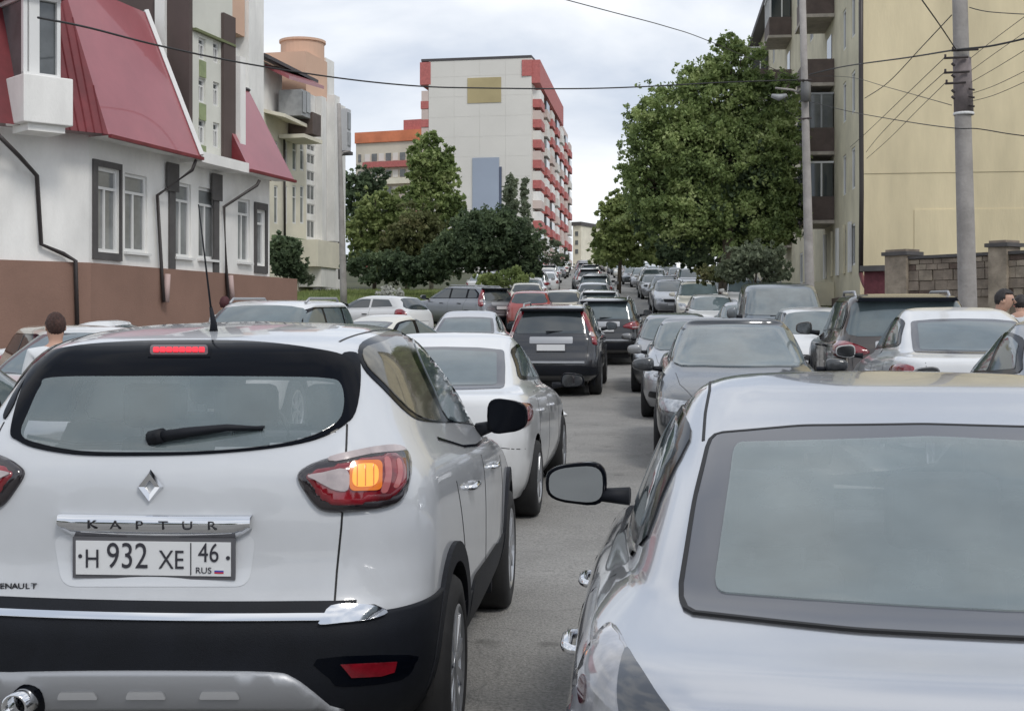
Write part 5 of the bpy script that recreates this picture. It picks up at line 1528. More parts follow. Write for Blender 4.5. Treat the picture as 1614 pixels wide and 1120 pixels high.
kpatch('turn_signal', round_poly([(553, 738), (588, 737), (587, 767), (552, 769)], 13), AMBER, off=.0425, h=7, sm=False)
for q in range(3): kpatch('lens_rib', [(558 + q * 11, 739), (559.5 + q * 11, 739), (559.5 + q * 11, 767), (558 + q * 11, 767)], AMBER_D, off=.0435, h=7, sm=False)
for (a_, b_, c_, d_) in ((598, 606, 728, 775), (616, 622, 730, 768)):
    kpatch('lens_rib', [(a_, c_), (b_, c_ + 2), (b_ + 2, (c_ + d_) / 2), (b_ - 4, d_), (a_ - 5, d_), (a_ + 1, (c_ + d_) / 2)], mat('pink_lens_rib', (0.42, 0.12, 0.12), rough=0.1, coat=1.0), off=.034, h=7, both=True, n=3)
# seams
def kseam(name, pts, w=.006, m=RUBSEAL, off=.001, both=True, closed=False, h=12):
    return ribbon(ks, name, pts, K, m, kap, width=w, off=off, h=h, both=both, closed=closed)
kseam('tailgate_seam', [(547, 668), (546, 700), (543, 760), (538, 830), (531, 900), (527, 955)], w=.007)
kseam('bumper_seam', [(548, 955), (590, 953), (628, 970), (690, 972)], w=.006)
ribbon(ks, 'door_seam', [(1.02, 1.02), (1.12, .86), (1.22, .66), (1.26, .45)], m_side, RUBSEAL, kap, width=.006, both=True)
ribbon(ks, 'door_seam', [(1.99, 1.03), (1.98, .7), (2.0, .42)], m_side, RUBSEAL, kap, width=.006, both=True)
ribbon(ks, 'door_seam', [(2.98, .93), (3.0, .7), (2.95, .42)], m_side, RUBSEAL, kap, width=.006, both=True)
ribbon(ks, 'window_sill_trim', [(.95, 1.19), (1.5, 1.11), (2.0, 1.07), (2.9, 1.035)], m_side, GLOSSBLK, kap, width=.014, off=.004, both=True)
patch(ks, 'door_cladding', round_poly([(1.34, .36), (2.92, .36), (2.96, .46), (2.6, .52), (1.5, .56), (1.36, .50)], .06), m_side, BLKPL, kap, off=.014, h=.08, both=True)
handle(kap, ks, 1.42, 0.955, CHROME); handle(kap, ks, 2.42, 0.935, CHROME)
# chrome strip with its end pieces on top of the bumper
patch(ks, 'bumper_chrome', [(-.66, .682), (.66, .682), (.66, .701), (-.66, .701)], m_rear, CHROME, kap, off=.026, h=.06)
patch(ks, 'bumper_step', [(-.66, .703), (.66, .703), (.66, .735), (-.66, .735)], m_rear, BLKPL, kap, off=.016, h=.06)
kpatch('bumper_chrome_end', [(522, 958), (560, 955), (590, 958), (604, 966), (580, 976), (540, 981), (505, 984), (508, 976)], CHROME, off=.028, h=8, both=True, n=3)
# silver skid plate, its slots, exhaust, reflector
kpatch('skid_plate', [(-20, 1060), (20, 1056), (150, 1054), (300, 1054), (430, 1056), (462, 1064), (490, 1082), (520, 1106), (526, 1112), (300, 1110), (-20, 1110)], SKID, off=.03, h=14, n=3, bulge=.004)
for x0 in (102, 208, 322):
    kpatch('skid_slot', round_poly([(x0, 1080), (x0 + 54, 1080), (x0 + 60, 1090), (x0 - 4, 1090)], 4), mat('bright_slot', (0.62, 0.63, 0.65), rough=0.3, metal=0.5), off=.040, h=8, sm=False)
kpatch('rear_reflector', [(536, 1044), (620, 1040), (616, 1056), (596, 1062), (552, 1064)], REDL, off=.020, h=8, both=True, sm=False)
kpatch('reflector_recess', [(500, 1036), (640, 1030), (648, 1044), (626, 1068), (540, 1078), (520, 1066)], GLOSSBLK, off=.016, h=9, both=True, n=3)
e = K3(50, 1092, 0.0)
mb = MB(); mb.lathe([(.040, 0.1), (.043, -.08), (.036, -.082), (.034, 0.08)], 20, axis='y')
ex = mb.build('exhaust_pipe', CHROME, kap, smooth=True); ex.rotation_euler = (0, 0, R(-90)); ex.location = (e.x + .0, e.y, e.z - .01)
kpatch('exhaust_cutout', [(28, 1082), (46, 1070), (70, 1076), (78, 1096), (72, 1112), (30, 1112), (22, 1096)], GLOSSBLK, off=.036, h=8, n=3)
ex.location.x -= .05
# number plate recess, handle bar, badge
bar = MB()
zc = 1.045
def yK(u, v): return K3(u, v, 0)
pA, pB = yK(96, 824), yK(398, 824)
yl, yr, zb = pA.y, pB.y, (pA.z + pB.z) / 2
xb = min(pA.x, pB.x)
nb = 24; V = []
for i in range(nb + 1):
    t = i / nb; y = yl + (yr - yl) * t; ee = min(1, min(t, 1 - t) / .07); hgt = .042 * (0.30 + .70 * ee)
    xs_ = ks.hit(Vector((-3, y, zb)), Vector((1, 0, 0)))[0].x
    V += [(xs_ + .02, y, zb + .033), (xs_ - .030, y, zb + .026), (xs_ - .036, y, zb - .0), (xs_ - .020, y, zb - hgt), (xs_ + .02, y, zb - hgt)]
bar.v = [Vector(v) for v in V]
for i in range(nb):
    for q in range(4): bar.f.append((5 * i + q, 5 * i + q + 1, 5 * i + 6 + q, 5 * i + 5 + q))
gb = bar.build('tailgate_handle_bar', CHROME, kap, smooth=True)
for k_, ch in enumerate('KAPTUR'):
    t = 0.19 + 0.62 * k_ / 5; y = yl + (yr - yl) * t
    xs_ = ks.hit(Vector((-3, y, zb)), Vector((1, 0, 0)))[0].x
    text_mesh('letter', ch, .040, mat('dark_lettering', (0.02, 0.02, 0.025), rough=0.3), gb, (xs_ - .035, y, zb - .001), (R(90), 0, R(-90)), 0.003, 1.35)
pc = yK(244, 878)
kpatch('plate_recess', round_poly([(84, 842), (404, 842), (392, 924), (98, 924)], 22), mat('recess_paint', (0.60, 0.62, 0.65), rough=0.35, coat=1), off=.002, h=12, sm=False)
plate(kap, pc.x - .014, pc.y, pc.z, math.pi, text=[('·', -.242, .0, .11, 1), ('H', -.202, -.006, .086, .85), ('932', -.085, .004, .118, .80), ('XE', .062, -.006, .086, .82), ('·', .249, .0, .11, 1), ('46', .185, .018, .088, .80), ('RUS', .168, -.037, .028, 1.1)], w=.515, h=.11)
fr = [c for c in kap.children if c.name.startswith('license_plate')][-1]
mb = MB(); mb.box(.004, .0055, .124, .1275, -.052, .052); mb.build('plate_divider', INK, fr)
for (z0, z1, cm) in ((-.036, -.031, PLATE), (-.041, -.036, mat('flag_blue', (.03, .06, .4), rough=.5)), (-.046, -.041, mat('flag_red', (.5, .02, .03), rough=.5))):
    mb = MB(); mb.box(.004, .0055, .204, .234, z0, z1); mb.build('plate_flag_stripe', cm, fr)
# diamond badge: four bevelled bars
bc = yK(238, 766)
bd = MB(); hw_, hh_ = .044, .056
def dia(s_, x): return [(x, 0, hh_ * s_), (x, hw_ * s_, 0), (x, 0, -hh_ * s_), (x, -hw_ * s_, 0)]
o1, o2, i1, i2 = dia(1.0, 0), dia(.82, -.016), dia(.40, -.010), dia(.36, 0)
for A_, B_ in ((o1, o2), (o2, i1), (i1, i2)):
    for q in range(4): bd.quad(A_[q], A_[(q + 1) % 4], B_[(q + 1) % 4], B_[q])
bo = bd.build('badge', CHROME, kap); bo.location = (bc.x - .004, bc.y, bc.z)
for k_, ch in enumerate('RENAULT'):
    h_ = ks.hit(*K(-6 + 10.0 * k_, 923))
    text_mesh('letter', ch, .026, mat('dark_lettering', (0.02, 0.02, 0.025), rough=0.3), kap, (h_[0].x - .003, h_[0].y, h_[0].z), (R(90), 0, R(-90)), 0.002, 1.3)
# mirrors, antenna
mirror(kap, 2.62, -.955, 1.165, .08, .105, .085, GLOSSBLK, -1, (2.64, -.80, 1.09), GLOSSBLK)
mirror(kap, 2.62, .955, 1.165, .08, .105, .085, GLOSSBLK, 1, (2.64, .80, 1.09), GLOSSBLK)
ab = ks.hit(Vector((.78, .015, 4)), Vector((0, 0, -1)))[0]
mb = MB(); mb.tube([ab, ab + Vector((.0, 0, .03)), ab + Vector((-.02, .005, .09))], [.017, .012, .006], 8)
mb.tube([ab + Vector((-.02, .005, .09)), ab + Vector((-.09, .03, .47))], [.0042, .0022], 6)
mb.build('roof_antenna', BLKPL, kap, smooth=True)
ribbon(ks, 'roof_seam', [(.62, .50), (1.0, .535), (1.6, .535), (1.9, .52)], m_top, RUBSEAL, kap, width=.008, both=True)
# front end, for completeness
patch(ks, 'windshield', smooth_poly([(-.70, 1.09), (-.4, 1.07), (0, 1.065), (.4, 1.07), (.70, 1.09), (.60, 1.42), (.54, 1.50), (0, 1.525), (-.54, 1.50), (-.60, 1.42)], 3), m_front, GLASS_CW, kap, off=.012, h=.06)
patch(ks, 'grille', round_poly([(-.5, .62), (.5, .62), (.55, .72), (-.55, .72)], .04), m_front, SHADOWG, kap, off=.006, h=.08)
patch(ks, 'headlight', round_poly([(.50, .70), (.80, .74), (.82, .84), (.56, .80)], .04), m_front, HEADL, kap, off=.006, h=.06, both=True)

# ============================================================ 2. silver sedan, near right
SED_ROWS = [
    (0.22, 0.20, 0.12, 4.34, 0.78, .35, .26, .40, .30),
    (0.34, 0.32, 0.03, 4.42, 0.84, .38, .30, .45, .34),
    (0.52, 0.45, 0.00, 4.46, 0.868, .40, .32, .50, .36),
    (0.66, 0.56, 0.01, 4.45, 0.872, .40, .32, .55, .38),
    (0.80, 0.66, 0.035, 4.38, 0.870, .42, .32, .55, .38),
    (0.93, 0.74, 0.06, 4.24, 0.862, .42, .30, .55, .36),
    (1.00, 0.82, 0.085, 3.98, 0.850, .42, .26, .50, .33),
    (1.04, 0.90, 0.16, 3.60, 0.825, .42, .22, .45, .30),
    (1.062, 0.955, 0.34, 3.30, 0.790, .40, .18, .45, .26),
    (1.09, 1.00, 0.50, 3.12, 0.745, .36, .14, .45, .26),
    (1.17, 1.12, 0.72, 2.88, 0.705, .34, .12, .45, .25),
    (1.29, 1.27, 1.04, 2.55, 0.650, .34, .11, .45, .25),
    (1.38, 1.38, 1.32, 2.26, 0.595, .34, .11, .45, .26),
    (1.430, 1.435, 1.50, 2.10, 0.555, .30, .12, .40, .24),
    (1.468, 1.470, 1.64, 2.08, 0.50, .24, .14, .24, .2),
    (1.492, 1.492, 1.82, 2.02, 0.37, .1, .1, .1, .1),
    (1.500, 1.500, 1.90, 1.98, 0.0, .05, .05, .05, .05),
]
def sed_rows(roof_fwd=0.0):
    return [r[:3] + (r[3],) + r[4:] for r in SED_ROWS]
ss = CarShape(sed_rows(), (0.92, 3.58), 0.315, sub=5, bow_r=0.09, nS=72)
AX, AY, AH = 0.89, 2.00, 6.0
sed = car_root('sedan_car', AX, AY, AH, 'silver sedan filling the lower right, wide grey rear window and chrome door handles', 'car', pitch=0.0)
body = bpy.data.objects.new('body', ss.body_me); COL.objects.link(body); body.parent = sed
body.data.materials.append(P_SILVER); body.material_slots[0].link = 'OBJECT'; body.material_slots[0].material = P_NEAR
S = px_map(sed)
underbody(sed, ss, 4.45, .86)
add_wheels(sed, ss, .87, w=.20, spokes=7, cover=True)

REARW = round_poly([(-.625, 1.080), (-.3, 1.072), (0, 1.070), (.3, 1.072), (.625, 1.080), (.578, 1.24), (.528, 1.358), (.3, 1.378), (0, 1.384), (-.3, 1.378), (-.528, 1.358), (-.578, 1.24)], .03, 3)
REARG = round_poly([(-.555, 1.100), (0, 1.092), (.555, 1.100), (.475, 1.340), (0, 1.358), (-.475, 1.340)], .025)
def sedan_details(car, shape, glass=None, near=False):
    out = {}
    ty = .60
    if glass is None: glass = GLASS_L
    # rear window, seen from behind in the drawing plane (y, z)
    patch(shape, 'rear_window', REARW, m_rear, FRIT, car, off=.005, h=.05, vs=3.5, hole=REARG if near else None)
    patch(shape, 'rear_window_glass', REARG, m_rear, GLASS_CS if near else glass, car, off=.0085, h=.05, vs=3.5)
    patch(shape, 'windshield', smooth_poly([(-.68, 1.02), (-.35, 1.0), (0, .995), (.35, 1.0), (.68, 1.02), (.60, 1.25), (.53, 1.38), (.3, 1.41), (0, 1.42), (-.3, 1.41), (-.53, 1.38), (-.60, 1.25)], 3), m_front, glass, car, off=.013, h=.04, vs=2.5)
    # side glass in a dark frame
    patch(shape, 'side_window_frame', smooth_poly([(.98, 1.13), (1.6, 1.09), (2.3, 1.06), (3.02, 1.03), (2.8, 1.14), (2.5, 1.27), (2.2, 1.36), (1.9, 1.395), (1.6, 1.385), (1.35, 1.34), (1.1, 1.22)], 3), m_side, GLOSSBLK, car, off=.006, h=.045, both=True)
    patch(shape, 'rear_side_window', round_poly([(1.10, 1.15), (1.80, 1.105), (1.83, 1.372), (1.62, 1.362), (1.38, 1.318)], .04), m_side, glass, car, off=.010, h=.05, both=True)
    patch(shape, 'front_side_window', round_poly([(1.92, 1.10), (2.88, 1.055), (2.52, 1.235), (2.2, 1.345), (1.94, 1.372)], .03), m_side, glass, car, off=.010, h=.05, both=True)
    for p in ([(1.02, .5), (1.12, .78), (1.0, 1.06)], [(1.90, .32), (1.88, 1.07)], [(2.95, .32), (3.0, .7), (2.98, .98)]):
        ribbon(shape, 'door_seam', p, m_side, RUBSEAL, car, width=.006, both=True)
    ribbon(shape, 'sill_trim', [(1.25, .27), (3.2, .26)], m_side, BLKPL, car, width=.06, off=.006, both=True)
    ribbon(shape, 'boot_seam', [(-.56, .80), (-.58, 1.0)], m_rear, RUBSEAL, car, width=.006)
    ribbon(shape, 'boot_seam', [(.56, .80), (.58, 1.0)], m_rear, RUBSEAL, car, width=.006)
    ribbon(shape, 'bumper_seam', [(-.82, .62), (-.58, .66), (.58, .66), (.82, .62)], m_rear, RUBSEAL, car, width=.006)
    ribbon(shape, 'hood_seam', [(3.28, .66), (3.8, .62), (4.25, .48)], m_top, RUBSEAL, car, width=.006, both=True)
    ribbon(shape, 'rear_bumper_trim', [(-.72, .40), (0, .40), (.72, .40)], m_rear, BLKPL, car, width=.10, off=.006)
    # front
    patch(shape, 'grille', round_poly([(-.40, .55), (.40, .55), (.46, .69), (-.46, .69)], .03), m_front, SHADOWG, car, off=.005, h=.07)
    for zz in (.585, .62, .655): ribbon(shape, 'grille_bar', [(-.40, zz), (.40, zz)], m_front, CHROME, car, width=.009, off=.012)
    patch(shape, 'lower_grille', round_poly([(-.55, .30), (.55, .30), (.5, .42), (-.5, .42)], .04), m_front, SHADOWG, car, off=.005, h=.07)
    patch(shape, 'headlight', round_poly([(.46, .58), (.80, .61), (.84, .72), (.50, .70)], .03), m_front, HEADL, car, off=.007, h=.05, both=True)
    patch(shape, 'fog_light', round_poly([(.60, .33), (.76, .35), (.74, .44), (.62, .43)], .03), m_front, SHADOWG, car, off=.006, h=.05, both=True)
def sedan_rear_lamps(car, shape):
    patch(shape, 'tail_light', smooth_poly([(.56, .80), (.80, .79), (1.02, .84), (1.04, .92), (.86, .97), (.60, .965)], 3), m_rq, REDL, car, off=.008, h=.045, both=True, bulge=.006)
    patch(shape, 'reversing_light', round_poly([(.62, .84), (.80, .84), (.80, .875), (.62, .875)], .01), m_rq, CLEARL, car, off=.020, h=.045, both=True)
sedan_details(sed, ss, GLASS_L, near=True)
cut_body(body, lambda c: c.x < 1.7 and all(inside((c.y + a, c.z + b_), REARW) for a, b_ in ((0, 0), (.03, 0), (-.03, 0), (0, .008), (0, -.008))))
SWS = round_poly([(-.62, 1.03), (0, 1.01), (.62, 1.03), (.50, 1.37), (0, 1.40), (-.50, 1.37)], .03)
cut_body(body, lambda c: c.x > 1.9 and inside((c.y, c.z), SWS))
for c_ in sed.children:
    if c_.name.split('.')[0] == 'windshield': c_.data.materials[0] = GLASS_CW
cabin(sed, .60, 1.25, 2.05, 1.02, .60, 1.42)
def spatch(name, pts, m, off=.004, h=12, sm=True, n=4, both=True, bulge=0, parent=sed):
    return patch(ss, name, smooth_poly(pts, n) if sm else pts, S, m, parent, off=off, h=h, both=both, bulge=bulge)
SMOKED = mat('smoked_lens', (0.045, 0.05, 0.06), rough=.08, coat=1.0)
spatch('tail_light', [(896, 1124), (912, 1064), (930, 1020), (952, 990), (968, 986), (984, 1010), (1000, 1050), (1022, 1090), (1046, 1124), (1040, 1150), (900, 1150)], mat('pale_lens', (0.33, 0.33, 0.35), rough=.1, coat=1.0, var=.35, vscale=9), off=.007, h=9, bulge=.004)
spatch('lens_dark_part', [(988, 1030), (1006, 1050), (1034, 1090), (1058, 1124), (1050, 1150), (996, 1150), (980, 1090)], SMOKED, off=.013, h=9)
spatch('lamp_reflector', [(924, 1072), (929, 1066), (933, 1080), (931, 1104), (925, 1108), (922, 1090)], REDD, off=.015, h=6)
ribbon(ss, 'rear_window_seal', REARW, m_rear, RUBSEAL, sed, width=.010, off=.0062, closed=True, h=.02)
ribbon(ss, 'window_chrome_strip', [(1.05, 1.10), (1.6, 1.068), (2.3, 1.04), (3.0, 1.01)], m_side, CHROME, sed, width=.012, off=.006, both=True)
ribbon(ss, 'roof_seam', [(1.30, .548), (1.5, .535), (1.7, .515), (2.0, .50)], m_top, RUBSEAL, sed, width=.008, both=True)
handle(sed, ss, 1.18, 0.86, CHROME); handle(sed, ss, 2.10, 0.84, CHROME)
mirror(sed, 3.02, .965, 1.03, .075, .118, .078, GLOSSBLK, 1, (3.0, .76, .985), mat('near_mirror_surface', (.50, .54, .57), rough=.05, metal=1.0))
mirror(sed, 3.02, -.965, 1.03, .075, .118, .078, GLOSSBLK, -1, (3.0, -.76, .985))
plate(sed, -.012, 0, .60, math.pi)

# ============================================================ 3. car kinds that are copied
def new_proto(name): 
    o = empty(name, (0, 0, -50)); return o
def put_body(car, shape, paint_m):
    b = bpy.data.objects.new('body', shape.body_me); COL.objects.link(b); b.parent = car
    if not shape.body_me.materials: shape.body_me.materials.append(paint_m)
    return b
def repaint(car, m, parts=('body', 'mirror', 'bumper_panel', 'tailgate_panel')):
    for c in car.children:
        if c.name.split('.')[0] in parts and c.type == 'MESH' and c.material_slots:
            c.material_slots[0].link = 'OBJECT'; c.material_slots[0].material = m

# sedan to copy
p_sed = new_proto('sedan_car')
put_body(p_sed, ss, P_SILVER); underbody(p_sed, ss, 4.45, .86); add_wheels(p_sed, ss, .87, w=.20, spokes=7, cover=True)
sedan_details(p_sed, ss, GLASS_L); sedan_rear_lamps(p_sed, ss)
handle(p_sed, ss, 1.18, .86, P_SILVER); handle(p_sed, ss, 2.10, .84, P_SILVER)
for sd in (1, -1): mirror(p_sed, 3.02, sd * 1.0, 1.01, .075, .115, .07, P_SILVER, sd, (3.0, sd * .80, .96))
plate(p_sed, -.012, 0, .62, math.pi); plate(p_sed, 4.475, 0, .46, 0)

# tall square sport utility car
SUV_ROWS = [
    (0.30, 0.30, 0.20, 4.40, 0.80, .30, .22, .35, .26),
    (0.42, 0.42, 0.04, 4.55, 0.88, .34, .26, .40, .30),
    (0.58, 0.55, 0.00, 4.60, 0.905, .36, .26, .45, .32),
    (0.72, 0.72, 0.02, 4.59, 0.91, .36, .26, .45, .34),
    (0.84, 0.90, 0.07, 4.50, 0.91, .36, .26, .45, .34),
    (0.98, 1.00, 0.10, 4.25, 0.905, .36, .26, .42, .32),
    (1.08, 1.06, 0.13, 3.85, 0.885, .36, .24, .40, .28),
    (1.13, 1.10, 0.16, 3.48, 0.855, .36, .22, .40, .26),
    (1.20, 1.16, 0.20, 3.32, 0.815, .34, .20, .40, .25),
    (1.40, 1.36, 0.29, 2.98, 0.755, .30, .17, .40, .24),
    (1.55, 1.54, 0.37, 2.64, 0.705, .28, .15, .40, .24),
    (1.635, 1.635, 0.43, 2.42, 0.66, .28, .15, .36, .24),
    (1.665, 1.665, 0.52, 2.28, 0.60, .26, .15, .30, .2),
    (1.688, 1.688, 0.80, 2.05, 0.40, .2, .15, .2, .15),
    (1.695, 1.695, 1.2, 1.7, 0.0, .05, .05, .05, .05),
]
us = CarShape(SUV_ROWS, (0.90, 3.60), 0.36, sub=4, bow_r=0.06, bow_f=.13, nS=64)
def make_suv(vertical_lamps=True, glass=GLASS, rails=True):
    c = new_proto('suv_car')
    put_body(c, us, P_BLACK); underbody(c, us, 4.6, .91); add_wheels(c, us, .905, w=.23, spokes=6)
    arch_ring(us, BLKPL, c, width=.05)
    W = smooth_poly([(-.70, 1.20), (-.3, 1.185), (.3, 1.185), (.70, 1.20), (.67, 1.40), (.61, 1.575), (.3, 1.60), (-.3, 1.60), (-.61, 1.575), (-.67, 1.40)], 3)
    patch(us, 'rear_window', W, m_rear, glass, c, off=.008, h=.05, vs=1.3)
    sp = MB(); sp.prism([(.26, -.60, 1.60), (.26, .60, 1.60), (.5, .60, 1.60), (.5, -.60, 1.60)], [(.30, -.58, 1.645), (.30, .58, 1.645), (.5, .58, 1.66), (.5, -.58, 1.66)])
    sp.build('roof_spoiler', GLOSSBLK, c, bevel=.008)
    patch(us, 'windshield', smooth_poly([(-.72, 1.19), (0, 1.165), (.72, 1.19), (.65, 1.42), (.58, 1.58), (0, 1.62), (-.58, 1.58), (-.65, 1.42)], 3), m_front, GLASS_L, c, off=.013, h=.045, vs=2)
    patch(us, 'side_window_frame', round_poly([(.46, 1.26), (3.22, 1.17), (2.66, 1.53), (2.2, 1.60), (.70, 1.595), (.48, 1.45)], .06), m_side, GLOSSBLK, c, off=.006, h=.05, both=True)
    patch(us, 'cargo_side_window', round_poly([(.52, 1.28), (.98, 1.26), (.98, 1.575), (.74, 1.57), (.54, 1.43)], .04), m_side, glass, c, off=.011, h=.06, both=True)
    patch(us, 'rear_side_window', round_poly([(1.08, 1.26), (1.86, 1.235), (1.86, 1.58), (1.08, 1.58)], .03), m_side, glass, c, off=.011, h=.06, both=True)
    patch(us, 'front_side_window', round_poly([(1.96, 1.23), (2.98, 1.20), (2.56, 1.50), (2.2, 1.57), (1.96, 1.575)], .03), m_side, glass, c, off=.011, h=.06, both=True)
    for p in ([(1.0, .6), (1.12, .85), (1.02, 1.22)], [(1.92, .45), (1.91, 1.2)], [(3.0, .45), (3.04, .8), (3.0, 1.12)]):
        ribbon(us, 'door_seam', p, m_side, RUBSEAL, c, width=.006, both=True)
    patch(us, 'rear_bumper', round_poly([(-.84, .42), (.84, .42), (.84, .56), (.55, .60), (-.55, .60), (-.84, .56)], .03), m_rear, BLKPL, c, off=.02, h=.08)
    ribbon(us, 'bumper_trim', [(-.62, .66), (.62, .66)], m_rear, SKID, c, width=.035, off=.03)
    ribbon(us, 'tailgate_seam', [(-.66, .70), (-.70, 1.15)], m_rear, RUBSEAL, c, width=.007)
    ribbon(us, 'tailgate_seam', [(.66, .70), (.70, 1.15)], m_rear, RUBSEAL, c, width=.007)
    patch(us, 'tailgate_trim', round_poly([(-.40, 1.00), (.40, 1.00), (.40, 1.12), (-.40, 1.12)], .02), m_rear, SKID, c, off=.012, h=.08)
    for sd in (1, -1):
        o = patch(us, 'hood_seam', [(3.5, .70), (4.2, .66), (4.2, .667), (3.5, .707)], m_top, RUBSEAL, c, off=.001, h=.2, both=True) if sd > 0 else None
    patch(us, 'grille', round_poly([(-.42, .72), (.42, .72), (.46, .90), (-.46, .90)], .03), m_front, SHADOWG, c, off=.006, h=.08)
    ribbon(us, 'grille_bar', [(-.42, .81), (.42, .81)], m_front, CHROME, c, width=.03, off=.014)
    patch(us, 'front_bumper_panel', round_poly([(-.70, .44), (.70, .44), (.66, .58), (-.66, .58)], .04), m_front, BLKPL, c, off=.008, h=.09)
    patch(us, 'headlight', round_poly([(.50, .76), (.80, .80), (.80, .93), (.54, .90)], .04), m_front, HEADL, c, off=.008, h=.06, both=True)
    if vertical_lamps:
        patch(us, 'tail_light', smooth_poly([(.70, 1.00), (.86, .98), (.90, 1.20), (.84, 1.42), (.78, 1.58), (.70, 1.58), (.70, 1.38), (.73, 1.2)], 3), lambda u, v: m_rq(u - .03, v), REDL, c, off=.010, h=.05, both=True, bulge=.008)
        patch(us, 'lamp_clear_part', round_poly([(.72, 1.12), (.83, 1.12), (.83, 1.20), (.72, 1.20)], .02), lambda u, v: m_rq(u - .03, v), CLEARL, c, off=.022, h=.05, both=True)
    else:
        patch(us, 'tail_light', smooth_poly([(.42, .98), (.62, .93), (.90, .95), (1.05, 1.02), (.96, 1.10), (.70, 1.12), (.50, 1.06)], 3), m_rq, REDL, c, off=.012, h=.05, both=True, bulge=.01)
        patch(us, 'lamp_clear_part', round_poly([(.60, .96), (.86, .97), (.86, 1.0), (.60, .99)], .012), m_rq, CLEARL, c, off=.026, h=.05, both=True)
    for sd in (1, -1):
        mirror(c, 3.10, sd * 1.03, 1.22, .08, .115, .085, GLOSSBLK, sd, (3.05, sd * .82, 1.15))
        if rails:
            mb = MB(); mb.tube([(.75, sd * .57, 1.66), (.85, sd * .57, 1.715), (2.1, sd * .57, 1.715), (2.25, sd * .56, 1.66)], .017, 8); mb.build('roof_rail', SKID, c, smooth=True)
    handle(c, us, 1.32, 1.04, BLKPL); handle(c, us, 2.25, 1.02, BLKPL)
    mb = MB(); mb.tube([(.16, .10, 1.22), (.24, -.35, 1.225)], [.014, .006], 6); mb.build('wiper', BLKPL, c, smooth=True)
    plate(c, .045, 0, .93, math.pi); plate(c, 4.60, 0, .60, 0)
    return c
p_suv = make_suv(True); p_suv2 = make_suv(False, GLASS_L)

# small hatchback
HAT_ROWS = [
    (0.22, 0.20, 0.16, 3.80, 0.74, .30, .24, .40, .30),
    (0.36, 0.34, 0.03, 3.90, 0.81, .34, .28, .45, .34),
    (0.54, 0.50, 0.00, 3.94, 0.835, .38, .30, .50, .36),
    (0.70, 0.64, 0.02, 3.92, 0.84, .38, .30, .50, .36),
    (0.84, 0.74, 0.06, 3.80, 0.838, .38, .28, .50, .34),
    (0.95, 0.83, 0.09, 3.55, 0.825, .38, .26, .50, .32),
    (1.02, 0.93, 0.13, 3.22, 0.795, .38, .24, .45, .28),
    (1.08, 0.99, 0.18, 2.98, 0.755, .36, .20, .45, .26),
    (1.22, 1.16, 0.30, 2.66, 0.690, .34, .17, .40, .24),
    (1.36, 1.35, 0.44, 2.28, 0.625, .32, .16, .40, .24),
    (1.43, 1.43, 0.54, 2.05, 0.575, .30, .16, .35, .22),
    (1.465, 1.465, 0.72, 1.85, 0.48, .25, .16, .25, .2),
    (1.482, 1.482, 0.95, 1.65, 0.30, .1, .1, .1, .1),
    (1.49, 1.49, 1.2, 1.45, 0.0, .05, .05, .05, .05),
]
hs = CarShape(HAT_ROWS, (0.72, 3.16), 0.30, sub=4, bow_r=0.09, bow_f=.16, nS=56)
p_hat = new_proto('hatchback_car')
put_body(p_hat, hs, P_RED); underbody(p_hat, hs, 3.9, .83); add_wheels(p_hat, hs, .84, w=.19, spokes=8, cover=True)
patch(hs, 'rear_window', smooth_poly([(-.60, 1.10), (0, 1.07), (.60, 1.10), (.55, 1.28), (.48, 1.395), (0, 1.42), (-.48, 1.395), (-.55, 1.28)], 3), m_rear, GLASS, p_hat, off=.007, h=.05, vs=1.5)
patch(hs, 'windshield', smooth_poly([(-.66, 1.03), (0, 1.0), (.66, 1.03), (.59, 1.24), (.50, 1.37), (0, 1.41), (-.50, 1.37), (-.59, 1.24)], 3), m_front, GLASS_L, p_hat, off=.013, h=.045, vs=2)
patch(hs, 'side_window_frame', round_poly([(.52, 1.13), (2.78, 1.03), (2.3, 1.30), (2.0, 1.385), (.85, 1.375), (.60, 1.27)], .06), m_side, GLOSSBLK, p_hat, off=.006, h=.045, both=True)
patch(hs, 'rear_side_window', round_poly([(.70, 1.15), (1.50, 1.11), (1.50, 1.365), (.90, 1.355)], .03), m_side, GLASS, p_hat, off=.011, h=.05, both=True)
patch(hs, 'front_side_window', round_poly([(1.58, 1.105), (2.60, 1.06), (2.26, 1.28), (1.96, 1.36), (1.58, 1.365)], .03), m_side, GLASS, p_hat, off=.011, h=.05, both=True)
for p in ([(1.52, .35), (1.53, 1.08)], [(2.62, .35), (2.68, 1.0)]): ribbon(hs, 'door_seam', p, m_side, RUBSEAL, p_hat, width=.006, both=True)
patch(hs, 'tail_light', smooth_poly([(.60, .82), (.80, .80), (.96, .90), (.93, 1.04), (.78, 1.08), (.66, 1.0)], 3), m_rq, REDL, p_hat, off=.008, h=.045, both=True, bulge=.006)
patch(hs, 'headlight', round_poly([(.46, .66), (.76, .70), (.78, .82), (.52, .78)], .03), m_front, HEADL, p_hat, off=.007, h=.05, both=True)
patch(hs, 'grille', round_poly([(-.38, .56), (.38, .56), (.42, .66), (-.42, .66)], .03), m_front, SHADOWG, p_hat, off=.005, h=.07)
patch(hs, 'lower_grille', round_poly([(-.5, .30), (.5, .30), (.46, .42), (-.46, .42)], .03), m_front, SHADOWG, p_hat, off=.005, h=.07)
ribbon(hs, 'rear_bumper_trim', [(-.70, .42), (0, .42), (.70, .42)], m_rear, BLKPL, p_hat, width=.12, off=.006)
handle(p_hat, hs, 1.68, .90, BLKPL)
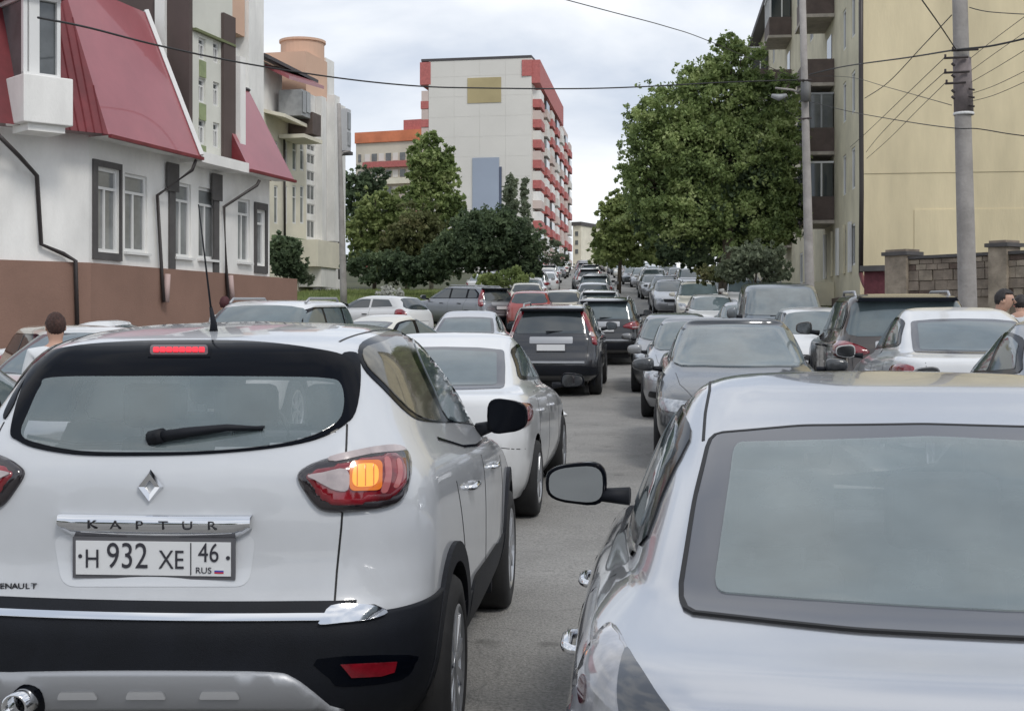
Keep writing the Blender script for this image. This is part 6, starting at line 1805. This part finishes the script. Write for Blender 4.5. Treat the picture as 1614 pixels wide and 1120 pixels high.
for sd in (1, -1): mirror(p_hat, 2.72, sd * .96, 1.06, .07, .10, .065, GLOSSBLK, sd, (2.7, sd * .77, 1.0))
plate(p_hat, .012, 0, .66, math.pi); plate(p_hat, 3.935, 0, .46, 0)

# tall van
VAN_ROWS = [
    (0.28, 0.26, 0.10, 4.70, 0.84, .24, .18, .35, .26),
    (0.42, 0.40, 0.02, 4.82, 0.92, .28, .20, .40, .32),
    (0.62, 0.58, 0.00, 4.86, 0.945, .30, .20, .45, .34),
    (0.82, 0.82, 0.02, 4.82, 0.95, .30, .20, .45, .34),
    (1.00, 1.00, 0.04, 4.62, 0.95, .30, .20, .45, .32),
    (1.12, 1.10, 0.06, 4.30, 0.94, .30, .20, .42, .30),
    (1.20, 1.17, 0.08, 4.02, 0.915, .30, .19, .40, .28),
    (1.32, 1.28, 0.11, 3.84, 0.885, .28, .18, .40, .28),
    (1.60, 1.58, 0.19, 3.50, 0.83, .26, .16, .40, .28),
    (1.80, 1.80, 0.26, 3.20, 0.785, .26, .16, .40, .28),
    (1.89, 1.89, 0.34, 3.02, 0.73, .26, .16, .35, .26),
    (1.93, 1.93, 0.50, 2.80, 0.60, .2, .16, .25, .2),
    (1.95, 1.95, 1.0, 2.4, 0.0, .05, .05, .05, .05),
]
vs = CarShape(VAN_ROWS, (0.95, 3.90), 0.34, sub=4, bow_r=0.04, bow_f=.14, nS=60)
p_van = new_proto('van_car')
put_body(p_van, vs, P_BLUEGREY); underbody(p_van, vs, 4.8, .94); add_wheels(p_van, vs, .945, w=.22, spokes=6, cover=True)
patch(vs, 'windshield', smooth_poly([(-.80, 1.31), (-.4, 1.28), (.4, 1.28), (.80, 1.31), (.76, 1.55), (.68, 1.79), (.3, 1.83), (-.3, 1.83), (-.68, 1.79), (-.76, 1.55)], 3), m_front, GLASS_S, p_van, off=.014, h=.05, vs=1.4)
patch(vs, 'rear_window', round_poly([(-.70, 1.22), (.70, 1.22), (.64, 1.74), (-.64, 1.74)], .07), m_rear, GLASS, p_van, off=.005, h=.09)
patch(vs, 'front_side_window', round_poly([(2.55, 1.25), (3.72, 1.23), (3.40, 1.60), (3.1, 1.76), (2.55, 1.78)], .05), m_side, GLASS, p_van, off=.006, h=.09, both=True)
patch(vs, 'rear_side_window', round_poly([(1.45, 1.26), (2.45, 1.25), (2.45, 1.78), (1.45, 1.78)], .05), m_side, GLASS, p_van, off=.006, h=.09, both=True)
patch(vs, 'cargo_side_window', round_poly([(.42, 1.28), (1.35, 1.26), (1.35, 1.78), (.46, 1.76)], .05), m_side, GLASS, p_van, off=.006, h=.09, both=True)
for p in ([(2.50, .40), (2.50, 1.22)], [(3.55, .5), (3.60, 1.2)], [(1.40, .40), (1.40, 1.22)]): ribbon(vs, 'door_seam', p, m_side, RUBSEAL, p_van, width=.007, both=True)
patch(vs, 'headlight', round_poly([(.52, .82), (.84, .88), (.86, 1.02), (.56, .98)], .04), m_front, HEADL, p_van, off=.008, h=.06, both=True)
patch(vs, 'grille', round_poly([(-.44, .76), (.44, .76), (.48, .90), (-.48, .90)], .03), m_front, SHADOWG, p_van, off=.006, h=.08)
patch(vs, 'lower_grille', round_poly([(-.6, .36), (.6, .36), (.56, .54), (-.56, .54)], .04), m_front, SHADOWG, p_van, off=.006, h=.08)
patch(vs, 'tail_light', round_poly([(.62, .95), (.78, .95), (.76, 1.25), (.64, 1.25)], .03), m_rq, REDL, p_van, off=.008, h=.05, both=True)
handle(p_van, vs, 2.66, 1.08, BLKPL)
for sd in (1, -1): mirror(p_van, 3.72, sd * 1.10, 1.32, .09, .11, .13, GLOSSBLK, sd, (3.75, sd * .88, 1.24))
mb = MB(); mb.tube([(4.0, .50, 1.26), (3.84, -.10, 1.30)], [.012, .006], 6); mb.tube([(4.0, -.30, 1.27), (3.86, .2, 1.30)], [.012, .006], 6); mb.build('wiper', BLKPL, p_van)
plate(p_van, -.01, 0, .80, math.pi); plate(p_van, 4.875, 0, .56, 0)

LEN = {'sedan': 4.45, 'suv': 4.6, 'suv2': 4.6, 'hatch': 3.94, 'van': 4.86}
PROTO = {'sedan': p_sed, 'suv': p_suv, 'suv2': p_suv2, 'hatch': p_hat, 'van': p_van}
CATN = {'sedan': 'car', 'suv': 'car', 'suv2': 'car', 'hatch': 'car', 'van': 'van'}
used = set()
SMALL = ('door_seam', 'hood_seam', 'boot_seam', 'bumper_seam', 'tailgate_seam', 'door_handle', 'wiper', 'fog_light', 'sill_trim', 'grille_bar', 'lamp_clear_part', 'brake_disc', 'underbody', 'mirror_arm', 'mirror_glass', 'lower_grille')
def put_car(kind, px, d, head, paint_m, label, group=None, dz=0.0, scale=(1, 1, 1), glass=None):
    """px, d: photo column and depth of the car's end that faces the camera"""
    Y = d; X = (px - CX) / F * d
    L = LEN[kind] * scale[0]
    back = abs(((head + 180) % 360) - 180) < 90      # driving away from us: its rear bumper is nearest
    h = R(head)
    if not back: X -= math.sin(h) * L; Y -= math.cos(h) * L
    if kind in used: c = copy_tree(PROTO[kind], None, SMALL if d > 48 else ())
    else: c = PROTO[kind]; used.add(kind)
    s = math.sin(h); cc = math.cos(h)
    Z0 = gz(Y); Z1 = gz(Y + L * cc)
    c.location = (X, Y, Z0 + dz)
    c.rotation_euler = (0, -math.atan2(Z1 - Z0, L), R(90) - h)
    c.scale = scale
    tag(c, label, CATN[kind], group)
    repaint(c, paint_m)
    if glass:
        for q in c.children:
            if q.name.split('.')[0] in glass[0] and q.type == 'MESH': q.material_slots[0].link = 'OBJECT'; q.material_slots[0].material = glass[1]
    return c
G1 = 'cars queueing up the hill in the left lane'
G2 = 'oncoming cars in the right lane'
G3 = 'cars parked in front of the red roofed house'
G4 = 'cars parked on the left side up the hill'
G5 = 'cars on the right edge of the road'
# queue driving away
put_car('sedan', 655, 10.25, 6.6, P_WHITE2, 'white sedan directly ahead of the white crossover, seen from behind', G1, glass=(('rear_window_glass',), GLASS_L))
first = [o for o in bpy.data.objects if o.get('label', '').startswith('white sedan directly ahead')][0]
for q in first.children:
    if q.name.startswith('mirror'):
        q.material_slots[0].link = 'OBJECT'; q.material_slots[0].material = GLOSSBLK
        for g in q.children:
            if g.name.startswith('mirror_glass'): g.material_slots[0].link = 'OBJECT'; g.material_slots[0].material = GLASS_D
put_car('suv', 868, 24.6, 6.0, P_NAVY, 'black off-road car with tall red lamps and wide bright plate, ahead of the white sedan', G1)
put_car('suv2', 951, 33.0, 7.0, P_BLACK, 'black estate with white roof edge, next ahead of the off-road car with tall red lamps', G1, scale=(1, 1, .98))
put_car('suv2', 944, 45, 5, P_WHITE2, 'white car with dark rear window, second ahead of the black off-road car', G1, scale=(.95, .95, .9))
# oncoming
put_car('sedan', 1176, 13.7, 187, P_CHAR, 'charcoal sedan facing us behind the silver roof, windshield and hood in full view', G2, scale=(1.08, 1.09, 1.06), glass=(('windshield',), GLASS_S))
put_car('sedan', 1102, 19.8, 187, P_MID, 'grey car facing us half hidden behind the charcoal sedan', G2, scale=(1, 1, 1.02))
put_car('hatch', 1064, 25.2, 187, P_GREY, 'dark grey hatchback facing us, third in the oncoming queue', G2)
# right edge
put_car('sedan', 1850, 8.3, 8, P_GREY, 'dark car cut off by the right edge of the photo, slanted pillar showing', G5, dz=.14)
put_car('sedan', 1562, 12.6, 7.5, P_WHITE2, 'white sedan seen from behind at the right, its roof against the man in white', G5, dz=.14, scale=(1, 1, 1.06), glass=(('rear_window_glass',), GLASS_L))
put_car('suv2', 1436, 16.3, 8, P_BROWN, 'dark brown off-road car with roof rails and red lamp beside the white sedan', G5, dz=.14, scale=(1, 1.02, 1.04), glass=(('rear_window',), GLASS_L))
put_car('van', 1242, 27.5, 187, P_BLUEGREY, 'grey blue van facing us with a pale reflecting windshield near the grey pole', G5, dz=.14, scale=(1, 1, 1.0))
put_car('hatch', 1300, 24.5, 187, P_WHITE2, 'small white car wedged between the van and the brown off-road car', G5, dz=.14)
# left side, near the house
put_car('sedan', -523, 6.0, 2, P_GREY, 'dark grey car cut off by the left edge beside the white crossover', G3)
put_car('sedan', -40, 13.2, 188, P_WHITE2, 'white car at the left edge beyond the man with reddish hair', G3)
put_car('suv2', 318, 16.6, 190, P_WHITE2, 'white off-road car whose roof shows behind the antenna', G3, scale=(1, 1, 1.07))
put_car('hatch', 190, 15.2, 150, P_BEIGE, 'beige hatchback low behind the crossover roof, left of the white off-road car', G3)
put_car('sedan', 130, 19.5, 80, P_GREY, 'grey car standing crosswise under the brown wall', G3)
put_car('sedan', 430, 20.6, 95, P_WHITE2, 'white sedan standing crosswise behind the roof of the crossover', G3)
put_car('sedan', 520, 24.5, 30, P_CREAM, 'cream car in front of the white hatchback by the grass', G3)
put_car('hatch', 668, 41, 300, P_WHITE2, 'white hatchback seen from the side beside the grass strip', G3, glass=(('side_window_frame',), P_WHITE2))
put_car('sedan', 728, 27.2, 4, P_SILVER, 'silver sedan between the white sedan and the dark estate', G3)
put_car('suv', 792, 47, 318, P_GREY, 'dark grey estate standing at an angle under the dark round bush', G4, scale=(1.05, 1, .95))
put_car('hatch', 834, 46, 4, P_RED, 'red hatchback parked under the dark round bush', G4)
put_car('hatch', 884, 47, 6, P_BEIGE, 'beige hatchback parked right of the red one', G4)
# far cars, up the hill
rc = random.Random(5)
names = {id(P_WHITE2): 'white', id(P_SILVER): 'silver', id(P_GREY): 'grey', id(P_BLACK): 'black', id(P_RED): 'red', id(P_CREAM): 'cream', id(P_BEIGE): 'beige', id(P_BLUEGREY): 'blue grey', id(P_NAVY): 'dark blue'}
hills = 0
kn = {'sedan': 'sedan', 'suv': 'tall car', 'suv2': 'off-road car', 'hatch': 'hatchback', 'van': 'van'}
seen = {}
def far_row(lat, d0, d1, step, heads, paints, kinds, where, group, jitter=.35):
    d = d0; k = 0
    while d < d1:
        p = paints[k % len(paints)]; kd = kinds[k % len(kinds)]
        X = road_c(d) + lat + rc.uniform(-jitter, jitter)
        px = CX + F * X / d
        a = math.degrees(math.atan2(road_c(d + 10) - road_c(d), 10))
        nm = f"{names[id(p)]} {kn[kd]}"
        far = 'at the foot of the hill' if d < 75 else ('mid hill' if d < 125 else ('high on the hill' if d < 180 else 'near the hilltop'))
        key = (nm, where, far); seen[key] = seen.get(key, 0) + 1
        od = ['', ' beyond another like it', ' third of its look'][min(2, seen[key] - 1)]
        put_car(kd, px, d, a + heads + rc.uniform(-3, 3), p, (f"{nm} {far} {where}{od}"), group, scale=(1, 1, rc.uniform(.97, 1.03)))
        d += step * rc.uniform(.9, 1.15) * (1 + d / 500); k += 1
far_row(-1.6, 56, 250, 8.2, 0, [P_SILVER, P_GREY, P_NAVY, P_WHITE2, P_BLUEGREY, P_BLACK], ['hatch', 'suv2', 'sedan', 'suv'], 'in the queue driving away', G1)
far_row(2.35, 34, 250, 7.4, 180, [P_SILVER, P_WHITE2, P_CREAM, P_SILVER, P_BLUEGREY], ['sedan', 'hatch', 'suv2', 'sedan'], 'in the oncoming queue', G2)
far_row(4.9, 44, 240, 7.8, 180, [P_SILVER, P_WHITE2, P_SILVER, P_GREY], ['sedan', 'suv2', 'hatch'], 'parked along the right kerb', G5)
far_row(-4.7, 58, 240, 6.8, 0, [P_CREAM, P_WHITE2, P_SILVER, P_WHITE2, P_GREY], ['hatch', 'sedan', 'suv2', 'sedan'], 'parked along the left kerb', G4)
far_row(-8.4, 78, 220, 7.3, 4, [P_WHITE2, P_SILVER, P_WHITE2, P_BLACK], ['sedan', 'hatch', 'suv'], 'parked in the outer left row', G4)
# ------------------------------------------------------------ people
SKIN = mat('skin', (0.50, 0.30, 0.22), rough=.55)
def skin_obj(name, verts, edges, radii, m, parent, root=0, sub=2):
    me = bpy.data.meshes.new(name); me.from_pydata([tuple(v) for v in verts], edges, []); me.update()
    o = bpy.data.objects.new(name, me); COL.objects.link(o)
    if parent: o.parent = parent
    md = o.modifiers.new('skin', 'SKIN'); md.use_smooth_shade = True
    for i, r in enumerate(radii):
        sv = me.skin_vertices[0].data[i]; sv.radius = r if isinstance(r, tuple) else (r, r); sv.use_root = (i == root)
    sb = o.modifiers.new('sub', 'SUBSURF'); sb.levels = sub; sb.render_levels = sub
    me.materials.append(m); return o
def person(X, Y, rz, h, label, shirt, hair_m, trousers, hair_len=0.0, dz=0.0, lean=0.0, arm=(0.1, 0.1), nod=0.0):
    """faces local -y; rz turns it"""
    o = empty('person', (X, Y, gz(Y) + dz), rz); tag(o, label, 'person', 'people between the cars')
    s = h / 1.78
    V = []; E = []; Rr = []
    def v(x, y, z, r, p=None):
        V.append(Vector((x, y, z)) * s); Rr.append(r * s if not isinstance(r, tuple) else (r[0] * s, r[1] * s))
        if p is not None: E.append((p, len(V) - 1))
        return len(V) - 1
    pel = v(0, 0, .94, (.15, .11)); wa = v(0, 0, 1.10, (.135, .10), pel); ch = v(0, -.01, 1.28, (.165, .115), wa); up = v(0, 0, 1.42, (.12, .09), ch)
    nk = v(0, -.005, 1.50, .05, up); hb = v(0, -.03 - nod * .4, 1.575 - nod * .7, (.078, .088), nk); ht = v(0, -.035 - nod, 1.67 - nod, (.092, .11), hb); tp = v(0, -.03 - nod, 1.745 - nod, (.068, .082), ht)
    for sd in (1, -1):
        hp = v(sd * .10, 0, .88, .088, pel); kn_ = v(sd * .11, -.02, .50, .056, hp); an = v(sd * .11, .01, .10, .04, kn_); v(sd * .12, -.13, .04, .035, an)
        sh = v(sd * .19, 0, 1.40, .056, up); el = v(sd * .25, .01 - arm[0] * .2, 1.12, .042, sh); wr = v(sd * .26, -.08 - arm[0], .88 + arm[1], .028, el)
        pa = v(sd * .262, -.10 - arm[0], .82 + arm[1], (.036, .018), wr)
        for q in range(4):
            a = v(sd * .262 + .004, -.075 - arm[0] - .02 * q, .775 + arm[1], .0095, pa); b_ = v(sd * .258, -.078 - arm[0] - .02 * q, .745 + arm[1] + (.006 if q in (0, 3) else 0), .0088, a); v(sd * .25, -.08 - arm[0] - .019 * q, .722 + arm[1] + (.012 if q in (0, 3) else 0), .008, b_)
        a = v(sd * .245, -.145 - arm[0], .82 + arm[1], .011, pa); v(sd * .242, -.155 - arm[0], .785 + arm[1], .009, a)
    skin_obj('body', V, E, Rr, SKIN, o)
    # face
    mb = MB(); c = Vector((0, -.03 - nod, 1.64 - nod)) * s
    mb.tube([c + Vector((0, -.085, .02)) * s, c + Vector((0, -.108, -.012)) * s, c + Vector((0, -.092, -.022)) * s], [.008 * s, .015 * s, .012 * s], 8); mb.build('nose', SKIN, o, smooth=True)
    for sd in (1, -1):
        mb = MB(); mb.lathe([(.001, -.012 * s), (.011 * s, -.008 * s), (.013 * s, 0), (.010 * s, .01 * s)], 10, origin=tuple(c + Vector((sd * .032, -.083, .022)) * s), axis='y'); mb.build('eye', mat('eye', (.05, .04, .04), rough=.2), o, smooth=True)
        mb = MB(); mb.lathe([(.001, -.010 * s), (.026 * s, -.006 * s), (.030 * s, .004 * s), (.01 * s, .012 * s)], 12, origin=(0, 0, 0), axis='y'); e_ = mb.build('ear', SKIN, o, smooth=True); e_.location = c + Vector((sd * .078, .01, 0)) * s; e_.rotation_euler = (0, 0, sd * R(75))
    mb = MB(); mb.tube([c + Vector((-.024, -.092, -.05)) * s, c + Vector((0, -.098, -.052)) * s, c + Vector((.024, -.092, -.05)) * s], .006 * s, 6); mb.build('mouth', mat('lips', (.35, .13, .11), rough=.5), o, smooth=True)
    # hair: a cap of many short locks
    bm = bmesh.new(); bmesh.ops.create_uvsphere(bm, u_segments=28, v_segments=18, radius=1)
    r_ = random.Random(int(X * 100))
    for q in list(bm.verts):
        p = q.co; z = p.z
        if z < (-.80 if p.y > .25 else (-.35 if p.y > -.05 else -.1)): q.tag = True
        if p.y < -.30 and z < .42: q.tag = True
        k = 1 + r_.uniform(-.035, .05)
        q.co = Vector((p.x * .089 * k, p.y * .108 * k + .008, p.z * .112 * k)) * s
    bmesh.ops.delete(bm, geom=[q for q in bm.verts if q.tag], context='VERTS')
    me = bpy.data.meshes.new('hair'); bm.to_mesh(me); bm.free(); me.shade_smooth(); me.materials.append(hair_m)
    hr = bpy.data.objects.new('hair', me); COL.objects.link(hr); hr.parent = o; hr.location = c + Vector((0, 0, .03)) * s
    md = hr.modifiers.new('thick', 'SOLIDIFY'); md.thickness = .018 * s; md.offset = -1
    # shirt and trousers
    V2 = []; E2 = []; R2 = []
    def w(x, y, z, r, p=None):
        V2.append(Vector((x, y, z)) * s); R2.append((r[0] * s, r[1] * s) if isinstance(r, tuple) else r * s)
        if p is not None: E2.append((p, len(V2) - 1))
        return len(V2) - 1
    a = w(0, 0, .90, (.185, .135)); b_ = w(0, 0, 1.08, (.175, .13), a); c_ = w(0, -.01, 1.28, (.195, .14), b_); d_ = w(0, 0, 1.43, (.145, .105), c_); w(0, 0, 1.485, .068, d_)
    for sd in (1, -1):
        e_ = w(sd * .19, 0, 1.405, .078, d_); w(sd * .245, .01 - arm[0] * .15, 1.16, .066, e_)
    skin_obj('shirt', V2, E2, R2, shirt, o)
    V2, E2, R2 = [], [], []
    a = w(0, 0, .93, (.17, .125))
    for sd in (1, -1):
        b_ = w(sd * .10, 0, .84, .105, a); c_ = w(sd * .112, -.02, .50, .075, b_); w(sd * .112, .01, .09, .062, c_)
    skin_obj('trousers', V2, E2, R2, trousers, o)
    for sd in (1, -1):
        mb = MB(); mb.tube([Vector((sd * .112, .06, .045)) * s, Vector((sd * .115, -.05, .05)) * s, Vector((sd * .12, -.17, .035)) * s], [.045 * s, .05 * s, .032 * s], 10); mb.build('shoe', mat('shoe', (.03, .03, .03), rough=.6), o, smooth=True)
    return o
SH_W = mat('white_shirt', (0.66, 0.68, 0.70), rough=.85, var=.06, vscale=3)
SH_W2 = mat('bright_white_shirt', (0.78, 0.77, 0.74), rough=.85, var=.06, vscale=3)
TR = mat('dark_trousers', (0.04, 0.045, 0.06), rough=.85, var=.2)
HR_R = mat('reddish_hair', (0.06, 0.028, 0.022), rough=.75, var=.5, vscale=60, bump=.9, bscale=120, stretch=(1, 1, .3))
HR_D = mat('dark_hair', (0.022, 0.018, 0.018), rough=.6, var=.35, vscale=30)
def at_head(px, py_top, d, h):
    p = PX(px, py_top, d); return p.x, d, p.z - h - gz(d)
x, y, z = at_head(88, 492, 11.3, 0); person(x, y, R(205), z, 'man in a pale grey shirt with short reddish brown hair, left of the white crossover', SH_W, HR_R, TR)
x, y, z = at_head(1574, 455, 15.2, -.04); person(x, y, R(60), z - .14, 'dark haired man in a bright white shirt behind the white sedan at right', SH_W2, HR_D, TR, dz=.14, nod=.04)
x, y, z = at_head(1608, 464, 17.6, -.04); person(x, y, R(150), z - .14, 'dark haired person in a light shirt at the right photo edge', SH_W, HR_D, TR, dz=.14, nod=.04)
x, y, z = at_head(354, 467, 23.5, 0); person(x, y, R(180), z, 'person with dark red hair standing against the brown wall beyond the antenna', SH_W, mat('dark_red_cap', (0.06, 0.012, 0.016), rough=.7), TR)
